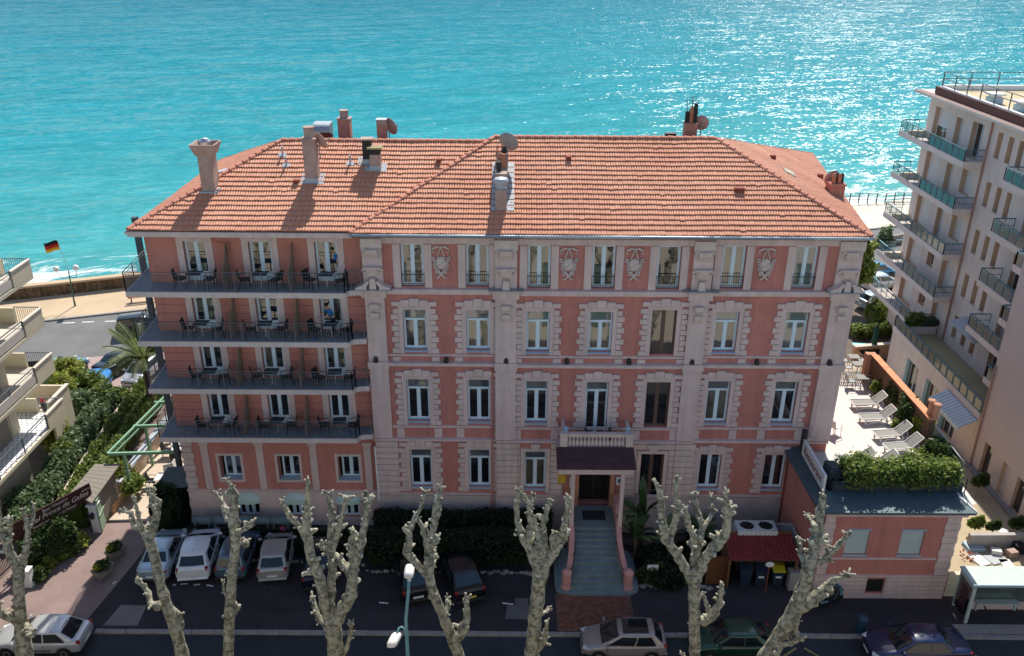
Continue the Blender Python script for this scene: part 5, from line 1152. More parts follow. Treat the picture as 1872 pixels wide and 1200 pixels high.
def plane_tree(label, Y, traces, seed):
    r_ = random.Random(seed); u0, v0, r0 = traces[0][0]; f = at_y(u0, v0, Y); 
    d = (f-at_y(*traces[0][1][:2], Y)).normalized(); k = f.z/max(.5, -d.z) if d.z < 0 else 0
    base = f+Vector((max(-.8, min(.8, d.x*k*.4)), 0, -f.z)); base.z = .0
    t = thing('plane_tree', label, 'tree', base, group='pollarded plane trees along the street'); cut = MB()
    for bi, tr in enumerate(traces):
        pts, rad = [], []; lean = 0 if bi == 0 else r_.uniform(-.9, .9); m_ = len(tr)
        for q, (u, v, rp) in enumerate(tr):
            yy = Y+lean*(q/max(1, m_-1))
            p = at_y(u, v, yy); zc = yy*CP-(p.z-HC)*SP; pts.append(p); rad.append(rp*zc/F)
        if bi == 0: pts = [base+Vector((0, 0, -.1)), base+Vector((0, 0, .5)), base.lerp(f, .6)+Vector((0, 0, 0))]+pts; rad = [rad[0]*1.5, rad[0]*1.2, rad[0]*1.06]+rad
        P2, R2 = [], []                      # resample with gnarls
        for (a, ra), (b, rb) in zip(zip(pts, rad), zip(pts[1:], rad[1:])):
            n = max(2, int((b-a).length/.12))
            for q in range(n):
                s = q/n; thin = max(0, min(1, (.16-lerp(ra, rb, s))/.10)); g_ = 1+(.14+.25*thin)*mnoise.noise(Vector((seed*3+bi, (a.z+s*(b.z-a.z))*(2.6+4*thin), 0)))+(r_.uniform(0, .30+.45*thin) if (bi and r_.random() < .28) else 0)
                w_ = Vector((mnoise.noise(Vector((a.z*2+s*3, seed, bi))), mnoise.noise(Vector((bi, a.z*2+s*3, seed))), 0))*ra*.25
                P2.append(a.lerp(b, s)+(w_ if bi else w_*.3)); R2.append(lerp(ra, rb, s)*g_)
        P2.append(pts[-1]); R2.append(rad[-1])
        mb = MB().tube(P2, [q*.87 for q in R2], 12, .13, seed+bi)
        # knobs, burrs and stubs
        if bi:
            nk = 3+int(len(P2)*.42)
            for q in range(nk):
                i = r_.randint(int(len(P2)*.25), len(P2)-1); dirn = Vector((r_.uniform(-1, 1), r_.uniform(-.8, .8), r_.uniform(-.1, .8))).normalized(); rr = max(R2[i], .05)
                mb.ball(P2[i]+dirn*rr*.8, rr*r_.uniform(.4, .75), 1, .8, q+bi)
                if r_.random() < .75: 
                    e = P2[i]+dirn*rr*(1.2+r_.uniform(.2, .8)); mb.tube([P2[i], P2[i]+dirn*rr, e], [rr*.5, rr*.38, rr*.34], 6, .3, q); cut.ball(e, rr*.34, 1, .9, q)
            e = P2[-1]; tip_ = tr[-1][2] <= 6
            if tip_: mb.ball(e, R2[-1]*1.4, 1, .9, bi)
            for q in range(3 if tip_ else 0):
                dirn = Vector((r_.uniform(-1, 1), r_.uniform(-.6, .6), r_.uniform(.2, 1))).normalized(); e2 = e+dirn*R2[-1]*r_.uniform(1.8, 3.2); mb.tube([e, e2], [R2[-1]*.7, R2[-1]*.5], 6, .3, q); cut.ball(e2, R2[-1]*.50, 1, .9, q)
        else:
            for q in range(7):
                i = r_.randint(len(P2)//3, len(P2)-1); dirn = Vector((r_.uniform(-1, 1), r_.uniform(-.9, .2), .1)).normalized(); mb.ball(P2[i]+dirn*R2[i]*.8, R2[i]*r_.uniform(.3, .5), 1, .6, q)
        mb.build('trunk' if bi == 0 else 'limb', BARK, t, True)
    cut.build('pruned_stub', CUT, t, True, kind='stuff')
    return t
TR = [
 ('leftmost pollarded plane tree, before the brown hotel sign', 24.0, [[(52, 1200, 17), (46, 1150, 13), (41, 1100, 11), (40, 1055, 11)], [(40, 1055, 10), (25, 1025, 9), (15, 1000, 9), (7, 980, 6), (3, 950, 4), (1, 928, 3)], [(15, 1000, 7), (24, 978, 5), (22, 962, 4)], [(42, 1058, 8), (49, 1040, 7), (54, 1012, 6), (56, 983, 5), (51, 962, 4), (47, 944, 3)], [(56, 985, 5), (65, 960, 4), (66, 934, 3)], [(40, 1150, 9), (30, 1142, 9), (15, 1137, 8), (-2, 1124, 6)], [(47, 1150, 6), (60, 1160, 6), (66, 1170, 5)]]),
 ('plane tree leaning left in front of the silver-blue parked car', 24.0, [[(340, 1200, 13), (327, 1155, 12), (312, 1115, 11), (300, 1080, 10), (292, 1045, 10), (284, 1013, 10), (277, 992, 11)], [(276, 995, 8), (263, 973, 8), (249, 973, 6), (244, 947, 4), (229, 944, 3)], [(262, 975, 6), (257, 950, 4), (250, 920, 3)], [(280, 990, 9), (287, 971, 8), (291, 947, 8), (281, 920, 6), (285, 904, 4)], [(291, 947, 6), (297, 925, 4), (276, 912, 3)], [(300, 1118, 8), (281, 1112, 7), (279, 1092, 5), (259, 1071, 4)], [(325, 1150, 8), (334, 1130, 6), (338, 1155, 7)]]),
 ('straight plane tree in front of the blue-grey parked car', 24.2, [[(425, 1200, 11), (427, 1120, 11), (431, 1053, 10), (436, 1000, 10), (433, 968, 11)], [(433, 968, 11), (431, 933, 9), (433, 909, 8), (425, 893, 4), (417, 884, 3)], [(430, 965, 7), (417, 947, 6), (412, 926, 4), (401, 909, 3)], [(435, 980, 7), (448, 976, 6), (464, 966, 5)], [(437, 1003, 7), (447, 998, 7), (456, 1000, 5)], [(425, 1100, 4), (416, 1088, 3), (413, 1070, 2)], [(430, 1110, 9), (437, 1118, 7), (430, 1130, 8)]]),
 ('widest plane tree, many limbs, before the left part of the main front', 23.8, [[(622, 1200, 17), (618, 1159, 17), (610, 1130, 15)], [(606, 1135, 11), (599, 1104, 9), (591, 1063, 11), (574, 1024, 10), (565, 980, 10), (565, 952, 8), (566, 925, 6), (567, 888, 4)], [(563, 985, 7), (555, 972, 6), (533, 947, 5), (519, 922, 3)], [(612, 1135, 10), (610, 1104, 9), (613, 1049, 9), (610, 994, 8), (610, 952, 6), (606, 908, 5)], [(613, 1010, 7), (621, 985, 6), (629, 947, 6), (638, 915, 5)], [(618, 1150, 14), (629, 1126, 13), (648, 1090, 12), (651, 1049, 11), (662, 1007, 9), (672, 961, 7), (676, 930, 6), (684, 914, 4)], [(652, 1035, 8), (648, 1015, 7), (646, 990, 6), (654, 979, 5)], [(650, 1050, 9), (636, 1040, 9), (618, 1021, 8), (596, 1005, 5)], [(675, 935, 5), (668, 920, 4), (672, 908, 3)], [(605, 1150, 7), (590, 1135, 6), (585, 1120, 5), (577, 1098, 4)], [(638, 1198, 5), (648, 1167, 4), (650, 1142, 3)]]),
 ('slender plane tree leaning left behind the double street lamp', 24.3, [[(847, 1200, 12), (834, 1168, 12), (815, 1125, 10), (797, 1082, 10), (790, 1053, 10)], [(788, 1055, 7), (770, 1037, 7), (749, 1013, 9), (754, 981, 6), (744, 970, 4)], [(752, 985, 6), (762, 949, 5), (773, 933, 4), (781, 903, 4)], [(790, 1055, 9), (791, 1029, 9), (789, 995, 10), (778, 968, 6), (766, 948, 4)], [(790, 993, 9), (797, 971, 7), (802, 941, 8), (803, 915, 6), (810, 892, 3)], [(795, 1000, 6), (803, 990, 5)], [(842, 1170, 10), (852, 1158, 9), (861, 1132, 8), (859, 1100, 5)], [(818, 1128, 6), (826, 1110, 6), (824, 1095, 3)], [(791, 1040, 6), (800, 1030, 4), (802, 1022, 3)]]),
 ('plane tree with a thick trunk and bushy fork left of the entrance stairs', 23.8, [[(980, 1200, 16), (985, 1133, 15), (991, 1067, 15), (997, 1029, 18)], [(990, 1040, 13), (979, 1008, 13), (963, 984, 10), (951, 957, 6), (948, 920, 5), (955, 903, 3)], [(968, 990, 9), (976, 960, 7), (971, 920, 5), (952, 896, 3)], [(973, 935, 5), (979, 905, 3)], [(996, 1035, 14), (992, 995, 9), (986, 965, 5), (981, 945, 4)], [(998, 1020, 11), (999, 985, 8), (997, 960, 6), (1003, 935, 5), (1008, 915, 3)], [(1002, 1030, 13), (1019, 1008, 10), (1032, 981, 8), (1039, 947, 6), (1044, 910, 4)], [(1020, 1005, 8), (1014, 985, 6), (1022, 975, 4)], [(1034, 990, 6), (1042, 975, 4)], [(992, 1185, 7), (1003, 1172, 6), (1007, 1136, 3)], [(998, 1122, 4), (1012, 1112, 3)]]),
 ('upright plane tree with three limbs right of the entrance stairs', 24.0, [[(1278, 1200, 12), (1276, 1115, 12), (1275, 1044, 13)], [(1268, 1055, 10), (1262, 1041, 9), (1237, 1002, 9), (1222, 982, 10), (1214, 945, 8), (1213, 908, 8), (1204, 882, 4)], [(1228, 990, 8), (1234, 968, 6), (1245, 925, 6), (1239, 905, 4), (1241, 873, 3)], [(1275, 1045, 12), (1276, 1007, 10), (1279, 982, 12)], [(1278, 985, 8), (1271, 973, 6), (1262, 953, 5), (1258, 926, 3)], [(1281, 985, 9), (1290, 959, 7), (1279, 931, 6), (1272, 902, 4)], [(1290, 962, 6), (1299, 948, 5), (1307, 931, 5), (1304, 905, 3)], [(1280, 1055, 10), (1293, 1019, 10), (1313, 993, 12), (1333, 973, 9), (1334, 939, 8), (1330, 899, 4)], [(1335, 940, 6), (1346, 930, 3)], [(1280, 1130, 9), (1293, 1130, 10), (1307, 1124, 10), (1322, 1101, 7), (1326, 1066, 4)], [(1305, 1120, 6), (1298, 1100, 4), (1292, 1082, 3)], [(1258, 1200, 4), (1256, 1195, 3)]]),
 ('plane tree leaning right across the shaded lower annexe', 24.0, [[(1408, 1200, 20), (1435, 1155, 17), (1461, 1107, 16), (1477, 1061, 14), (1485, 1029, 13)], [(1484, 1032, 12), (1493, 1000, 11), (1499, 968, 11), (1503, 933, 8), (1509, 900, 5)], [(1478, 1030, 6), (1469, 1008, 5), (1467, 980, 4)], [(1500, 1022, 8), (1512, 1016, 7), (1531, 997, 6), (1555, 970, 5)], [(1470, 1105, 14), (1485, 1095, 13), (1507, 1077, 11), (1525, 1056, 6), (1557, 1043, 4)], [(1505, 1082, 8), (1518, 1070, 6), (1526, 1075, 4)], [(1420, 1185, 11), (1432, 1172, 9), (1453, 1168, 6), (1472, 1160, 4)], [(1454, 1168, 5), (1462, 1145, 4), (1466, 1130, 3)], [(1497, 960, 6), (1488, 945, 4), (1480, 935, 3)], [(1502, 975, 6), (1513, 985, 4)]]),
]
for k, (lb, Y, tr) in enumerate(TR): plane_tree(lb, Y, tr, k+2)
# ---------------------------------------------------------------- vehicles
def paint(name, c, metal=0.35): return mat('car_paint_'+name, c, 0.28, 0.03, 2, metal=metal, coat=0.8)
def car(label, loc, rz, P, L=4.0, W=1.70, H=1.45, kind='hatch', group='parked cars', roof_dark=False, plate=PLATE, name='parked_car', glassm=None, tail=True, cat='car'):
    """local frame: +x is the nose.  body shell, cabin, panes, lamps, wheels, mirrors as separate parts"""
    gl = glassm or CARGL; t = thing(name, label, cat, loc, rz, group, local=True); hl, hw = L/2, W/2; O = (0, 0, 0)
    belt = .60*H if kind != 'van' else .60*H
    # stations from tail (0) to nose (1): bottom, top, half width factor
    if kind == 'sedan': prof = [(0, .42, .62*H, .80), (.012, .30, .66*H, .90), (.05, .22, .69*H, .96), (.18, .20, .70*H, 1), (.5, .19, .655*H, 1), (.72, .19, .645*H, 1), (.80, .19, .625*H, .99), (.93, .20, .53*H, .93), (.985, .26, .46*H, .82), (1, .36, .40*H, .70)]
    else: prof = [(0, .42, .60*H, .82), (.012, .30, .66*H, .91), (.045, .22, .68*H, .96), (.16, .20, .665*H, 1), (.5, .19, .65*H, 1), (.70, .19, .645*H, 1), (.78, .19, .625*H, .99), (.92, .20, .53*H, .93), (.985, .26, .45*H, .80), (1, .36, .38*H, .68)]
    keys = [p[0] for p in prof]; vs = []; fs = []; ring = None
    xs = sorted(set(keys+[.1, .25, .35, .6, .66, .86, .96]))
    for t_ in xs:
        for (a, *A), (b, *B) in zip(prof, prof[1:]):
            if a <= t_ <= b: f = (t_-a)/(b-a); b_, tp, w = [lerp(x, y, f) for x, y in zip(A, B)]; break
        x = -hl+L*t_; w *= hw
        half = [(0, b_), (w*.8, b_), (w*.965, b_+.10), (w, lerp(b_, tp, .42)), (w*.985, lerp(b_, tp, .74)), (w*.93, tp-.035), (w*.80, tp), (w*.4, tp+.022), (0, tp+.03)]
        loop = half+[(-y, z) for y, z in reversed(half[1:-1])]
        ring = len(loop); vs += [(x, y, z) for y, z in loop]
    n = len(xs)
    for i in range(n-1):
        for k in range(ring): fs.append((i*ring+k, (i+1)*ring+k, (i+1)*ring+(k+1) % ring, i*ring+(k+1) % ring))
    fs.append(tuple(range(ring))); fs.append(tuple(reversed(range((n-1)*ring, n*ring))))
    body = MB().add(vs, fs).build('body', P, t, True, loc=O, sub=1)
    # cabin
    if kind == 'sedan': c = dict(rb=-.36, rt=-.20, ft=.07, fb=.27)
    elif kind == 'estate': c = dict(rb=-.475, rt=-.40, ft=.06, fb=.25)
    elif kind == 'van': c = dict(rb=-.475, rt=-.43, ft=.10, fb=.30)
    elif kind == 'lift': c = dict(rb=-.44, rt=-.27, ft=.06, fb=.26)
    else: c = dict(rb=-.465, rt=-.34, ft=.04, fb=.28)
    zb = .625*H; yb, yt = hw*.93, hw*(.70 if kind == 'sedan' else .755)
    xrb, xrt, xft, xfb = (c['rb']*L, c['rt']*L, c['ft']*L, c['fb']*L)
    xm0, xm1 = lerp(xrt, xft, .33), lerp(xrt, xft, .66)
    B = [(xrb, yb*.93, zb), (xfb, yb*.93, zb)]; vs = []
    for (x0, x1, y0, z0) in ((xrb, xfb, yb, zb), (lerp(xrb, xrt, .75), lerp(xfb, xft, .75), lerp(yb, yt, .75), lerp(zb, H-.05, .75)), (xrt-.02, xft+.03, yt, H-.045), (xrt+.10, xft-.10, yt-.10, H)):
        xa = [x0, lerp(x0, x1, .33), lerp(x0, x1, .66), x1]
        pts = [(xa[0], -y0*.9), (xa[1], -y0), (xa[2], -y0), (xa[3], -y0*.9), (xa[3]+.05, 0), (xa[3], y0*.9), (xa[2], y0), (xa[1], y0), (xa[0], y0*.9), (xa[0]-.04, 0)]
        vs += [(x, y, z0) for x, y in pts]
    fs = []
    for r_ in range(3):
        for k in range(10): fs.append((r_*10+k, r_*10+(k+1) % 10, r_*10+10+(k+1) % 10, r_*10+10+k))
    fs.append(tuple(range(30, 40)))
    MB().add(vs, fs).build('cabin', P, t, True, loc=O, bevel=.02)
    # panes follow the cabin faces, 8 mm proud
    def S(zf): # half width, rear x, front x at height fraction
        return lerp(yb, yt, zf), lerp(xrb, xrt, zf), lerp(xfb, xft, zf)
    lo, hi = .10, .90
    y0, r0, f0 = S(lo); y1, r1, f1 = S(hi); z0, z1 = lerp(zb, H-.045, lo), lerp(zb, H-.045, hi); e = .014
    def pane(nm, pts, m=gl): 
        return MB().poly(pts).build(nm, m, t, loc=O)
    pane('windscreen', [(f0+e+.03, -y0*.80, z0+.01), (f0+e+.07, 0, z0+.01), (f0+e+.03, y0*.80, z0+.01), (f1+e+.015, y1*.82, z1+.01), (f1+e+.06, 0, z1+.02), (f1+e+.015, -y1*.82, z1+.01)])
    lo2 = .22 if kind != 'sedan' else .12; yy, rr, _ = S(lo2); zz = lerp(zb, H-.045, lo2)
    pane('rear_window', [(rr-e-.02, -yy*.78, zz), (rr-e-.055, 0, zz), (rr-e-.02, yy*.78, zz), (r1-e-.012, y1*.78, z1), (r1-e-.045, 0, z1), (r1-e-.012, -y1*.78, z1)])
    for sd in (-1, 1):
        a0, a1 = lerp(r0, f0, .12), lerp(r1, f1, .10); b0, b1 = lerp(r0, f0, .46), lerp(r1, f1, .47); c0, c1 = lerp(r0, f0, .49), lerp(r1, f1, .51); d0, d1 = lerp(r0, f0, .93), lerp(r1, f1, .93)
        k = lambda f: 1.0+.012*(1-abs(f-.5))
        for (p, q, r_, s) in ((a0, b0, b1, a1), (c0, d0, d1, c1)):
            pane('side_window', [(p, sd*(y0+e), z0), (q, sd*(y0*(.985 if q == d0 else 1)+e), z0), (r_, sd*(y1*(.985 if q == d0 else 1)+e), z1), (s, sd*(y1+e), z1)])
    if roof_dark: MB().poly([(lerp(xrt, xft, .15), -yt*.78, H+.004), (xft-.08, -yt*.78, H+.004), (xft-.06, yt*.78, H+.004), (lerp(xrt, xft, .15), yt*.78, H+.004)]).build('glass_roof', gl, t, loc=O)
    # wheels
    R_ = .31 if kind != 'van' else .33
    for sx in (-.315*L, .305*L):
        for sd in (-1, 1):
            yy = sd*(hw-.10); o = MB().lathe([(R_*.6, -.11), (R_*.95, -.11), (R_, -.07), (R_, .07), (R_*.95, .11), (R_*.6, .11)], O, 20)
            o.v = [(x, z*1.0, y) for x, y, z in o.v]; w = o.build('wheel', TYRE, t, loc=(sx, yy, R_))
            q = MB().lathe([(R_*.62, -.06), (R_*.62, .06), (R_*.5, .075), (R_*.12, .07)], O, 12); q.v = [(x, z*sd*1.5, y) for x, y, z in q.v]; q.build('rim', RIM, w, loc=O)
            a = MB(); m_ = 14; av = []
            for k in range(m_+1):
                an = math.pi*k/m_; av += [(sx+math.cos(an)*(R_+.055), sd*(hw+.004), R_+math.sin(an)*(R_+.055)), (sx+math.cos(an)*(R_+.012), sd*(hw+.006), R_+math.sin(an)*(R_+.012))]
            a.add(av, [(2*k, 2*k+1, 2*k+3, 2*k+2) for k in range(m_)]).build('wheel_arch', PLASTIC, t, loc=O)
    # lamps, bumpers, plates, handles, mirrors
    for sd in (-1, 1):
        MB().cbox((-hl+.10, sd*hw*.80, .60*H), (.16, .12, .22 if kind != 'sedan' else .12), sd*.5, .02).build('tail_lamp', TAIL, t, loc=O)
        MB().cbox((hl-.20, sd*hw*.70, .455*H), (.34, .22, .10), -sd*.45, .02).build('headlamp', HEAD, t, loc=O)
        MB().cbox((lerp(f0, f1, .15)-.05, sd*(hw+.06), zb+.12), (.12, .20, .13), 0, .03).build('door_mirror', P, t, loc=O)
        for x in (lerp(r0, f0, .42), lerp(r0, f0, .78)): MB().cbox((x-.12, sd*(hw*.985), .56*H), (.16, .03, .03)).build('door_handle', PLASTIC if kind == 'sedan' else P, t, loc=O)
        for x in (lerp(r0, f0, .475), lerp(r0, f0, .94), lerp(r0, f0, .10)): MB().cbox((x, sd*(hw-.001), .40*H), (.012, .012, .34*H)).build('door_seam', PLASTIC, t, loc=O)
        MB().cbox((0, sd*(hw+.002), .36*H), (L*.36, .02, .05)).build('side_strip', PLASTIC if kind in ('sedan', 'lift', 'estate') else P, t, loc=O)
    MB().cbox((-hl-.012, 0, .40*H), (.02, .52, .12)).build('number_plate', plate, t, loc=O); MB().cbox((hl+.008, 0, .30*H), (.02, .52, .11)).build('number_plate', plate, t, loc=O)
    MB().cbox((-hl+.03, 0, .25*H), (.14, W*.84, .14), 0, .04).build('rear_bumper', P if kind == 'hatch' else PLASTIC, t, loc=O); MB().cbox((hl-.06, 0, .22*H), (.16, W*.72, .13), 0, .04).build('front_bumper', P if kind == 'hatch' else PLASTIC, t, loc=O)
    MB().cbox((hl+.005, 0, .385*H), (.03, W*.42, .07)).build('grille', PLASTIC, t, loc=O)
    MB().tube([(xrt+.25, 0, H), (xrt+.05, 0, H+.28)], .008, 5).build('aerial', PLASTIC, t, loc=O)
    return t
def ground_at(u, v, z=0): return at_z(u, v, z)
SILB = paint('silver_blue', (0.36, 0.47, 0.53)); WHT = paint('white', (0.74, 0.76, 0.78), 0); BLG = paint('blue_grey', (0.10, 0.16, 0.22)); SBEI = paint('silver_beige', (0.44, 0.44, 0.42)); DBLUE = paint('midnight', (0.012, 0.016, 0.035)); BLK = paint('black', (0.010, 0.011, 0.013), .1)
SILV = paint('silver', (0.50, 0.52, 0.53)); GRYB = paint('warm_grey', (0.33, 0.29, 0.285)); DGRN = paint('dark_green', (0.008, 0.055, 0.035)); NAVY = paint('navy', (0.002, 0.010, 0.060), 0); TEAL = paint('teal', (0.03, 0.16, 0.22)); BLUE = paint('mid_blue', (0.04, 0.24, 0.42)); PGREY = paint('pale_grey', (0.55, 0.57, 0.58)); GBL = paint('greenish_grey', (0.20, 0.30, 0.32))
def place(u, v, L, rz):   # rear end centre seen at (u,v) on the ground
    p = at_z(u, v+15, 0.25); return (p.x+math.cos(R(rz))*L/2, p.y+math.sin(R(rz))*L/2, 0.0)
car('silver-blue saloon parked leftmost in the row before the wing, beside the sunlit drive', place(285, 1058, 3.8, 93), R(93), SILB, 3.8, 1.72, 1.40, 'sedan', group='cars parked before the hotel')
car('clean white hatchback with red tail lamps, second from the left in the row', place(359, 1055, 3.75, 97), R(97), WHT, 3.75, 1.78, 1.50, 'hatch', group='cars parked before the hotel')
car('blue-grey estate car behind the straight plane trunk, third in the row', place(427, 1052, 3.6, 92), R(92), BLG, 3.6, 1.68, 1.42, 'estate', group='cars parked before the hotel')
car('dusty silver-beige small hatchback, fourth in the row', place(505, 1054, 3.45, 97), R(97), SBEI, 3.45, 1.66, 1.46, 'hatch', group='cars parked before the hotel')
car('dark midnight saloon half hidden behind the widest plane tree', place(588, 1068, 3.8, 97), R(97), DBLUE, 3.8, 1.70, 1.40, 'sedan', group='cars parked before the hotel')
car('black hatchback behind the street lamp, parked against the dark hedge', place(772, 1088, 3.8, 106), R(106), BLK, 3.8, 1.68, 1.40, 'lift', group='cars parked before the hotel', glassm=CARGLB)
car('black estate with a yellow number plate, rightmost in the row', place(868, 1087, 4.2, 109), R(109), BLK, 4.2, 1.75, 1.42, 'lift', group='cars parked before the hotel', plate=PLATEY, glassm=CARGLB)
p = at_z(95, 1193, -.1); car('boxy silver hatchback at the kerb, half in sunlight, bottom left', (p.x-.15, 30.35, -.1), R(181), SILV, 4.15, 1.66, 1.38, 'lift', group='cars along the street kerb')
p = at_z(1144, 1190, -.1); car('warm grey metallic hatchback with a dark glass roof at the kerb below the stairs', (p.x+.05, 30.38, -.1), R(180), GRYB, 3.85, 1.64, 1.40, 'hatch', group='cars along the street kerb', roof_dark=True)
p = at_z(1346, 1195, -.1); car('dark green hatchback at the kerb between two plane trees', (p.x, 30.38, -.1), R(180), DGRN, 3.75, 1.62, 1.42, 'lift', group='cars along the street kerb')
p = at_z(1690, 1205, -.1); car('navy blue saloon at the kerb, bottom right', (p.x-.1, 30.1, -.1), R(180), NAVY, 4.5, 1.74, 1.43, 'sedan', group='cars along the street kerb')
# far side
p = at_z(250, 622, 0); car('black high-roofed car on the sea road beyond the balconies, seen from its rear corner', (p.x+.3, p.y+.6, 0), R(20), BLK, 3.9, 1.72, 1.62, 'van', group='cars by the sea road')
p = at_z(203, 699, 0); car('black saloon with a lit-looking red tail lamp in the far car park', (p.x+.3, p.y+1.6, 0), R(66), BLK, 4.3, 1.75, 1.42, 'sedan', group='cars by the sea road', glassm=CARGLB)
p = at_z(243, 719, 0); car('silver small car under the palm, bonnet towards the garden', (p.x+.2, p.y+1.6, 0), R(-97), SILV, 3.8, 1.66, 1.45, 'hatch', group='cars by the sea road')
p = at_z(104, 712, 0); car('teal car partly behind the left block balcony', (p.x, p.y+1.2, 0), R(70), TEAL, 4.0, 1.7, 1.42, 'hatch', group='cars by the sea road')
p = at_z(1592, 498, 0); car('bright blue car on the sea road right of the hotel, behind the white one', (p.x+.3, p.y, 0), R(18), BLUE, 3.8, 1.68, 1.50, 'van', group='cars by the sea road')
p = at_z(1604, 519, 0); car('white hatchback on the sea road between the hotel and the balconied block', (p.x, p.y, 0), R(18), PGREY, 3.9, 1.68, 1.55, 'van', group='cars by the sea road')
p = at_z(1597, 551, 0); car('greenish grey car parked before the clipped hedge right of the hotel', (p.x+.2, p.y, 0), R(22), GBL, 3.9, 1.68, 1.42, 'hatch', group='cars by the sea road')
p = at_z(1628, 557, 0); car('silver car partly hidden behind the greenish grey one and a balcony', (p.x+2.4, p.y+.8, 0), R(22), SILV, 3.9, 1.68, 1.42, 'hatch', group='cars by the sea road')
# blue covered trailer in the far car park
p = at_z(181, 724, 0); t = thing('covered_trailer', 'small blue box trailer with a dark slatted front behind the garden hedge', 'trailer', p, R(14), local=True)
TB = mat('trailer_blue', (0.02, 0.20, 0.50), 0.45, 0.08, 4)
MB().prism([(-.85, .3), (.85, .3), (.85, .9), (.55, 1.2), (-.55, 1.2), (-.85, .9)], -.55, 1.2, 'y').build('box', TB, t, loc=(0, 0, 0), bevel=.02); 
for k in range(4): MB().box(-.7, .7, -.575, -.553, .38+k*.15, .47+k*.15).build('slat', PLASTIC, t, loc=(0, 0, 0))
for sd in (-1, 1): o = MB().lathe([(.1, -.07), (.24, -.07), (.24, .07), (.1, .07)], (0, 0, 0), 14); o.v = [(z, x, y) for x, y, z in o.v]; o.build('wheel', TYRE, t, loc=(sd*.8, .3, .24))
# motor scooter by the annexe
p = at_z(1522, 1098, 0); t = thing('scooter', 'dark motor scooter with a round top box parked against the annexe', 'scooter', p, R(25), local=True); O = (0, 0, 0)
for x in (-.55, .6):
    o = MB().lathe([(.14, -.06), (.23, -.06), (.25, 0), (.23, .06), (.14, .06)], O, 16); o.v = [(a, c_, b) for a, b, c_ in o.v]; o.build('wheel', TYRE, t, loc=(x, 0, .25))
SCB = paint('scooter_dark', (0.02, 0.03, 0.04)); SCL = paint('scooter_blue', (0.20, 0.42, 0.52))
MB().prism([(-.75, .45), (-.2, .28), (.25, .28), (.45, .85), (.36, .9), (.12, .42), (-.15, .45), (-.25, .72), (-.8, .70)], -.17, .17, 'y').build('body', SCB, t, loc=O, bevel=.04)
MB().cbox((-.42, 0, .77), (.75, .28, .10), 0, .04).build('seat', PLASTIC, t, loc=O); MB().ball((-.85, 0, .98), .22, 2, 0, 0, (1, 1, .85)).build('top_box', SCB, t, True, loc=O)
MB().tube([(.42, -.33, 1.0), (.42, .33, 1.0)], .02, 6).tube([(.42, 0, .98), (.6, 0, .28)], .03, 6).build('handlebar', PLASTIC, t, loc=O); MB().prism([(.40, .55), (.62, .5), (.50, 1.05), (.44, 1.05)], -.19, .19, 'y').build('front_shield', SCL, t, loc=O, bevel=.02)
MB().prism([(-.8, .48), (-.3, .40), (-.3, .5), (-.8, .6)], -.19, .19, 'y').build('side_panel', SCL, t, loc=O, bevel=.02)
# ---------------------------------------------------------------- balcony furniture
O = (0, 0, 0)
def make_chair(name, label, m=BLACKC, group=None, cat='chair'):
    t = thing(name, label, cat, O, 0, group, local=True)
    MB().cbox((0, 0, .44), (.50, .50, .05), 0, .015).build('seat', m, t, loc=O)
    MB().prism([(-.25, .46), (-.21, .46), (-.30, .92), (-.34, .92)], -.24, .24, 'y').build('backrest', m, t, loc=O)
    for sd in (-1, 1):
        MB().tube([(-.23, sd*.26, .44), (-.20, sd*.27, .66), (.20, sd*.27, .66), (.23, sd*.26, .44)], .02, 5).build('armrest', m, t, loc=O)
        for x in (-.24, .22): MB().tube([(x, sd*.23, .44), (x*1.12, sd*.25, 0)], .022, 5).build('leg', m, t, loc=O)
    return t
def make_table(name, label, top=TABLEB, group=None):
    t = thing(name, label, 'table', O, 0, group, local=True)
    MB().cbox((0, 0, .735), (.68, .62, .03), 0, .008).build('table_top', top, t, loc=O); MB().lathe([(.035, .02), (.03, .72)], O, 10).build('pedestal', CHROME, t, loc=O)
    for a in (0, 90, 180, 270): MB().tube([(0, 0, .05), (.28*math.cos(R(a+45)), .28*math.sin(R(a+45)), .015)], .018, 5).build('foot', CHROME, t, loc=O)
    return t
levw = ['top', 'second highest', 'third highest', 'lowest']; dw = ['left', 'middle', 'right']
ch0 = make_chair('balcony_chair', 'x', BLACKC, 'dark chairs on the wing balconies'); tb0 = make_table('balcony_table', 'x', TABLEB, 'dark tables on the wing balconies'); first = True
fr = random.Random(21)
for li, zl in enumerate(LEV):
    for di, x in enumerate(DX):
        wh = 'before the %s door of the %s wing balcony' % (dw[di], levw[li]); z = zl+.014; xx = x+(.05 if li else .05); yy = 38.72
        L1, L2, L3 = 'dark armchair left of the table '+wh, 'dark armchair right of the table '+wh, 'small dark table '+wh
        if first: ch0.location = (xx-.72, yy+.05, z); ch0.rotation_euler.z = R(10); ch0['label'] = L1; tb0.location = (xx, yy, z); tb0['label'] = L3; first = False
        else: dup(ch0, L1, (xx-.72+fr.uniform(-.08, .05), yy+fr.uniform(-.1, .1), z), R(fr.uniform(-25, 25))); dup(tb0, L3, (xx+fr.uniform(-.05, .05), yy, z), R(fr.uniform(-8, 8)))
        dup(ch0, L2, (xx+.72+fr.uniform(-.05, .08), yy+fr.uniform(-.1, .1), z), R(180+fr.uniform(-25, 25)))
solo('blue_sandals', MB().cbox((DX[2]-.75, 38.5, LEV[1]+.05), (.24, .09, .07), .2, .02).cbox((DX[2]-.72, 38.62, LEV[1]+.05), (.24, .09, .07), .4, .02), BLUEP, 'pair of blue shoes on the balcony floor by the chair near the man in blue', 'shoes')
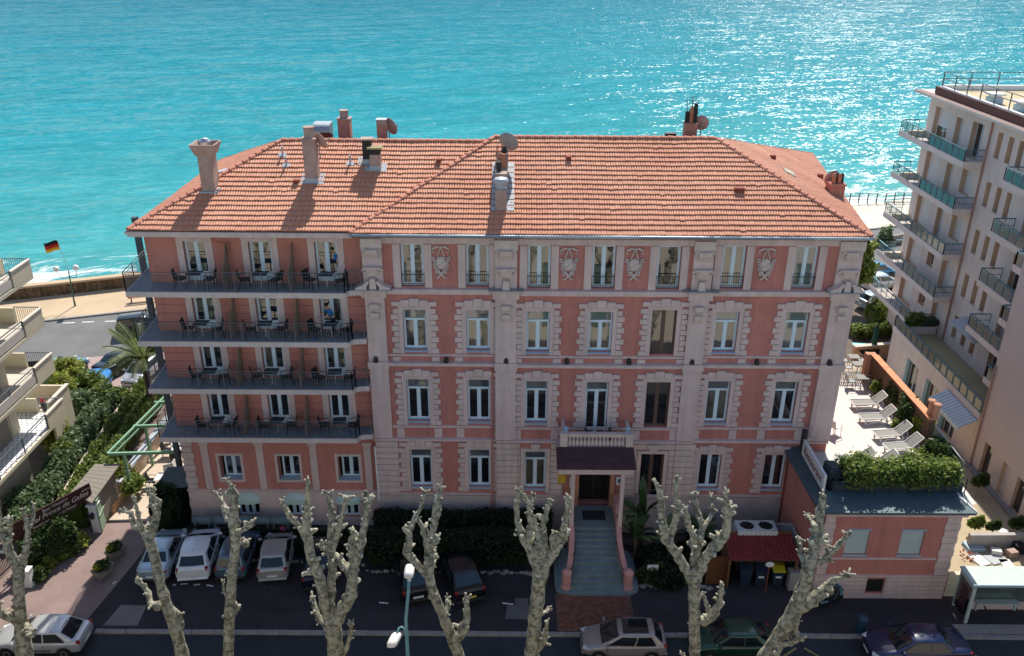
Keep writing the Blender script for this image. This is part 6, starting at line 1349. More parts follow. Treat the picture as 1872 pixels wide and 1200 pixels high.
solo('balcony_plant', MB().tube([(-7.75, 39.1, LEV[1]), (-7.75, 39.1, LEV[1]+.5)], .03, 5), WOOD, 'thin twiggy plant at the right end of the second highest wing balcony', 'plant') if False else None
# ---------------------------------------------------------------- the two men
SKIN = mat('skin', (0.45, 0.26, 0.18), 0.6, 0.06, 6); SHIRT = mat('blue_shirt', (0.02, 0.17, 0.42), 0.8, 0.1, 6); TROUS = mat('dark_trousers', (0.02, 0.022, 0.028), 0.85, 0.15, 6); HAIR = mat('dark_hair', (0.018, 0.012, 0.009), 0.8, 0.2, 20)
def skin_mesh(name, verts, edges, radii, m, parent, sub=2):
    me = bpy.data.meshes.new(name); me.from_pydata([Vector(v)-org(parent) for v in verts], edges, []); o = bpy.data.objects.new(name, me); COL.objects.link(o)
    o.parent = parent; ORG[o.name] = org(parent); me.materials.append(m)
    s = o.modifiers.new('skin', 'SKIN'); s.use_smooth_shade = True
    for i, r_ in enumerate(radii): d = me.skin_vertices[0].data[i]; d.radius = r_ if hasattr(r_, '__len__') else (r_, r_); d.use_root = (i == 0)
    u = o.modifiers.new('sub', 'SUBSURF'); u.levels = u.render_levels = sub
    return o
def man(label, p, face, lean, arms):
    """standing man; face = heading angle, lean = forward lean of the trunk (rad); arms: two lists (shoulder-relative elbow, hand)"""
    x, y, z = p; f = Vector((math.cos(face), math.sin(face), 0)); s = Vector((-f.y, f.x, 0)); up = Vector((0, 0, 1)); B = Vector(p)
    t = thing('person', label, 'person', p); hip = B+up*.92; ch = hip+up*.45*math.cos(lean)+f*.45*math.sin(lean); nk = ch+(ch-hip)*.28; hd = nk+up*.14+f*(.05+.05*math.sin(lean)); 
    V, E_, Rr = [], [], []
    def chain(pts, rr, start=None):
        prev = start
        for q, r_ in zip(pts, rr):
            V.append(q); Rr.append(r_); i = len(V)-1
            if prev is not None: E_.append((prev, i))
            prev = i
        return prev
    c0 = chain([hip, hip.lerp(ch, .5), ch, nk, hd, hd+up*.12], [(.15, .12), (.14, .115), (.17, .12), (.06, .06), (.085, .095), (.075, .085)])
    for sd, ar in zip((-1, 1), arms):
        sh = ch+s*sd*.19+up*.03; el = sh+f*ar[0][0]+s*sd*ar[0][1]+up*ar[0][2]; ha = el+f*ar[1][0]+s*sd*ar[1][1]+up*ar[1][2]
        chain([sh, sh.lerp(el, .5), el, el.lerp(ha, .55), ha], [.062, .052, .043, .038, .028], 2)
        for k in range(4):      # fingers
            b = ha+s*(k-1.5)*.019; d = (ha-el).normalized(); pass
        hi = hip+s*sd*.09; kn = hi-up*.44+f*.03; an = kn-up*.42
        chain([hi, hi.lerp(kn, .5), kn, kn.lerp(an, .45), an, an+f*.14-up*.03], [.095, .085, .062, .055, .042, .038], 0)
    skin_mesh('body', V, E_, Rr, SKIN, t)
    for sd, ar in zip((-1, 1), arms):
        sh = ch+s*sd*.19+up*.03; el = sh+f*ar[0][0]+s*sd*ar[0][1]+up*ar[0][2]; ha = el+f*ar[1][0]+s*sd*ar[1][1]+up*ar[1][2]; d = (ha-el).normalized()
        for k in range(4): MB().tube([ha+s*(k-1.5)*.019, ha+s*(k-1.5)*.022+d*(.055+.01*(1.5-abs(k-1.5))), ha+s*(k-1.5)*.022+d*.085-up*.015], [.009, .0085, .007], 6).build('finger', SKIN, t)
        MB().tube([ha-s*sd*.03, ha-s*sd*.05+d*.035, ha-s*sd*.045+d*.065], [.010, .010, .008], 6).build('thumb', SKIN, t)
    # shirt
    V2 = [hip+up*.02, hip.lerp(ch, .5), ch+up*.01, ch.lerp(nk, .6)]; E2 = [(0, 1), (1, 2), (2, 3)]; R2 = [(.175, .15), (.165, .14), (.195, .145), (.085, .08)]
    for sd, ar in zip((-1, 1), arms):
        sh = ch+s*sd*.19+up*.03; el = sh+f*ar[0][0]+s*sd*ar[0][1]+up*ar[0][2]; n = len(V2); V2 += [sh, sh.lerp(el, .75)]; E2 += [(2, n), (n, n+1)]; R2 += [.085, .075]
    skin_mesh('shirt', V2, E2, R2, SHIRT, t)
    V3 = [hip+up*.05, hip-up*.03]; E3 = [(0, 1)]; R3 = [(.172, .145), (.165, .14)]
    for sd in (-1, 1):
        hi = hip+s*sd*.09; kn = hi-up*.44+f*.03; an = kn-up*.40; n = len(V3); V3 += [hi-up*.1, kn, an]; E3 += [(1, n), (n, n+1), (n+1, n+2)]; R3 += [.105, .08, .07]
    skin_mesh('trousers', V3, E3, R3, TROUS, t)
    MB().ball(hd+up*.075-f*.022, .118, 2, .12, 3, (.92, 1.0, .95)).build('hair', HAIR, t, True)
    for sd in (-1, 1):
        MB().ball(hd+up*.05+f*.088+s*sd*.035, .013, 1).build('eye', BLACKI, t); MB().ball(hd+up*.04+s*sd*.092, .028, 1, 0, 0, (.5, .5, 1)).build('ear', SKIN, t)
        an = hip+s*sd*.09-up*.86+f*.03; MB().ball(an+f*.07-up*.02, .10, 1, 0, 0, (1.25, .55, .5)).build('shoe', TROUS, t)
    MB().ball(hd+up*.02+f*.10, .02, 1, 0, 0, (1, .8, 1.3)).build('nose', SKIN, t)
    return t
zl = LEV[1]+.014
man('man in a blue shirt leaning over the right table of the second highest wing balcony', (DX[2]+.12, 39.12, zl), R(215), .45, (((.22, .05, -.20), (.20, -.04, -.10)), ((.20, .04, -.22), (.22, -.05, -.06))))
zl = LEV[0]+.014
man('person in a blue shirt standing in the right doorway of the top wing balcony', (DX[2]+.30, 39.78, zl), R(250), .12, (((.06, .06, -.27), (.12, -.02, -.20)), ((.05, .06, -.28), (.10, -.02, -.22))))
# ---------------------------------------------------------------- lower annexe with the sun terrace
AX0, AX1, AY = 15.0, 21.5, 33.8; ZD = 5.25
AN = thing('terrace_annexe', 'low pink annexe with two closed shutters and a roof terrace behind a green parapet box', 'building', (18, 36, 0))
aw = [(at_y(1575, 965, AY).x, 2.7, 4.15), (at_y(1675, 965, AY).x, 2.7, 4.15)]
ops = [(x-.55, x+.55, a, b) for x, a, b in aw]; gx = at_y(1604, 1066, AY).x; ops.append((gx-.42, gx+.42, .35, 1.18))
mb = MB(); wall_panel(mb, AX0, AX1, 0, 5.3, AY, ops, .25); mb.add([(AX0, AY, 0), (AX0, AY, 5.3), (AX0-.35, 39.3, 5.3), (AX0-.35, 39.3, 0)], [(0, 1, 2, 3)]).add([(AX1, AY, 0), (AX1+1.2, 47.5, 0), (AX1+1.2, 47.5, 5.2), (AX1, AY, 5.2)], [(0, 1, 2, 3)]); mb.build('front_wall', PINK, AN)
for x, a, b in aw:
    s = MB().box(x-.55, x+.55, AY+.08, AY+.12, a, b).build('shutter', mat('pale_teal_shutter', (0.50, 0.60, 0.58), 0.6, 0.05, 3), AN)
    for k in range(14): MB().box(x-.54, x+.54, AY+.062, AY+.079, a+.02+k*.103, a+.105+k*.103).build('shutter_slat', MATS['pale_teal_shutter'], AN)
    MB().box(x-.60, x+.60, AY-.05, AY+.06, b+.0, b+.06).build('lintel', SILL, AN); MB().box(x-.60, x+.60, AY-.07, AY+.08, a-.08, a-.002).build('sill', SILL, AN)
MB().box(gx-.42, gx+.42, AY+.1, AY+.14, .35, 1.18).build('grille', SOOT, AN)
for k in range(7): MB().box(gx-.40+k*.125, gx-.37+k*.125, AY+.03, AY+.06, .36, 1.17).build('grille_bar', IRON, AN)
MB().prism([(AY-.06, 2.42), (AY+.05, 2.38), (AY+.05, 2.52), (AY-.06, 2.5)], AX0+.55, AX1-.75, 'x').build('string_course', TRIM, AN)
for k in range(5): 
    z0, z1 = .02+k*.265, .02+(k+1)*.265-.025
    for a, b in ((AX0, gx-.45), (gx+.45, AX1)) if k in (1, 2, 3, 4) else ((AX0, AX1),): MB().cbox(((a+b)/2, AY-.03, (z0+z1)/2), (b-a, .09, z1-z0), 0, .012).build('stone_course', TRIM, AN)
MB().prism([(AY-.09, 1.36), (AY+.05, 1.34), (AY+.05, 1.47), (AY-.09, 1.45)], AX0-.02, AX1+.02, 'x').build('string_course', TRIM, AN)
for k in range(9):
    z0 = 1.49+k*.385
    MB().cbox((AX1-.36+.0, AY-.02, z0+.185), (.74 if k % 2 else .66, .08, .365), 0, .012).build('quoin', TRIM, AN); MB().cbox((AX0+.26, AY-.02, z0+.185), (.54 if k % 2 else .46, .08, .365), 0, .012).build('quoin', TRIM, AN)
MB().prism([(AY-.12, 5.0), (AY+.05, 4.95), (AY+.05, 5.3), (AY-.22, 5.3)], AX0-.05, AX1+.2, 'x').build('cornice', TRIM, AN)
ZC = mat('zinc_terrace_edge', (0.075, 0.115, 0.135), 0.5, 0.2, 2, metal=0.2)
MB().slab([(AX0-.45, AY-.36, 5.42), (AX1+.42, AY-.36, 5.42), (AX1+.42, AY+1.1, 5.62), (AX0+.35, AY+1.1, 5.62)], .12).build('zinc_eave', ZC, AN)
MB().slab([(AX0-.45, AY-.36, 5.415), (AX0+.35, AY+1.1, 5.615), (AX0+.25, 39.0, 5.615), (AX0-.60, 39.0, 5.415)], .12).build('zinc_eave', ZC, AN)
MB().slab([(AX1+.0, AY+.7, 5.63), (AX1+.46, AY-.38, 5.45), (AX1+.46, AY-.1, 5.45), (AX1+.1, AY+1.1, 5.63)], .05).build('white_end', WHITE, AN)
MB().poly([(AX0, AY+.6, ZD), (AX1+.9, AY+.6, ZD), (AX1+1.25, 47.4, ZD), (16.4, 47.4, ZD)]).build('terrace_floor', DECKW, AN)
MB().tube([(AX0-.08, AY+.6, 0), (AX0-.14, AY+.6, 5.2)], .05, 6).build('downpipe', IRON, AN); MB().tube([(AX0-.33, 38.7, 0), (AX0-.42, 38.7, 5.2)], .05, 6).build('downpipe', DARKRED, AN)
t = thing('round_sign', 'small round blue sign on a bracket at the left edge of the annexe wall', 'sign', (14.7, 34.3, 4.4)); MB().lathe([(.02, -.02), (.26, -.02), (.26, .02), (.02, .02)], O, 18); q = MB().lathe([(.02, -.02), (.3, -.02), (.3, .02), (.02, .02)], O, 18); q.v = [(14.75+z, 34.2+x, 4.5+y*1.4) for x, y, z in q.v]; q.build('sign_plate', BLUEP, t)
# parapet box, railing, banner
hx0, hx1 = at_z(1520, 880, 5.6).x, at_z(1762, 890, 5.6).x
PB = thing('planter_box', 'long dark blue planter box along the front edge of the sun terrace', 'planter', (18, AY+1.5, ZD)); PBM = mat('planter_dark_blue', (0.03, 0.05, 0.065), 0.6, 0.15, 3)
MB().box(AX0+.55, AX1+.35, AY+1.12, AY+1.20, 5.25, 6.12).box(AX0+.55, AX1+.35, AY+1.85, AY+1.93, 5.25, 5.95).box(AX0+.55, AX0+.62, AY+1.2, AY+1.85, 5.25, 6.0).box(AX1+.28, AX1+.35, AY+1.2, AY+1.85, 5.25, 6.0).box(AX0+.62, AX1+.28, AY+1.2, AY+1.85, 5.6, 5.75).build('box_body', PBM, PB)
MB().cbox((AX0+.75, AY+2.0, 6.0), (.55, .9, 1.1), 0, .1).build('box_corner', PBM, PB)
hedge('terrace_hedge', 'leafy bright hedge growing in the planter box along the front of the sun terrace', [(AX0+1.15, AY+1.62, 5.85), (AX0+3.4, AY+1.62, 5.85), (AX1+.05, AY+1.62, 5.85)], 1.2, 1.02, 12000, .11, LEAF_M, core=LEAF_D, seed=12, jit=.30)
RL = thing('terrace_railing', 'thin black railing before the leafy hedge of the sun terrace', 'railing', (18, AY+1.0, 5.6)); MB().tube([(AX0+.6, AY+1.0, 6.45), (AX1+.4, AY+1.0, 6.45)], .022, 6).build('top_rail', SOOT, RL); MB().tube([(AX0+.6, AY+1.0, 6.05), (AX1+.4, AY+1.0, 6.05)], .016, 6).build('mid_rail', SOOT, RL)
for k in range(8): x = AX0+.6+k*(AX1-AX0-.2)/7; MB().box(x-.02, x+.02, AY+.98, AY+1.02, 5.6, 6.47).build('rail_post', SOOT, RL)
b0, b1 = Vector((AX0+.08, AY+1.05, 5.66)), Vector((AX0+.12, AY+4.1, 5.66))
BN = thing('terrace_banner', 'long white board with dark lettering along the left edge of the sun terrace', 'banner', b0); MB().box(AX0+.02, AX0+.14, AY+1.0, AY+4.3, 5.68, 6.55).build('board', WHITEP, BN)
text_mesh('lettering', 'Restaurant', .62, DARKRED, BN, Matrix.Translation((AX0+.155, AY+2.65, 6.12)) @ Matrix.Rotation(R(90), 4, 'Z') @ Matrix.Rotation(R(90), 4, 'X'), .003)
text_mesh('lettering', 'Restaurant', .62, DARKRED, BN, Matrix.Translation((AX0+.005, AY+2.65, 6.12)) @ Matrix.Rotation(R(-90), 4, 'Z') @ Matrix.Rotation(R(90), 4, 'X'), .003)
MB().box(AX0-.02, AX0+.2, AY+4.35, AY+4.6, 5.66, 7.0).build('end_post', SOOT, BN)
q = MB(); c = at_z(1497, 809, 5.3); pts = []
for k in range(40): a = k*.55; pts.append((c.x+(.33+.02*math.sin(k))*math.cos(a), c.y+.33*math.sin(a), 5.29+.006*k*.6))
solo('garden_hose', q.tube(pts, .022, 5), mat('hose_yellow', (0.45, 0.40, 0.05), 0.6, 0.1, 5), 'coiled yellow hose on the terrace floor behind the white lettered board', 'hose', smooth=True)
# orange wall on the right side of the terrace
ow0, ow1 = at_z(1703, 757, 7.1), at_z(1595, 640, 7.1)
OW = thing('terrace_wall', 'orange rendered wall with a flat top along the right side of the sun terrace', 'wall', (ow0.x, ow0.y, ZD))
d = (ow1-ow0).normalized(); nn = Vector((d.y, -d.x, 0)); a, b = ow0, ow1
MB().prism([(a.x, a.y), (b.x, b.y), (b.x+nn.x*.30, b.y+nn.y*.30), (a.x+nn.x*.30, a.y+nn.y*.30)], 0.0, 7.05).build('wall_body', mat('wall_shaded_orange', (0.13, 0.08, 0.05), 0.9, 0.25, 2), OW)  # shade and greenery on the orange face put into its dark colour
n = 9
for k in range(n):
    p, q_ = a+(b-a)*(k/n), a+(b-a)*((k+.97)/n); MB().prism([(p.x-nn.x*.06, p.y-nn.y*.06), (q_.x-nn.x*.06, q_.y-nn.y*.06), (q_.x+nn.x*.36, q_.y+nn.y*.36), (p.x+nn.x*.36, p.y+nn.y*.36)], 7.052, 7.11).build('coping_slab', mat('coping_orange', (0.66, 0.29, 0.15), 0.85, 0.12, 2), OW)
MB().prism([(b.x-.3, b.y), (b.x+.3, b.y), (b.x+.3, b.y+.35), (b.x-.3, b.y+.35)], 0, 7.1).build('end_pier', ORANGE, OW)
for k in range(2): MB().lathe([(.17, 0), (.17, .12), (.14, .14), (.14, .72), (.20, .74), (.20, .84), (.12, .88)], (a.x+.18+.10*k, a.y+.25-.42*k+.3, 7.1), 12).build('chimney_pot', ORANGE, OW)
# lower wavy part of the side wall, falling to the front hedge
WV = thing('side_fence', 'green mesh fence with a wavy white top rail beside the front terrace hedge', 'fence', (a.x, a.y, ZD)); pts = []
for k in range(13):
    s = k/12; p = at_z(lerp(1712, 1768, s), lerp(768, 838, s), 6.9-1.1*s+.12*math.sin(s*9)); pts.append(p)
MB().tube(pts, .035, 6).build('top_rail', LEAD, WV, True)
for k in range(12):
    p, q_ = pts[k], pts[k+1]; MB().add([(p.x, p.y, ZD), (q_.x, q_.y, ZD), tuple(q_), tuple(p)], [(0, 1, 2, 3)]).build('mesh_panel', mat('fence_mesh', (0.16, 0.20, 0.17), 0.8, 0.2, 10), WV)
for k, (u, v, z, r, n_, m_, lb) in enumerate(((1640, 712, 6.2, (.4, 1.2, .7), 2400, LEAF_D, 'dark climber on the far half of the orange terrace wall'), (1665, 742, 6.2, (.6, .9, .9), 3200, LEAF_D, 'dark climbing shrub against the orange terrace wall'), (1690, 770, 6.0, (.55, .7, .8), 2400, LEAF_Y, 'yellowish climber at the near end of the orange terrace wall'), (1716, 815, 5.9, (.6, .8, .7), 2600, LEAF_D, 'dark shrub behind the wavy white top rail'), (1606, 700, 5.75, (.35, .35, .45), 900, LEAF_L, 'small bright plant before the far end of the orange wall'), (1690, 822, 5.6, (.3, .3, .35), 700, LEAF_L, 'tiny bright green plant at the head of the nearest lounger'), (1640, 768, 5.55, (.25, .25, .3), 500, LEAF_L, 'tiny green plant beside the third lounger'), (1735, 850, 5.9, (.5, .5, .6), 1800, LEAF_M, 'bushy plant at the right end of the front hedge'))):
    shrub('terrace_plant', lb, [(tuple(at_z(u, v, z)), r)], n_, .12, m_, 'plant', 'plants on the sun terrace', seed=90+k)
# sun loungers
def make_lounger():
    t = thing('sun_lounger', 'x', 'sun lounger', O, 0, 'white sun loungers on the terrace', local=True)
    MB().cbox((-.35, 0, .36), (1.25, .60, .03), 0, .01).build('seat_mesh', LOUNGE, t, loc=O)
    MB().prism([(.28, .35), (.30, .33), (.86, .86), (.84, .88)], -.30, .30, 'y').build('backrest', LOUNGE, t, loc=O)
    for sd in (-1, 1):
        MB().tube([(-1.0, sd*.33, .35), (-.95, sd*.33, .38), (.28, sd*.33, .37), (.88, sd*.33, .90)], .035, 6).build('side_rail', WHITEP, t, loc=O)
        MB().tube([(-.85, sd*.33, .35), (-.80, sd*.34, .02), (-.70, sd*.34, .02), (-.45, sd*.34, .16), (.05, sd*.34, .16), (.35, sd*.34, .02), (.48, sd*.34, .02), (.40, sd*.33, .36)], .04, 6).build('leg_frame', WHITEP, t, loc=O)
        MB().tube([(.62, sd*.33, .64), (.72, sd*.34, .30), (.42, sd*.34, .14)], .025, 6).build('back_strut', WHITEP, t, loc=O)
    for x in (-1.0, .88): MB().tube([(x, -.33, .35 if x < 0 else .9), (x, .33, .35 if x < 0 else .9)], .035, 6).build('cross_rail', WHITEP, t, loc=O)
    return t
lg = make_lounger(); first = True
for k, (u, v, lb) in enumerate(((1589, 731, 'farthest of the white sun loungers, nearest the tables'), (1605, 757, 'second farthest white sun lounger'), (1633, 787, 'second nearest white sun lounger, with a slatted-looking raised back'), (1653, 810, 'nearest white sun lounger in full view'))):
    p = at_z(u, v, ZD+.2); 
    if first: lg.location = (p.x, p.y, ZD); lg.rotation_euler.z = R(4); lg['label'] = lb; first = False
    else: dup(lg, lb, (p.x, p.y, ZD), R(4+2*k))
for k, (u, v) in enumerate(((1612, 842), (1570, 838))):
    p = at_z(u, v, ZD+.3); l2 = dup(lg, ('white sun lounger half hidden behind the front hedge, on its right', 'white sun lounger half hidden behind the front hedge, on its left')[k], (p.x, p.y+.3, ZD), R(2))
for k, (u, v) in enumerate(((1575, 693), (1568, 668), (1560, 655))):
    p = at_z(u, v, ZD+.3); t = make_table('terrace_table', 'white table at the far end of the sun terrace, %s from the loungers' % ('first', 'second', 'third')[k], LOUNGE, 'tables at the far end of the terrace'); t.location = (p.x, p.y, ZD)
    for q in range(2):
        c_ = make_chair('terrace_chair', 'grey garden chair %s of the %s table from the loungers' % (('left', 'right')[q], ('first', 'second', 'third')[k]), mat('grey_resin', (0.30, 0.31, 0.31), 0.6, 0.1, 5), 'chairs at the far end of the terrace'); c_.location = (p.x+(-.6 if q == 0 else .6), p.y+.1, ZD); c_.rotation_euler.z = R(0 if q == 0 else 180)
p = at_z(1527, 785, ZD); c_ = make_chair('garden_chair', 'lone white garden chair at the hotel corner of the sun terrace', WHITEP); c_.location = (p.x, p.y, ZD); c_.rotation_euler.z = R(30)
fr_ = thing('terrace_fence', 'low white picket fence at the far edge of the sun terrace', 'fence', (18.5, 46.9, ZD)); p, q_ = at_z(1532, 690, ZD), at_z(1572, 690, ZD)
for k in range(13): x, y = lerp(p.x, q_.x, k/12), lerp(p.y, q_.y, k/12); MB().box(x-.03, x+.03, y-.015, y+.015, ZD, ZD+.75).build('picket', WHITEP, fr_)
MB().bar((p.x, p.y+.03, ZD+.6), (q_.x, q_.y+.03, ZD+.6), .03, .06).build('fence_rail', WHITEP, fr_); MB().bar((p.x, p.y+.03, ZD+.2), (q_.x, q_.y+.03, ZD+.2), .03, .06).build('fence_rail', WHITEP, fr_)
# ---------------------------------------------------------------- bin shelter and cooling unit
bx0, bx1 = at_z(1345, 1070, 0).x, at_z(1462, 1070, 0).x
BS = thing('bin_shelter', 'small lean-to shelter with a red tiled roof over the wheelie bins', 'shelter', (12.6, 35.3, 0))
zf, zb_ = 1.85, 2.25; yf, yb_ = 34.35, 35.95; x0, x1 = at_y(1338, 1028, yf).x, at_y(1466, 1026, yf).x
RTM = mat('red_shelter_tile', (0.20, 0.03, 0.028), 0.75, 0.2, 2, 0.2, 30, isl=.18); k_ = 0
for j in range(7):
    y0, y1 = yf+(yb_-yf)*j/7, yf+(yb_-yf)*(j+1)/7+.03; z0, z1 = lerp(zf, zb_, j/7), lerp(zf, zb_, (j+1)/7)
    for i in range(16):
        a, b = lerp(x0, x1, i/16), lerp(x0, x1, (i+.97)/16); m_ = (a+b)/2
        MB().add([(a, y0, z0+.03), (m_, y0, z0+.085), (b, y0, z0+.03), (a, y1, z1+.005), (m_, y1, z1+.055), (b, y1, z1+.005), (a, y0, z0), (b, y0, z0)], [(0, 1, 4, 3), (1, 2, 5, 4), (6, 7, 2, 1, 0)]).build('tile', RTM, BS)
MB().slab([(x0, yf, zf), (x1, yf, zf), (x1, yb_, zb_), (x0, yb_, zb_)], .06).build('roof_deck', UNDER, BS)
WOODB = mat('stained_boards', (0.16, 0.07, 0.025), 0.8, 0.2, 3)
for x in (x0+.08, x1-.08): MB().box(x-.05, x+.05, yf+.1, yf+.2, 0, zf).build('post', WOODB, BS)
MB().box(x0+.03, x1-.03, yb_-.06, yb_-.02, 0, 2.4).build('back_wall', WOODB, BS); MB().box(x0+.02, x0+.06, yf+.25, yb_-.07, 0, 2.1).build('side_wall', WOODB, BS)
def wheelie(label, x, lid, body, paper=True):
    t = thing('wheelie_bin', label, 'bin', (x, 34.75, 0), group='bins under the red shelter')
    MB().add([(x-.22, 34.52, .08), (x+.22, 34.52, .08), (x+.22, 34.95, .08), (x-.22, 34.95, .08), (x-.29, 34.45, 1.0), (x+.29, 34.45, 1.0), (x+.29, 35.05, 1.0), (x-.29, 35.05, 1.0)], [(3, 2, 1, 0), (4, 5, 6, 7), (0, 1, 5, 4), (1, 2, 6, 5), (2, 3, 7, 6), (3, 0, 4, 7)]).build('bin_body', body, t)
    MB().prism([(34.42, 1.005), (35.1, 1.005), (35.1, 1.12), (34.8, 1.16), (34.42, 1.06)], x-.31, x+.31, 'x').build('lid', lid, t)
    for sd in (-1, 1): o = MB().lathe([(.03, -.03), (.10, -.03), (.10, .03), (.03, .03)], O, 12); o.v = [(x+sd*.24+z, 35.0+a, .10+b) for a, b, z in o.v]; o.build('wheel', TYRE, t)
    if paper: MB().box(x-.15, x+.13, 34.47, 34.48, .62, .85).build('notice', WHITE, t)
    return t
BB = mat('bin_blue_grey', (0.02, 0.035, 0.06), 0.5, 0.1, 5); YB = mat('bin_yellow', (0.52, 0.44, 0.02), 0.5, 0.08, 5)
wheelie('dark wheelie bin without a notice, leftmost under the red shelter', at_y(1366, 1065, 34.6).x, BB, BB, False); wheelie('dark wheelie bin with a white notice, in the middle under the red shelter', at_y(1394, 1065, 34.6).x, BB, BB); wheelie('wheelie bin with a yellow lid under the red shelter', at_y(1426, 1060, 34.6).x, YB, BB)
p = at_z(1405, 1077, 0); t = thing('post_sign', 'small white oval sign on a reddish post before the bins', 'sign', p); MB().tube([(p.x, p.y, 0), (p.x, p.y, 1.75)], .03, 6).build('post', DARKRED, t); q = MB().lathe([(.01, -.012), (.22, -.012), (.22, .012), (.01, .012)], O, 16); q.v = [(p.x+x, p.y-.04+z, 1.78+y*.7) for x, y, z in q.v]; q.build('sign_plate', WHITE, t)
p = at_z(1455, 1075, 0); solo('meter_cabinet', MB().cbox((p.x+.05, 34.5, .55), (.55, .5, 1.1), 0, .02).cbox((p.x+.05, 34.24, .5), (.36, .02, .6)), mat('cabinet_grey', (0.34, 0.33, 0.31), 0.8, 0.1, 3), 'pale grey stone-like cabinet at the right side of the bin shelter', 'cabinet')
p = at_z(1322, 1065, 0); solo('board_fence', MB().box(p.x-.75, p.x+.45, 34.75, 34.80, 0, 1.7), mat('stained_fence', (0.13, 0.05, 0.018), 0.85, 0.2, 3), 'reddish brown board screen left of the bin shelter', 'screen')
pa = at_z(1352, 965, 1.6); AC = thing('cooling_unit', 'pale cooling unit with two big round fans on top, behind the bin shelter', 'air conditioner', (13.2, 37.4, 0)); c0 = at_z(1387, 955, 2.5); ax0, ax1 = c0.x-1.03, c0.x+1.0
MB().box(ax0, ax1, c0.y-.50, c0.y+.42, 1.0, 2.5).build('casing', mat('unit_casing', (0.56, 0.60, 0.60), 0.55, 0.05, 3), AC)
for sd in (-1, 1):
    f_ = MB().lathe([(.38, 2.502), (.40, 2.55), (.37, 2.55), (.35, 2.504)], (c0.x+sd*.48, c0.y-.02, 0), 20).build('fan_ring', mat('unit_casing2', (0.50, 0.54, 0.54), 0.55, 0.05, 3), AC); MB().lathe([(.02, 2.504), (.355, 2.504), (.355, 2.508)], (c0.x+sd*.48, c0.y-.02, 0), 20).build('fan_well', BLACKI, AC)
    for k in range(5): a_ = R(72*k+20*sd); MB().poly([(c0.x+sd*.48+.05*math.cos(a_), c0.y-.02+.05*math.sin(a_), 2.518), (c0.x+sd*.48+.32*math.cos(a_), c0.y-.02+.32*math.sin(a_), 2.512), (c0.x+sd*.48+.32*math.cos(a_+.6), c0.y-.02+.32*math.sin(a_+.6), 2.530)]).build('fan_blade', SOOT, AC)
MB().box(ax0-.1, ax1+1.0, c0.y+.6, c0.y+.75, 0, 2.1).box(ax1+1.0, ax1+1.15, c0.y-.9, c0.y+.75, 0, 2.1).build('yard_wall', mat('yard_wall_grey', (0.34, 0.36, 0.37), 0.9, 0.12, 2), AC)
MB().box(ax0+.1, ax1-.1, c0.y-.45, c0.y+.35, 0, .998).build('unit_base', CHIM, AC)
# ---------------------------------------------------------------- small street things
p = at_z(1197, 1062, 0); t = thing('notice_board', 'small white notice board on two thin legs in the dark planting right of the stairs', 'sign', p); MB().cbox((p.x, p.y, .95), (.55, .03, .35)).build('board', WHITE, t)
for sd in (-1, 1): MB().box(p.x+sd*.1-.015, p.x+sd*.1+.015, p.y+.02, p.y+.05, 0, .8).build('leg', IRON, t)
for k in range(3): MB().box(p.x-.2, p.x+.2-.06*k, p.y-.019, p.y-.016, .86+k*.07, .88+k*.07).build('printed_line', IRON, t)
def nopark(u, v, label):
    p = at_z(u, v, 1.1); t = thing('no_parking_sign', label, 'sign', (p.x, p.y, 0), group='round no-parking signs'); MB().tube([(p.x, p.y+.02, 0), (p.x, p.y+.02, 1.2)], .02, 6).build('post', IRON, t)
    for nm, r_, m_, dy in (('sign_rim', .16, REDP, 0), ('sign_face', .115, BLUEP, -.006)): q = MB().lathe([(.005, -.01), (r_, -.01), (r_, .0), (.005, .0)], O, 18); q.v = [(p.x+x, p.y+dy+z, 1.15+y) for x, y, z in q.v]; q.build(nm, m_, t)
    MB().bar((p.x-.09, p.y-.021, 1.24), (p.x+.09, p.y-.021, 1.06), .01, .035, (0, 0, 1)).build('sign_bar', REDP, t)
nopark(894, 980, 'round blue and red no-parking sign before the broad dark hedge'); nopark(522, 973, 'round blue and red no-parking sign before the low hedge under the wing')
p = at_z(1579, 1148, 0); t = thing('litter_bin', 'dark blue-green cylindrical litter bin on the right pavement', 'bin', p); MB().lathe([(.20, .08), (.22, .1), (.24, .85), (.26, .88), (.22, .95), (.1, 1.0)], (p.x, p.y, 0), 16).build('drum', mat('litter_bin_blue', (0.015, 0.055, 0.085), 0.5, 0.1, 5), t); MB().box(p.x-.03, p.x+.03, p.y+.26, p.y+.32, 0, 1.05).build('post', IRON, t)
cb = at_z(918, 1104, 0); t = thing('warning_sign', 'thin white triangular frame sign lying low behind the slender plane tree', 'sign', at_z(829, 1103, 0)); c = at_z(829, 1103, .25); MB().tube([(c.x-.2, c.y, .1), (c.x+.2, c.y, .1), (c.x, c.y, .48), (c.x-.2, c.y, .1)], .02, 5).build('frame', WHITE, t)
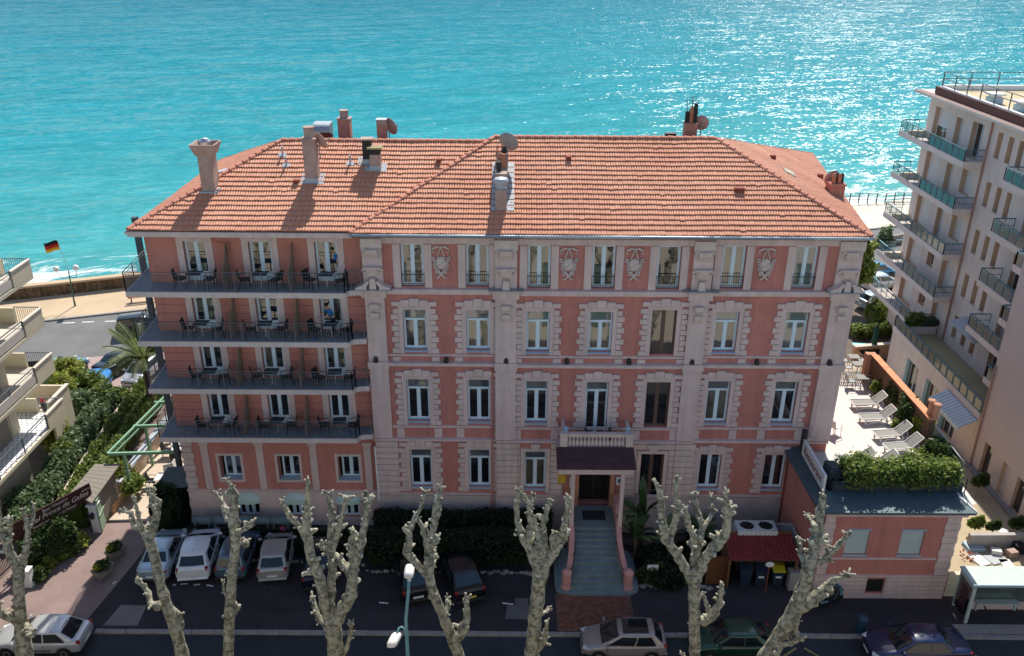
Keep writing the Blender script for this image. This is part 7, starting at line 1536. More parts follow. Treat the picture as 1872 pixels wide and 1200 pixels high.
# double street lamp
YL = 25.2; LP = thing('street_lamp', 'tall teal street lamp with a white head on top and another on an arm', 'street lamp', (at_y(748, 1200, YL).x, YL, 0))
base = at_y(753, 1200, YL); top = at_y(754, 1066, YL); LPM = mat('lamp_post_teal', (0.16, 0.34, 0.36), 0.5, 0.1, 5); LH = mat('lamp_head_white', (0.78, 0.77, 0.72), 0.45, 0.05, 5)
MB().tube([(base.x+.0, YL, 0), (base.x, YL, 1.2), tuple(base), tuple(at_y(749, 1135, YL)), tuple(top)], [.10, .085, .075, .065, .055], 10).build('post', LPM, LP, True)
arm = [at_y(748, 1160, YL), at_y(746, 1152, YL), at_y(741, 1149, YL), at_y(737, 1151, YL), at_y(733, 1160, YL-.25)]; MB().tube(arm, .04, 8).build('arm', LPM, LP, True)
def head(c, w, l, tilt):
    v_ = [] ; n = 16
    mb = MB()
    for (z, s) in ((-.10, .80), (-.06, 1), (.03, .95), (.09, .62), (.11, .25)):
        for k in range(n): a = 2*math.pi*k/n; sx, sy = math.copysign(abs(math.cos(a))**.55, math.cos(a)), math.copysign(abs(math.sin(a))**.55, math.sin(a)); v_.append((c.x+sx*w*s+tilt*sy*l*s, c.y+sy*l*s, c.z+z*1.2))
    f_ = [(i*n+k, i*n+(k+1) % n, (i+1)*n+(k+1) % n, (i+1)*n+k) for i in range(4) for k in range(n)]+[tuple(reversed(range(n))), tuple(range(4*n, 5*n))]
    return mb.add(v_, f_)
c1 = at_y(754, 1046, YL+.3); head(c1, .185, .36, 0).build('lamp_head', LH, LP, True); MB().tube([top, (top.x, YL+.1, top.z+.1)], .07, 8).build('socket', WHITE, LP)
c2 = at_y(728, 1172, YL-.45); head(c2, .20, .36, .25).build('lamp_head', LH, LP, True)
# planters on the drive
STP = mat('stone_planter', (0.30, 0.27, 0.22), 0.95, 0.2, 4, 0.4, 25)
for (u, v, lb) in ((219, 1025, 'farther of two stone flower tubs on the sunlit drive'), (196, 1060, 'nearer of two stone flower tubs on the sunlit drive')):
    p = at_z(u, v, 0); t = thing('stone_planter', lb, 'planter', (p.x, p.y, 0), group='stone flower tubs on the drive'); MB().prism([(-.48, -.24), (.48, -.24), (.48, .24), (-.48, .24)], 0, .1); 
    vs = []; ang = R(62)
    for z, sx, sy in ((0, .40, .19), (.42, .50, .27), (.48, .52, .29), (.48, .44, .21), (.36, .42, .19)):
        for a, b in ((-1, -1), (1, -1), (1, 1), (-1, 1)): x_, y_ = a*sx, b*sy; vs.append((p.x+x_*math.cos(ang)-y_*math.sin(ang), p.y+x_*math.sin(ang)+y_*math.cos(ang), z))
    MB().add(vs, [(i*4+k, i*4+(k+1) % 4, i*4+4+(k+1) % 4, i*4+4+k) for i in range(4) for k in range(4)]+[(16, 17, 18, 19), (3, 2, 1, 0)]).build('tub', STP, t)
    g = np.random.default_rng(int(u)); leaves('flowers', blob((p.x, p.y, .6), (.38, .45, .26), 500, g), .09, LEAF_D, t, 3, kind='stuff'); leaves('yellow_flowers', blob((p.x-.15, p.y-.25, .66), (.20, .22, .14), 260, g), .08, mat('yellow_petals', (0.42, 0.36, 0.03), 0.7, 0.1, 5, isl=.25), t, 4, kind='stuff')
# ---------------------------------------------------------------- balconied block on the right
def wall_panel_x(mb, y0, y1, z0, z1, X, ops, depth=.25):
    ys = sorted({y0, y1}|{o[0] for o in ops}|{o[1] for o in ops}); zs = sorted({z0, z1}|{o[2] for o in ops}|{o[3] for o in ops})
    for a, b in zip(ys, ys[1:]):
        for c, d in zip(zs, zs[1:]):
            if not any(o[0] < (a+b)/2 < o[1] and o[2] < (c+d)/2 < o[3] for o in ops): mb.add([(X, a, c), (X, b, c), (X, b, d), (X, a, d)], [(0, 1, 2, 3)])
def reveal_x(mb, X, o, depth=.42):
    a, b, c, d = o; D = X+depth
    mb.add([(X, a, c), (D, a, c), (D, a, d), (X, a, d)], [(0, 1, 2, 3)]).add([(X, b, c), (D, b, c), (D, b, d), (X, b, d)], [(0, 1, 2, 3)]).add([(X, a, d), (D, a, d), (D, b, d), (X, b, d)], [(0, 1, 2, 3)]).add([(X, a, c), (D, a, c), (D, b, c), (X, b, c)], [(0, 1, 2, 3)])
RB = thing('apartment_block', 'pale rose apartment block with stacked teal-railed balconies on the right', 'building', (34, 56, 0))
FL = [16.25, 13.0, 9.7, 6.5, 3.35]
XA_, XLB = 31.4, 28.75
opsA, opsB, kinds = [], [], []
wr2 = random.Random(4)
for fi, z in enumerate(FL):
    top = z+2.45
    rows = [(63.0, 65.3, z+.05, top, 'shutter' if fi else 'half'), (60.9, 61.9, z+.05 if fi < 3 else z+1.0, top-.15, 'shutter' if fi < 3 else 'window'), (58.1, 59.6, z+.75 if fi in (1, 2) else z+.05, top, 'shutter' if fi else 'window')]
    for r_ in rows: opsA.append(r_[:4]); kinds.append(('A', r_))
    for k, y in enumerate((55.9, 54.55, 53.3)):
        r_ = (y-.30, y+.30, z+.75, z+2.4, 'window' if (k+fi) % 3 == 2 else 'shutter'); opsB.append(r_[:4]); kinds.append(('B', r_))
    for y in (50.6, 48.4): r_ = (y-.6, y+.6, z+.05, top, 'shutter' if fi % 2 else 'window'); opsB.append(r_[:4]); kinds.append(('B', r_))
mb = MB(); wall_panel_x(mb, 57.0, 66.4, 0, 19.45, XA_, opsA); wall_panel_x(mb, 44.0, 57.0, 0, 19.45, XA_+.003, opsB)
mb.add([(XA_, 66.4, 0), (60, 66.4, 0), (60, 66.4, 19.4), (XA_, 66.4, 19.4)], [(0, 1, 2, 3)]).build('tower_wall', RBWALL, RB)
for w_, r_ in kinds:
    mb = MB(); reveal_x(mb, XA_+(.003 if w_ == 'B' else 0), r_[:4]); mb.build('window_reveal', RBREV, RB)
for w_, (a, b, c, d, kd) in kinds:
    X = XA_+.34
    if kd in ('shutter', 'half'):
        c2 = c if kd == 'shutter' else c+1.1
        MB().box(X, X+.03, a, b, c2, d).build('roller_shutter', SHUT, RB)
    if kd in ('window', 'half'):
        d2 = d if kd == 'window' else c+1.1
        f_ = MB().box(X, X+.06, a, a+.07, c, d2).box(X, X+.06, b-.07, b, c, d2).box(X, X+.06, a+.07, b-.07, c, c+.07).box(X, X+.06, a+.07, b-.07, d2-.07, d2).box(X, X+.06, (a+b)/2-.04, (a+b)/2+.04, c+.07, d2-.07).build('window', FRAME, RB)
        MB().box(X+.02, X+.04, a+.07, b-.07, c+.07, d2-.07).build('pane', GLASS[0] if kd == 'window' else GLASS[2], f_)
    if c > 4 and (b-a) < .8: MB().box(XA_-.07, XA_+.1, a-.04, b+.04, c-.07, c-.005).build('sill', RBTRIM, RB)
def balcony(X0, X1, ya, yb, z, split, end_near=True, end_far=True, hgt=1.0):
    s = MB().box(X0, X1, ya, yb, z-.17, z).build('balcony', RBTRIM, RB)
    MB().box(X0-.02, X0+.10, ya-.02, yb, z-.19, z+.20).box(X0+.10, X1-.01, ya-.02, ya+.10, z-.19, z+.20).build('upstand', RBTRIM, s)
    r_ = MB(); po = []; bars = MB()
    def run(p, q, glassy):
        L_ = math.hypot(q[0]-p[0], q[1]-p[1]); n = max(1, round(L_/.95)); r_.bar((p[0], p[1], z+hgt), (q[0], q[1], z+hgt), .09, .05); r_.bar((p[0], p[1], z+.12), (q[0], q[1], z+.12), .04, .04)
        for k in range(n+1): po.append((lerp(p[0], q[0], k/n), lerp(p[1], q[1], k/n)))
        if glassy:
            for k in range(n):
                a, b = k/n+.12/n, (k+1)/n-.12/n; A = (lerp(p[0], q[0], a), lerp(p[1], q[1], a)); B = (lerp(p[0], q[0], b), lerp(p[1], q[1], b))
                MB().bar((A[0], A[1], z+.57), (B[0], B[1], z+.57), .015, .66).build('glass_panel', RBGLASS, s)
        else:
            m_ = int(L_/.16)
            for k in range(1, m_): x, y = lerp(p[0], q[0], k/m_), lerp(p[1], q[1], k/m_); bars.box(x-.009, x+.009, y-.009, y+.009, z+.12, z+hgt-.02)
            r_.bar((p[0], p[1], z+.56), (q[0], q[1], z+.56), .03, .03)
    x = X0+.06
    if split > ya+.01: run((x, ya+.05), (x, split), True)
    if split < yb-.01: run((x, split), (x, yb-.05), False)
    if end_near: run((x, ya+.05), (X1, ya+.05), False)
    if end_far: run((x, yb-.05), (X1, yb-.05), False)
    r_.build('handrail', RBRAIL, s)
    if bars.v: bars.build('baluster_bar', RBRAIL, s, kind='stuff')
    for (a, b) in po: MB().box(a-.022, a+.022, b-.022, b+.022, z, z+hgt-.02).build('rail_post', RBRAIL, s)
    return s
for fi, z in enumerate(FL):
    if fi < 4:
        s = balcony(30.0, XA_-.003, 57.1, 67.6, z, 62.6); MB().box(XA_, 36, 66.41, 67.6, z-.17, z).build('balcony_wrap', RBTRIM, s); MB().bar((30.05, 67.55, z+1), (36, 67.55, z+1), .09, .05).build('handrail', RBRAIL, s)
        balcony(30.0, XA_, 46.3, 52.1, z+.12, 52.05, False, True)
        MB().box(30.1, XA_, 66.0, 66.36, z+.003, z+.45).build('planter_wall', LBWALL, s)
    else: balcony(30.0, XA_-.003, 59.5, 67.4, z, 61.5)
for z in (12.5, 9.1, 5.1): balcony(29.3, 30.6, 46.1, 47.7, z, 47.6, False, True)
MB().tube([(XA_-.08, 57.03, 3.4), (XA_-.08, 57.03, 19.3)], .06, 6).build('drainpipe', mat('pipe_rose', (0.42, 0.26, 0.21), 0.7, 0.1, 4), RB)
# low front range with its terrace
lw = []
for u, v in ((1668, 683), (1703, 723), (1737, 760)): y = at_x(u, v, XLB).y; lw.append((y-.75, y+.75, .1, 2.3))
mb = MB(); wall_panel_x(mb, 46.0, 59.4, 0, 3.34, XLB, lw); mb.add([(XLB, 59.4, 0), (XA_, 59.4, 0), (XA_, 59.4, 3.3), (XLB, 59.4, 3.3)], [(0, 1, 2, 3)]).build('range_wall', RBWALL, RB)
for o_ in lw: mb = MB(); reveal_x(mb, XLB, o_, .3); mb.build('window_reveal', RBREV, RB)
for k, (a, b, c, d) in enumerate(lw):
    X = XLB+.15; f_ = MB().box(X, X+.06, a, a+.08, c, d).box(X, X+.06, b-.08, b, c, d).box(X, X+.06, (a+b)/2-.05, (a+b)/2+.05, c, d).box(X, X+.06, a+.08, b-.08, d-.08, d).build('window', FRAME, RB); MB().box(X+.02, X+.04, a+.08, b-.08, c, d-.08).build('pane', GLASS[0] if k != 1 else glass('pane_red_curtain', (0.07, 0.012, 0.012)), f_)
    MB().box(XLB-.03, XLB+.12, b-.02, b+.4, c, d).build('open_shutter', mat('shutter_teal', (0.20, 0.33, 0.35), 0.6, 0.08, 4), RB)
MB().poly([(XLB, 46.0, 3.345), (XA_, 46.0, 3.345), (XA_, 59.4, 3.345), (XLB, 59.4, 3.345)]).build('terrace_floor', TANF, RB)
balcony(XLB-.1, XLB+.12, 46.1, 59.3, 3.36, 59.2, False, True)
MB().box(29.3, 31.3, 58.1, 58.9, 3.35, 3.95).build('planter_box', RBTRIM, RB)
shrub('terrace_shrub', 'dark shrub in the planter on the low terrace of the apartment block', [((29.9, 58.5, 4.4), (.6, .5, .6)), ((29.4, 58.4, 4.2), (.4, .4, .4))], 1800, .14, LEAF_M, seed=120, trunk=False)
solo('covered_planter', MB().cbox((30.8, 58.5, 4.25), (1.3, .9, .55), 0, .15), mat('dark_cover', (0.03, 0.05, 0.03), 0.8, 0.2, 4), 'dark green covered mound beside the shrub on the low terrace of the apartment block', 'cover')
aw_ = thing('striped_awning', 'grey and white striped awning over a window of the apartment block, above the orange wall', 'awning', (XLB, 49.3, 2.9)); ya, yb = at_x(1788, 770, XLB).y, at_x(1733, 712, XLB).y
n = 26
for k in range(n):
    y0, y1 = lerp(ya, yb, k/n), lerp(ya, yb, (k+1)/n); m_ = SHUT if k % 2 else SILL
    MB().slab([(XLB-.02, y0, 3.05), (XLB-1.15, y0, 2.45), (XLB-1.15, y1, 2.45), (XLB-.02, y1, 3.05)], .02).add([(XLB-1.15, y0, 2.45), (XLB-1.15, y1, 2.45), (XLB-1.16, y1, 2.22), (XLB-1.16, y0, 2.22)], [(0, 1, 2, 3)]).build('stripe', m_, aw_)
aw2 = at_x(1745, 560, 31.3); solo('flat_awning', MB().slab([(XA_-.02, 54.6, 6.35), (XA_-1.3, 54.6, 6.0), (XA_-1.3, 51.0, 6.0), (XA_-.02, 51.0, 6.35)], .06), mat('grey_awning', (0.42, 0.44, 0.45), 0.7, 0.08, 4), 'narrow pale grey awning under the lowest narrow windows of the apartment block', 'awning')
# near block whose blank side wall fills the right edge
nb = [(44.0, 44.9, 0.15, 2.3), (41.9, 42.8, .15, 2.3), (40.3, 41.2, .15, 2.3)]
mb = MB(); wall_panel_x(mb, 33.5, 45.9, 0, 20, XLB-.02, nb); mb.add([(XLB-.02, 45.9, 0), (XA_+2, 45.9, 0), (XA_+2, 45.9, 20), (XLB-.02, 45.9, 20)], [(0, 1, 2, 3)]).add([(XLB-.02, 33.5, 0), (60, 33.5, 0), (60, 33.5, 20), (XLB-.02, 33.5, 20), (XLB-.02, 45.9, 20), (60, 45.9, 20)], [(0, 1, 2, 3), (3, 2, 5, 4)]).build('blank_wall', mat('rose_render', (0.60, 0.53, 0.50), 0.9, 0.06, 0.5, 0.1, 40), RB)
for o_ in nb: mb = MB(); reveal_x(mb, XLB-.02, o_, .35); mb.build('door_reveal', RBREV, RB)
for k, (a, b, c, d) in enumerate(nb): MB().box(XLB+.2, XLB+.24, a, b, c, d).build('door', SHUT if k == 1 else GLASS[0], RB)
MB().tube([(XLB-.09, 45.75, 0), (XLB-.09, 45.75, 7)], .06, 6).build('drainpipe', MATS['pipe_rose'], RB)
MB().box(XLB-.35, XLB-.03, 38, 45.8, 0, .18).build('wall_foot', KERB, RB)
# roof
MB().box(30.45, 60, 46, 67.4, 19.42, 19.60).build('roof_slab', RBTRIM, RB); MB().poly([(30.47, 46, 19.606), (31.0, 46, 19.606), (31.0, 67.3, 19.606), (30.47, 67.3, 19.606)]).build('roof_edge', mat('roof_edge_dull', (0.27, 0.19, 0.175), 0.9, 0.12, 2), RB)  # dull pinkish-brown strip along the outer edge of the slab
MB().box(31.0, 31.15, 50, 65.2, 19.63, 20.15).box(31.15, 60, 65.05, 65.2, 19.63, 20.15).build('fascia', mat('brown_fascia', (0.13, 0.05, 0.04), 0.7, 0.15, 2), RB)
MB().poly([(31.15, 46, 19.95), (60, 46, 19.95), (60, 65.05, 19.95), (31.15, 65.05, 19.95)]).build('roof_terrace', mat('roof_gravel', (0.52, 0.43, 0.27), 0.95, 0.12, 1.5), RB)
MB().box(31.16, 31.45, 50, 65.0, 19.96, 20.2).box(31.45, 60, 64.7, 65.0, 19.96, 20.3).build('roof_kerb', WHITE, RB)
rr_ = MB()
for hz in (.55, 1.0): rr_.tube([(31.3, 50, 20.2+hz), (31.3, 64.85, 20.2+hz)], .028, 6).tube([(31.3, 64.85, 20.2+hz), (60, 64.85, 20.2+hz)], .028, 6)
rr_.build('roof_rail', RAILP, RB)
for k in range(9): y = 50+k*1.85; MB().box(31.27, 31.33, y-.03, y+.03, 20.2, 21.2).build('rail_post', RAILP, RB)
for k in range(14): x = 31.3+k*2.0; MB().box(x-.03, x+.03, 64.82, 64.88, 20.2, 21.2).build('rail_post', RAILP, RB)
for (x, y, lb) in ((32.3, 59.3, 'larger white roof fan on the flat roof of the apartment block'), (32.6, 56.3, 'smaller grey roof vent on the flat roof of the apartment block')):
    t = thing('roof_fan', lb, 'roof vent', (x, y, 19.96)); MB().box(x-.4, x+.4, y-.4, y+.4, 19.96, 20.35).build('fan_base', SILL, t); MB().box(x-.5, x+.5, y-.5, y+.5, 20.5, 20.62).box(x-.3, x+.3, y-.3, y+.3, 20.351, 20.499).build('fan_hood', WHITE, t)
# ---------------------------------------------------------------- balconied block on the left
LB = thing('left_block', 'cream block on the left edge with deep sunlit balconies and solid parapets', 'building', (-30, 40, 0)); LX, LW = -27.0, -28.55
MB().box(-46, LW, 18, 43.3, 0, 15.2).build('block_wall', LBWALL, LB)
BRD = mat('brown_door', (0.18, 0.06, 0.04), 0.7, 0.1, 4)
for li, z in enumerate((12.45, 9.5, 6.62, 3.58)):
    s = MB().prism([(LX, 28), (LX, 45.5), (-36, 45.5), (-36, 43.31), (LW+.003, 43.31), (LW+.003, 28)], z-.2, z).build('balcony', LBWALL, LB)
    MB().prism([(LX-.12, 28), (LX-.12, 45.4), (-36, 45.4), (-36, 43.32), (LW+.01, 43.32), (LW+.01, 28)], z+.001, z+.012).build('balcony_floor', WTILE if li == 3 else LBFLOOR, s)
    MB().box(LX-.12, LX, 43.55, 45.5, z+.013, z+.88).build('end_parapet', LBWALL, s); MB().box(LX-.16, LX+.04, 43.5, 45.54, z+.882, z+.96).build('parapet_coping', LBFLOOR, s)
    
    if li < 3: MB().box(LX-.10, LX-.02, 28, 43.40, z+.10, z+.62).build('side_panel', LBFLOOR, s)
    MB().box(-33, LX-1.55, 45.38, 45.5, z+.013, z+.95).build('far_parapet', LBWALL, s)
    b = MB(); b.bar((LX-1.55, 45.45, z+1.0), (LX-.1, 45.45, z+1.0), .05, .04).bar((LX-.06, 28, z+.98), (LX-.06, 43.5, z+.98), .05, .05).bar((LX-.06, 28, z+.80), (LX-.06, 43.5, z+.80), .03, .03); b.build('handrail', RAILP, s)
    bb = MB()
    for k in range(12): x = LX-1.5+k*.12; bb.box(x-.01, x+.01, 45.44, 45.46, z+.02, z+.98)
    bb.build('baluster_bar', RAILP, s, kind='stuff')
    for y in (43.47, 40.9, 38.3, 35.7, 33): MB().box(LX-.09, LX-.03, y-.03, y+.03, z, z+.98).build('rail_post', RAILP, s)
    for y in (42.6, 39.6): MB().box(LW-.05, LW+.05, y-.12, y+.12, z+.02, z+2.6).build('wall_pier', LBWALL, LB)
    for y in (41.1,): MB().box(LW-.02, LW+.03, y-1.2, y+1.2, z+.02, z+2.2).build('shutter_door', BRD if li in (1, 2) else SHED, LB)
    if li == 3:
        d = MB()
        for j in range(62):
            for i in range(6):
                y, x = 29+j*.27, LX-.25-i*.27
                if y > 43.3 and False: continue
                d.cbox((x+(.135 if j % 2 else 0), y, z+.016), (.07, .07, .006), R(45))
        for j in range(8):
            for i in range(6, 22): d.cbox((LX-.25-i*.27+(.135 if j % 2 else 0), 43.45+j*.26, z+.016), (.07, .07, .006), R(45))
        d.build('floor_inset', BLACKI, s, kind='stuff')
PT = thing('patio_wall', 'low cream wall with a railing beyond the lowest left balcony, beside the yellow-green bush', 'wall', (-28, 47, 0)); MB().box(-28.2, -28.05, 45.8, 48.2, 0, 4.0).box(-31, -28.2, 48.05, 48.2, 0, 4.0).build('wall_body', LBWALL, PT); MB().box(-28.25, -28.0, 45.75, 48.25, 4.002, 4.08).build('coping', LBFLOOR, PT)
MB().box(-31, -28.2, 45.8, 48.05, 3.0, 3.05).build('patio_floor', LBFLOOR, PT)
for k, (x, y) in enumerate(((-28.9, 46.6), (-29.3, 47.2), (-28.8, 47.5))): solo('flower_pot', MB().lathe([(.12, 0), (.18, .35), (.16, .36), (.02, .34)], (x, y, 3.055), 10).ball((x, y, 3.5), .17, 1, .5, k), (BLACKC, REDP, LEAF_D)[k], ('dark potted plant on the small patio left of the yellow-green bush', 'red potted plant on the small patio left of the yellow-green bush', 'green potted plant on the small patio left of the yellow-green bush')[k], 'potted plant')
# ---------------------------------------------------------------- pergola, garden furniture, gate, sign
PG = thing('pergola', 'green painted pergola of long beams along the side of the left wing', 'pergola', (-20.5, 45, 0)); zt = 2.9
g0, g1 = at_z(200, 840, zt), at_z(331, 705, zt)
MB().bar(g0, g1, .13, .16).build('side_beam', GREENP, PG); MB().bar(g0+Vector((.28, .1, -.1)), g1+Vector((.28, 0, -.1)), .06, .12).build('side_beam', GREENP, PG)
for k, (u, v, x1) in enumerate(((200, 840, -17.75), (246, 789, -17.75), (284, 745, -17.75), (310, 716, -17.75))):
    a = at_z(u, v, zt); MB().bar((a.x, a.y, zt+.002), (x1, a.y+.35, zt+.002), .14, .17).build('cross_beam', GREENP, PG)
for (x, y) in ((-22.2, 42.05), (-18.6, 42.3), (-22.2, 45.2), (-22.0, 48.2), (-18.9, 45.4), (-22.0, 51.0)): MB().box(x-.07, x+.07, y-.07, y+.07, 0, 2.79).build('post', GREENP, PG)
gw = thing('trough_wall', 'long low pale planting trough beneath the outer pergola beam', 'wall', (-22.6, 46, 0)); MB().bar((-22.9, 42.0, .45), (-22.6, 53.5, .45), .35, .9).build('wall_body', TERR, gw); MB().bar((-22.9, 42.0, .93), (-22.6, 53.5, .93), .45, .06).build('coping', LEAD, gw)
def gdn_table(x, y, k, w):
    t = thing('garden_table', w, 'table', (x, y, 0), R(12*k), 'tables under the pergola', local=True); MB().cbox((0, 0, .73), (.85, .85, .03), 0, .01).build('table_top', (WHITEP, TERR)[k % 2], t, loc=O); MB().lathe([(.22, 0), (.04, .05), (.04, .7)], O, 10).build('pedestal', BLACKC, t, loc=O)
for k, (x, y, w) in enumerate(((-20.6, 42.9, 'square pale table under the front bay of the pergola'), (-19.4, 44.3, 'square table under the pergola near the wing wall'), (-20.9, 46.3, 'square table on the outer side of the pergola'), (-20.2, 49.0, 'square table under the far bay of the pergola'))):
    gdn_table(x, y, k, w)
    for q in range(4): c_ = make_chair('garden_chair', ('dark', 'white', 'dark', 'white')[(k+q) % 4]+' chair, '+('left', 'right', 'near', 'far')[q]+' side of the '+w.replace('square ', ''), (BLACKC, WHITEP)[(k+q) % 2], 'chairs under the pergola'); dx, dy, rz = ((-.75, 0, 0), (.75, 0, 180), (0, -.75, 90), (0, .75, -90))[q]; c_.location = (x+dx, y+dy, .005); c_.rotation_euler.z = R(rz+8*q)
solo('canopy', MB().add([at_z(310, 862, 2.6), at_z(342, 860, 2.75), at_z(352, 898, 2.5), at_z(284, 905, 2.35), at_z(310, 862, 2.56), at_z(342, 860, 2.71), at_z(352, 898, 2.46), at_z(284, 905, 2.31)], [(0, 1, 2, 3), (7, 6, 5, 4), (0, 3, 7, 4), (3, 2, 6, 7), (2, 1, 5, 6), (1, 0, 4, 5)]).tube([tuple(at_z(286, 904, 2.33)), (at_z(286, 904, 2.33).x, at_z(286, 904, 2.33).y, 0)], .04, 6), mat('canopy_grey', (0.085, 0.11, 0.105), 0.7, 0.15, 3), 'dark grey fabric canopy on posts against the left corner of the wing', 'canopy')
SH = thing('garden_shed', 'garden shed with a flat weathered grey board roof behind the brown sign', 'shed', at_z(195, 885, 0)); q = [at_z(176, 859, 2.45), at_z(223, 857, 2.45), at_z(195, 906, 2.3), at_z(172, 930, 2.2), at_z(132, 912, 2.3)]
for k in range(9):
    a0, a1 = k/9, (k+.94)/9; L0, L1 = q[0].lerp(q[4], a0), q[0].lerp(q[4], a1); R0, R1 = q[1].lerp(q[3], a0), q[1].lerp(q[3], a1); MB().slab([L0, L1, R1, R0], .05).build('roof_board', SHED, SH)
cc = sum(q, Vector())/5; MB().slab([cc+(p_-cc)*.72+Vector((0, 0, -.06)) for p_ in (q[0], q[1], q[3], q[4])], 1.9).build('shed_body', SHED, SH)
GT = thing('garden_gate', 'pale green sheet gate standing open between the white pillar and the drive', 'gate', at_z(196, 975, 0)); ga, gb = at_z(193, 984, 0), at_z(205, 952, 0)
MB().add([(ga.x, ga.y, .1), (gb.x, gb.y, .1), (gb.x, gb.y, 2.1), (ga.x, ga.y, 2.1), (ga.x-.05, ga.y, .1), (gb.x-.05, gb.y, .1), (gb.x-.05, gb.y, 2.1), (ga.x-.05, ga.y, 2.1)], [(0, 1, 2, 3), (7, 6, 5, 4), (3, 2, 6, 7), (0, 3, 7, 4), (1, 5, 6, 2)]).build('gate_sheet', GATEG, GT); MB().bar((ga.x+.03, ga.y, 1.1), (gb.x+.03, gb.y, 1.1), .05, .07).bar((ga.x+.03, ga.y, 2.08), (gb.x+.03, gb.y, 2.08), .05, .07).build('gate_rail', GATEG, GT)
pp = at_z(186, 980, 0); GP = thing('gate_pillar', 'white pillar with a small black lantern beside the green gate and the brown sign', 'pillar', pp); MB().cbox((pp.x, pp.y, .85), (.42, .42, 1.7), 0, .02).build('shaft', WHITE, GP); MB().cbox((pp.x, pp.y, 1.78), (.56, .56, .14), 0, .03).build('pillar_cap', WHITE, GP)
tl = thing('pillar_lantern', 'small black lantern on the face of the white gate pillar', 'lantern', (pp.x, pp.y-.3, 1.15)); MB().lathe([(.03, 0), (.10, .06), (.12, .26), (.14, .28), (.02, .42)], (pp.x, pp.y-.34, 1.0), 8).build('lantern_body', BLACKC, tl); MB().tube([(pp.x, pp.y-.2, 1.35), (pp.x, pp.y-.34, 1.42)], .02, 5).build('bracket', IRON, tl)
s1, s0 = at_z(174, 921, 2.0), at_z(27, 1005, 2.0); SG = thing('hotel_sign', 'long dark brown hotel sign board with pale script lettering over the garden hedge', 'sign', s0.lerp(s1, .5)); d = (s1-s0).normalized(); nn = Vector((d.y, -d.x, 0)); hgt = .98
MB().add([s0, s1, s1+Vector((0, 0, hgt)), s0+Vector((0, 0, hgt)), s0-nn*.06, s1-nn*.06, s1-nn*.06+Vector((0, 0, hgt)), s0-nn*.06+Vector((0, 0, hgt))], [(0, 1, 2, 3), (7, 6, 5, 4), (0, 3, 7, 4), (3, 2, 6, 7), (2, 1, 5, 6), (1, 0, 4, 5)]).build('sign_board', SIGNB, SG)
def sign_text(s, t, z, size, sh=0.0, al='CENTER'):
    c = s0.lerp(s1, t)+nn*.012+Vector((0, 0, z)); M = Matrix(((d.x, 0, nn.x, c.x), (d.y, 0, nn.y, c.y), (0, 1, 0, c.z), (0, 0, 0, 1))); text_mesh('lettering', s, size, LETTER, SG, M, .004, al, sh)
sign_text('Best Western', .55, .80, .25); sign_text('Hotel Prince de Galles', .55, .50, .40, .3); sign_text('Restaurant Le Petit Prince', .52, .16, .23)
for t_ in (.90, .935, .97):
    c = s0.lerp(s1, t_)+nn*.012+Vector((0, 0, .74)); MB().poly([c+d*(.075*math.cos(R(90+36*k))*(1 if k % 2 == 0 else .42))+Vector((0, 0, .075*math.sin(R(90+36*k))*(1 if k % 2 == 0 else .42))) for k in range(10)]).build('star', LETTER, SG)
for t_ in (.04, .5, .97): p = s0.lerp(s1, t_)-nn*.1; MB().box(p.x-.04, p.x+.04, p.y-.04, p.y+.04, 0, 2.9).build('post', IRON, SG)
m1, m0 = at_z(99, 1019, .25), at_z(74, 1039, .25); MS = thing('menu_board', 'small white board with dark lines and a red emblem below the brown hotel sign', 'sign', m0); d2 = (m1-m0).normalized(); n2 = Vector((d2.y, -d2.x, 0)); H2 = Vector((0, 0, 1.05))
MB().add([m0, m1, m1+H2, m0+H2, m0-n2*.04, m1-n2*.04, m1-n2*.04+H2, m0-n2*.04+H2], [(0, 1, 2, 3), (7, 6, 5, 4), (0, 3, 7, 4), (3, 2, 6, 7), (2, 1, 5, 6), (1, 0, 4, 5)]).build('board', WHITE, MS)
for k in range(6): a, b = m0.lerp(m1, .08)+n2*.006+Vector((0, 0, .15+.14*k)), m0.lerp(m1, .55)+n2*.006+Vector((0, 0, .15+.14*k)); MB().bar(a, b, .006, .035).build('printed_line', IRON, MS)
c = m0.lerp(m1, .78)+n2*.008+Vector((0, 0, .62)); MB().poly([c+d2*x_+Vector((0, 0, z_)) for x_, z_ in ((-.2, -.12), (-.02, -.16), (.06, -.3), (.16, -.12), (.14, .2), (-.04, .26), (-.18, .12))]).build('emblem', REDP, MS)
hedge('sign_hedge', 'dark dense hedge beneath the brown hotel sign beside the white pillar', [(-23.3, 37.3, 0), (-24.1, 36.3, 0), (-24.9, 35.4, 0)], 1.3, 1.9, 7000, .12, LEAF_D, seed=14)
for k, (u, v, z, r, n_, m_, lb) in enumerate(((150, 1000, .4, (.5, .5, .45), 1200, LEAF_Y, 'yellowish low plant at the foot of the dark hedge by the drive'), (118, 1022, .35, (.45, .45, .4), 1200, LEAF_L, 'bright green plant right of the white menu board'), (92, 1040, .35, (.4, .4, .4), 1000, LEAF_Y, 'rounded olive bush just below the white menu board'), (78, 1062, .35, (.4, .4, .4), 1000, LEAF_D, 'dark low bush nearest the street by the drive'), (95, 975, .9, (.6, .6, .8), 1800, LEAF_L, 'bright leafy shrub above the white menu board'), (222, 880, .7, (.8, 1.2, .7), 2600, LEAF_Y, 'olive shrub between the shed roof and the cream planter'), (248, 895, .8, (.5, .9, .5), 1800, LEAF_L, 'bright green plant in the cream planter by the shed'))):
    shrub('drive_plant', lb, [(tuple(at_z(u, v, z)), r)], n_, .12, m_, 'plant', 'plants along the drive', seed=140+k)
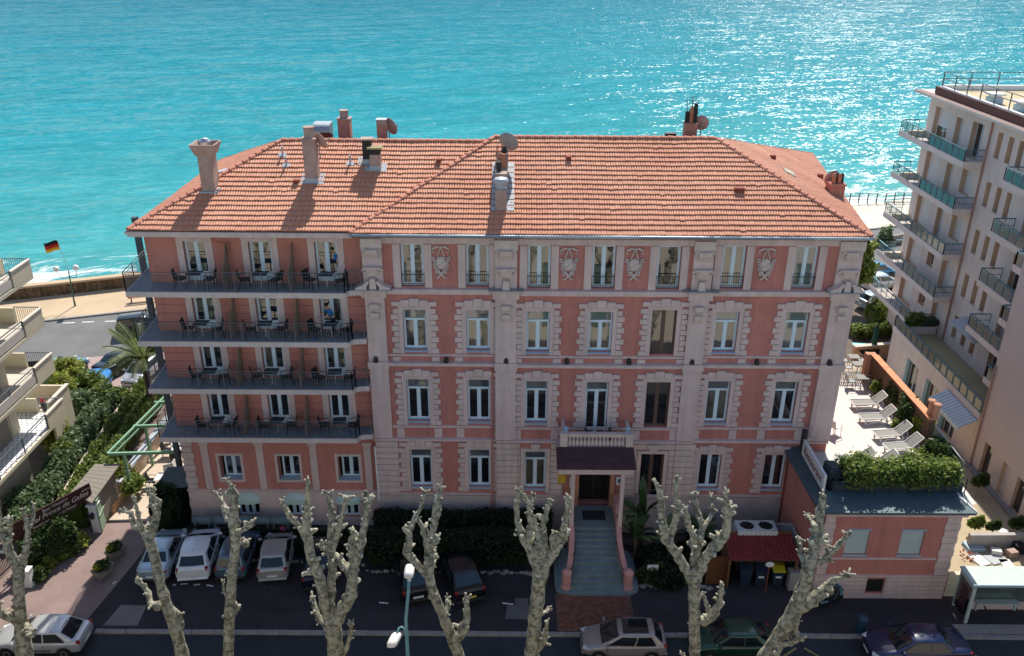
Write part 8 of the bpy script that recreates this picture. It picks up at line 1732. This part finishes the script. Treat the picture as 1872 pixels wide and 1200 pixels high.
pl = thing('brick_planter', 'long orange-cream planter running beside the garden path behind the green gate', 'planter', at_z(225, 930, 0)); a, b = at_z(212, 940, .3), at_z(255, 880, .3); MB().bar(a, b, .10, .6).bar(a+Vector((-.75, .1, 0)), b+Vector((-.75, .1, 0)), .10, .6).build('long_side', ORANGE if False else mat('planter_cream_orange', (0.58, 0.36, 0.20), 0.9, 0.12, 2), pl); MB().bar(a, a+Vector((-.75, .1, 0)), .1, .6).build('end_side', MATS['planter_cream_orange'], pl)
IG = thing('iron_gate', 'black barred iron gate at the left edge below the brown sign', 'gate', at_z(15, 1050, 0)); a, b = at_z(2, 1075, 0), at_z(30, 1048, 0)
for k in range(13): p = a.lerp(b, k/12); MB().box(p.x-.015, p.x+.015, p.y-.015, p.y+.015, .08, 1.5).build('gate_bar', IRON, IG)
MB().bar(a+Vector((0, 0, .15)), b+Vector((0, 0, .15)), .04, .05).bar(a+Vector((0, 0, 1.4)), b+Vector((0, 0, 1.4)), .04, .05).build('gate_rail', IRON, IG)
p = at_z(62, 1082, 0); solo('low_pillar', MB().cbox((p.x, p.y, .5), (.4, .4, 1.0), 0, .02).cbox((p.x, p.y, 1.03), (.46, .46, .06)), WHITE, 'short whitish pillar at the street end of the garden edge, behind the leftmost tree', 'pillar')
solo('green_bin', MB().cbox((at_z(8, 1130).x, 31.5, .55), (.6, .6, 1.0), 0, .05).cbox((at_z(8, 1130).x, 31.45, 1.1), (.66, .66, .1), 0, .03), mat('bin_green', (0.02, 0.20, 0.05), 0.5, 0.1, 5), 'green wheelie bin at the left edge behind the leftmost plane tree', 'bin')
# ---------------------------------------------------------------- promenade furniture
b = at_z(137, 570, .1); FP = thing('promenade_lamp', 'slim green lamp post with two white globes on curved arms on the promenade', 'street lamp', b); LGM = mat('lamp_green', (0.03, 0.10, 0.085), 0.5, 0.1, 5); gl1, gl2 = at_y(101.5, 503, b.y), at_y(137, 500, b.y); tp = at_y(121, 498, b.y)
MB().tube([b, (b.x, b.y, 1.0), (tp.x+.05, b.y, 3.4)], [.09, .06, .045], 8).build('post', LGM, FP)
for g_, k in ((gl1, -1), (gl2, 1)): MB().tube([(tp.x+.05, b.y, 2.95), (lerp(tp.x, g_.x, .35), b.y, 2.75), (lerp(tp.x, g_.x, .8), b.y, 2.8), (g_.x, b.y, g_.z-.3)], .025, 6).build('arm', LGM, FP, True); MB().ball(tuple(g_), .26, 2).build('globe', mat('opal_globe', (0.80, 0.80, 0.78), 0.35, 0.03, 3), FP, True)
FG = thing('flag', 'black, red and gold striped flag flying from a thin pole above the promenade lamp', 'flag', (tp.x, b.y, 3.4)); pt, pb = at_y(103, 451, b.y), at_y(108, 470, b.y); MB().tube([(tp.x+.05, b.y, 3.35), tuple(pt)], .022, 6).build('flagpole', LEAD, FG)
FC = [mat('flag_black', (0.012, 0.012, 0.014), 0.8, 0.1, 5), mat('flag_red', (0.55, 0.015, 0.02), 0.8, 0.1, 5), mat('flag_gold', (0.78, 0.45, 0.02), 0.8, 0.1, 5)]
for k in range(3):
    vs = []; n = 10
    for e in (0, 1):
        for i in range(n+1):
            s = i/n; vs.append((lerp(pt.x, pb.x, (k+e)/3)-1.22*s, b.y+.14*math.sin(s*6), pt.z-.04-(k+e)*.29-.14*s+.06*math.sin(s*5+.5)))
    o = MB().add(vs, [(i, i+1, n+2+i, n+1+i) for i in range(n)]).build('flag_stripe', FC[k], FG, True); sm = o.modifiers.new('s', 'SOLIDIFY'); sm.thickness = .01
c = at_z(256, 560, .1); BE = thing('bench', 'orange-brown slatted bench on the promenade facing the sea', 'bench', c, R(19), local=True); BW = mat('bench_wood', (0.45, 0.13, 0.035), 0.6, 0.12, 4)
for k in range(3): MB().cbox((0, -.16+.16*k, .45), (1.9, .12, .04)).build('seat_slat', BW, BE, loc=O)
for k in range(2): MB().cbox((0, -.28, .62+.17*k), (1.9, .04, .13)).build('back_slat', BW, BE, loc=O)
for x in (-.7, .7): MB().cbox((x, -.02, .22), (.06, .4, .44)).cbox((x, -.31, .5), (.06, .04, .7)).build('leg', IRON, BE, loc=O)
# right-hand seafront
RLG = thing('promenade_railing', 'long grey railing at the edge of the right-hand promenade above the surf', 'railing', at_z(1600, 362, 0)); r0, r1 = at_z(1500, 366, .1), at_z(1760, 358, .1); n = 16; rb = MB()
for k in range(n+1): p = r0.lerp(r1, k/n); MB().box(p.x-.06, p.x+.06, p.y-.06, p.y+.06, .1, 1.35).build('rail_post', RAILP, RLG)
for hz in (.5, .9, 1.25): rb.bar(r0+Vector((0, 0, hz)), r1+Vector((0, 0, hz)), .05, .05)
rb.build('handrail', RAILP, RLG)
w0, w1 = at_z(1540, 452, .1), at_z(1680, 428, .1); WL2 = thing('low_sea_wall', 'low grey stone wall between the pale promenade and the road, right of the hotel', 'wall', w0); r4 = random.Random(2)
for k in range(24): p, q_ = w0.lerp(w1, k/24), w0.lerp(w1, (k+.95)/24); MB().prism([(p.x, p.y+r4.uniform(-.03, .03)), (q_.x, q_.y+r4.uniform(-.03, .03)), (q_.x, q_.y+.4), (p.x, p.y+.4)], .1, .95+r4.uniform(-.05, .05)).build('wall_stone', mat('grey_wall_stone', (0.30, 0.28, 0.25), 0.95, 0.2, 3, .4, 15), WL2)
shrub('seafront_shrub', 'thin grey-green shrub on the pale promenade right of the hotel roof', [(tuple(at_z(1617, 425, 1.1)), (.8, .8, 1.2))], 900, .2, LEAF_G, seed=160)
shrub('corner_tree', 'leafy tree peeping out behind the right corner of the hotel', [(tuple(at_z(1570, 445, 5.2)), (1.3, 1.3, 1.5)), (tuple(at_z(1572, 485, 3.6)), (1.2, 1.2, 1.4))], 4200, .25, LEAF_L, 'tree', seed=161)
ph = [tuple(at_z(1553, 585, 0)), tuple(at_z(1590, 583, 0)), tuple(at_z(1634, 577, 0))]
hedge('road_hedge', 'bright clipped hedge right of the hotel, below the parked greenish car', [(p[0], p[1], 0) for p in ph[1:]], 1.5, 1.7, 6000, .17, LEAF_L, core=LEAF_M, seed=15)
hedge('low_planting', 'low green planting before the bright hedge right of the hotel', [tuple(at_z(1555, 605, 0)), tuple(at_z(1632, 600, 0))], 1.4, .7, 3500, .16, LEAF_M, seed=16)
TW = thing('terrace_planter_wall', 'stepped orange-cream planter walls at the far end beyond the sun terrace', 'wall', at_z(1600, 640, 0)); a, b = at_z(1560, 640, .5), at_z(1640, 632, .5); MB().bar(a, b, .3, 1.3).build('wall_body', MATS['planter_cream_orange'], TW); MB().bar(a+Vector((0, 0, .69)), b+Vector((0, 0, .69)), .4, .06).build('coping', LBFLOOR, TW)
p = at_z(1600, 612, 1.6); PS = thing('closed_parasol', 'closed dark green parasol standing upright beyond the orange wall', 'parasol', (p.x, p.y, 0)); MB().tube([(p.x, p.y, 0), (p.x, p.y, 2.9)], .03, 6).build('pole', WOOD, PS); MB().lathe([(.05, 0), (.20, .1), (.24, .7), (.18, 1.5), (.05, 1.95), (.01, 2.1)], (p.x, p.y, .95), 12).build('folded_cover', mat('parasol_green', (0.012, 0.06, 0.045), 0.8, 0.2, 5), PS, True)
p = at_z(1580, 624, .75); solo('turquoise_table', MB().cbox((p.x, p.y, .74), (1.7, .9, .04), R(-8), .01).cbox((p.x-.6, p.y, .36), (.06, .7, .72)).cbox((p.x+.6, p.y, .36), (.06, .7, .72)), mat('turquoise_top', (0.20, 0.52, 0.50), 0.5, 0.08, 4), 'turquoise table beside the closed dark green parasol', 'table')
for k in range(4): q_ = (p.x-.6+.4*k, p.y-.8+(.1 if k % 2 else 0)); c_ = make_chair('patio_chair', 'dark patio chair %s along the near side of the turquoise table' % ('first from the left', 'second from the left', 'third from the left', 'fourth from the left')[k], BLACKC, 'chairs at the turquoise table'); c_.location = (q_[0], q_[1], 0); c_.rotation_euler.z = R(90)
# ---------------------------------------------------------------- bus shelter and cluttered yard, lower right
BU = thing('bus_shelter', 'glazed bus shelter with a pale green flat roof and an advertising panel, lower right', 'bus shelter', at_z(1820, 1100, 0)); x0 = at_z(1778, 1045, 2.35).x; ya, yb = at_z(1793, 1060, 2.35).y, at_z(1768, 1026, 2.35).y; BGR = mat('shelter_green', (0.46, 0.54, 0.50), 0.5, 0.08, 3)
MB().box(x0-.1, x0+4.6, ya, yb, 2.33, 2.41).build('shelter_roof', BGR, BU); MB().box(x0-.12, x0+4.62, ya-.06, ya-.002, 2.30, 2.43).build('roof_edge', SILL, BU)
MB().box(x0+.02, x0+4.5, yb-.10, yb-.06, .3, 2.25).build('back_glass', glass('shelter_glass', (0.09, 0.13, 0.125), 0.06, 0.8), BU)
for x in (x0+.05, x0+1.6, x0+3.1, x0+4.5): MB().box(x-.04, x+.04, yb-.055, yb+.02, 0, 2.32).build('post', SILL, BU)
MB().box(x0-.02, x0+.06, ya+.05, yb-.15, .25, 2.1).build('advert_panel', GLASS[0], BU); MB().box(x0-.05, x0+.09, ya-.05, ya+.045, .1, 2.25).box(x0-.05, x0+.09, yb-.145, yb-.105, .1, 2.25).box(x0-.05, x0+.09, ya+.05, yb-.15, 2.11, 2.25).build('panel_frame', BGR, BU)
MB().box(x0-.03, x0-.022, ya+.3, yb-.4, .6, 1.8).build('poster', mat('poster_dark', (0.06, 0.03, 0.035), 0.4, 0.4, 3), BU)
MB().box(x0+.9, x0+3.0, yb-.5, yb-.15, .45, .5).build('bench_seat', BGR, BU)
for x in (x0+1.0, x0+2.9): MB().box(x-.03, x+.03, yb-.4, yb-.3, 0, .45).build('bench_leg', SILL, BU)
ground_patch('bus_bay', [(x0-.5, 31.37), (40, 31.37), (40, 32.0), (x0-.6, 32.0)], 0.012, mat('bay_concrete', (0.30, 0.27, 0.24), 0.9, 0.12, 2))
YW_ = thing('yard_wall', 'low whitish wall between the annexe and the bus shelter', 'wall', (22.2, 34, 0)); MB().box(21.7, 22.6, 33.95, 34.2, 0, 1.35).build('wall_body', LBWALL, YW_); MB().box(22.6, 30, 34.75, 34.95, 0, .5).build('wall_body', LBWALL, YW_)
YW2 = thing('yard_back_wall', 'grey wall with a planted trough along the back of the cluttered yard', 'wall', at_z(1820, 975, 0)); a, b = at_z(1775, 978, .4), at_z(1875, 976, .4); MB().bar(a, b, .25, .9).build('wall_body', mat('yard_grey', (0.40, 0.38, 0.36), 0.9, 0.12, 2), YW2)
for k, (u, v, r_, lm, lb) in enumerate(((1790, 945, .5, LEAF_L, 'bright spiky tuft at the left end of the yard trough'), (1822, 950, .4, LEAF_D, 'dark low plant in the middle of the yard trough'), (1866, 945, .5, LEAF_D, 'dark plant at the right end of the yard trough'), (1797, 868, .6, LEAF_D, 'round dark shrub in a pot against the wall right of the sun terrace'))): shrub('yard_plant', lb, [(tuple(at_z(u, v, .8)), (r_*.7, r_*.6, r_*.5)), (tuple(at_z(u+7, v-3, 1.0)), (r_*.45, r_*.4, r_*.7)), (tuple(at_z(u-8, v+2, .7)), (r_*.5, r_*.4, r_*.35))], 750, .17, lm, 'plant', 'plants of the yard', seed=170+k, up=-.2)
r5 = random.Random(6); CL = [WHITE, LEAD, CHIM, SHED, WHITEP, TERRA, SILL]
for k, (u, v, w_, l_, h_, nm, lb) in enumerate(((1795, 1012, .7, 1.0, .06, 'loose_panel', 'white panel lying nearest the annexe in the cluttered yard'), (1825, 1010, 1.0, .8, .05, 'loose_panel', 'grey tilted sheet lying in the middle of the cluttered yard'), (1845, 1018, .6, .6, .05, 'loose_panel', 'small white sheet before the grey tilted one in the yard'), (1826, 997, .5, .4, .28, 'crate', 'white box at the back of the sunlit part of the yard'), (1785, 990, .9, .7, .12, 'board_stack', 'stack of grey boards at the back of the yard beside the annexe'), (1776, 1005, .5, .5, .2, 'rubble_heap', 'heap of reddish rubble beside the annexe wall in the yard'), (1838, 965, .5, .5, .4, 'crate', 'round white tub on the shaded side of the yard'), (1852, 968, .7, .5, .3, 'crate', 'orange-lined box on the shaded side of the yard'), (1855, 1000, .5, .4, .35, 'crate', 'pale tyre-like ring heap in the shaded part of the yard'), (1868, 990, .5, .5, .5, 'crate', 'dark crate at the right edge of the yard'))):
    p = at_z(u, v, h_/2); m_ = (WHITE, LEAD, WHITE, WHITEP, SILL, TERRA, WHITEP, TERRA, CHIM, BLACKC)[k]; mb = MB()
    if nm in ('rubble_heap',):
        for q in range(14): mb.ball((p.x+r5.uniform(-.4, .4), p.y+r5.uniform(-.4, .4), r5.uniform(.03, .2)), r5.uniform(.03, .09), 1, .9, q)
    elif nm == 'board_stack':
        for q in range(4): mb.cbox((p.x+r5.uniform(-.06, .06), p.y+r5.uniform(-.06, .06), .03+q*.055), (w_, l_, .05), R(r5.uniform(-8, 8)))
    else: mb.cbox((p.x, p.y, h_/2+.01), (w_, l_, h_), R(r5.uniform(-30, 30)), .015)
    solo(nm, mb, m_, lb, nm.replace('_', ' '), 'clutter of the yard')
# ---------------------------------------------------------------- the sunlit house across the street, which the hotel's panes mirror
OP = thing('street_house', 'sunlit beige house across the street, seen only as a reflection in the hotel windows', 'building', (0, 10, 0)); OB = mat('beige_render', (0.55, 0.50, 0.42), 0.9, 0.08, 0.4)
ops = [(x-.6, x+.6, z, z+1.9) for x in range(-33, 36, 4) for z in (1.2, 4.8, 8.4)]
mb = MB()
xs = sorted({-38, 38}|{o[0] for o in ops}|{o[1] for o in ops}); zs = sorted({0, 11.5}|{o[2] for o in ops}|{o[3] for o in ops})
for a, b in zip(xs, xs[1:]):
    for c, d in zip(zs, zs[1:]):
        if not any(o[0] < (a+b)/2 < o[1] and o[2] < (c+d)/2 < o[3] for o in ops): mb.add([(a, 14.5, c), (b, 14.5, c), (b, 14.5, d), (a, 14.5, d)], [(3, 2, 1, 0)])
mb.box(-38, 38, 8, 14.1, 0, 11.5).build('house_wall', OB, OP)
for k, (a, b, c, d) in enumerate(ops): MB().box(a, b, 14.2, 14.3, c, d).build('shutter', mat('house_shutter', (0.10, 0.16, 0.14), 0.7, 0.1, 3), OP)
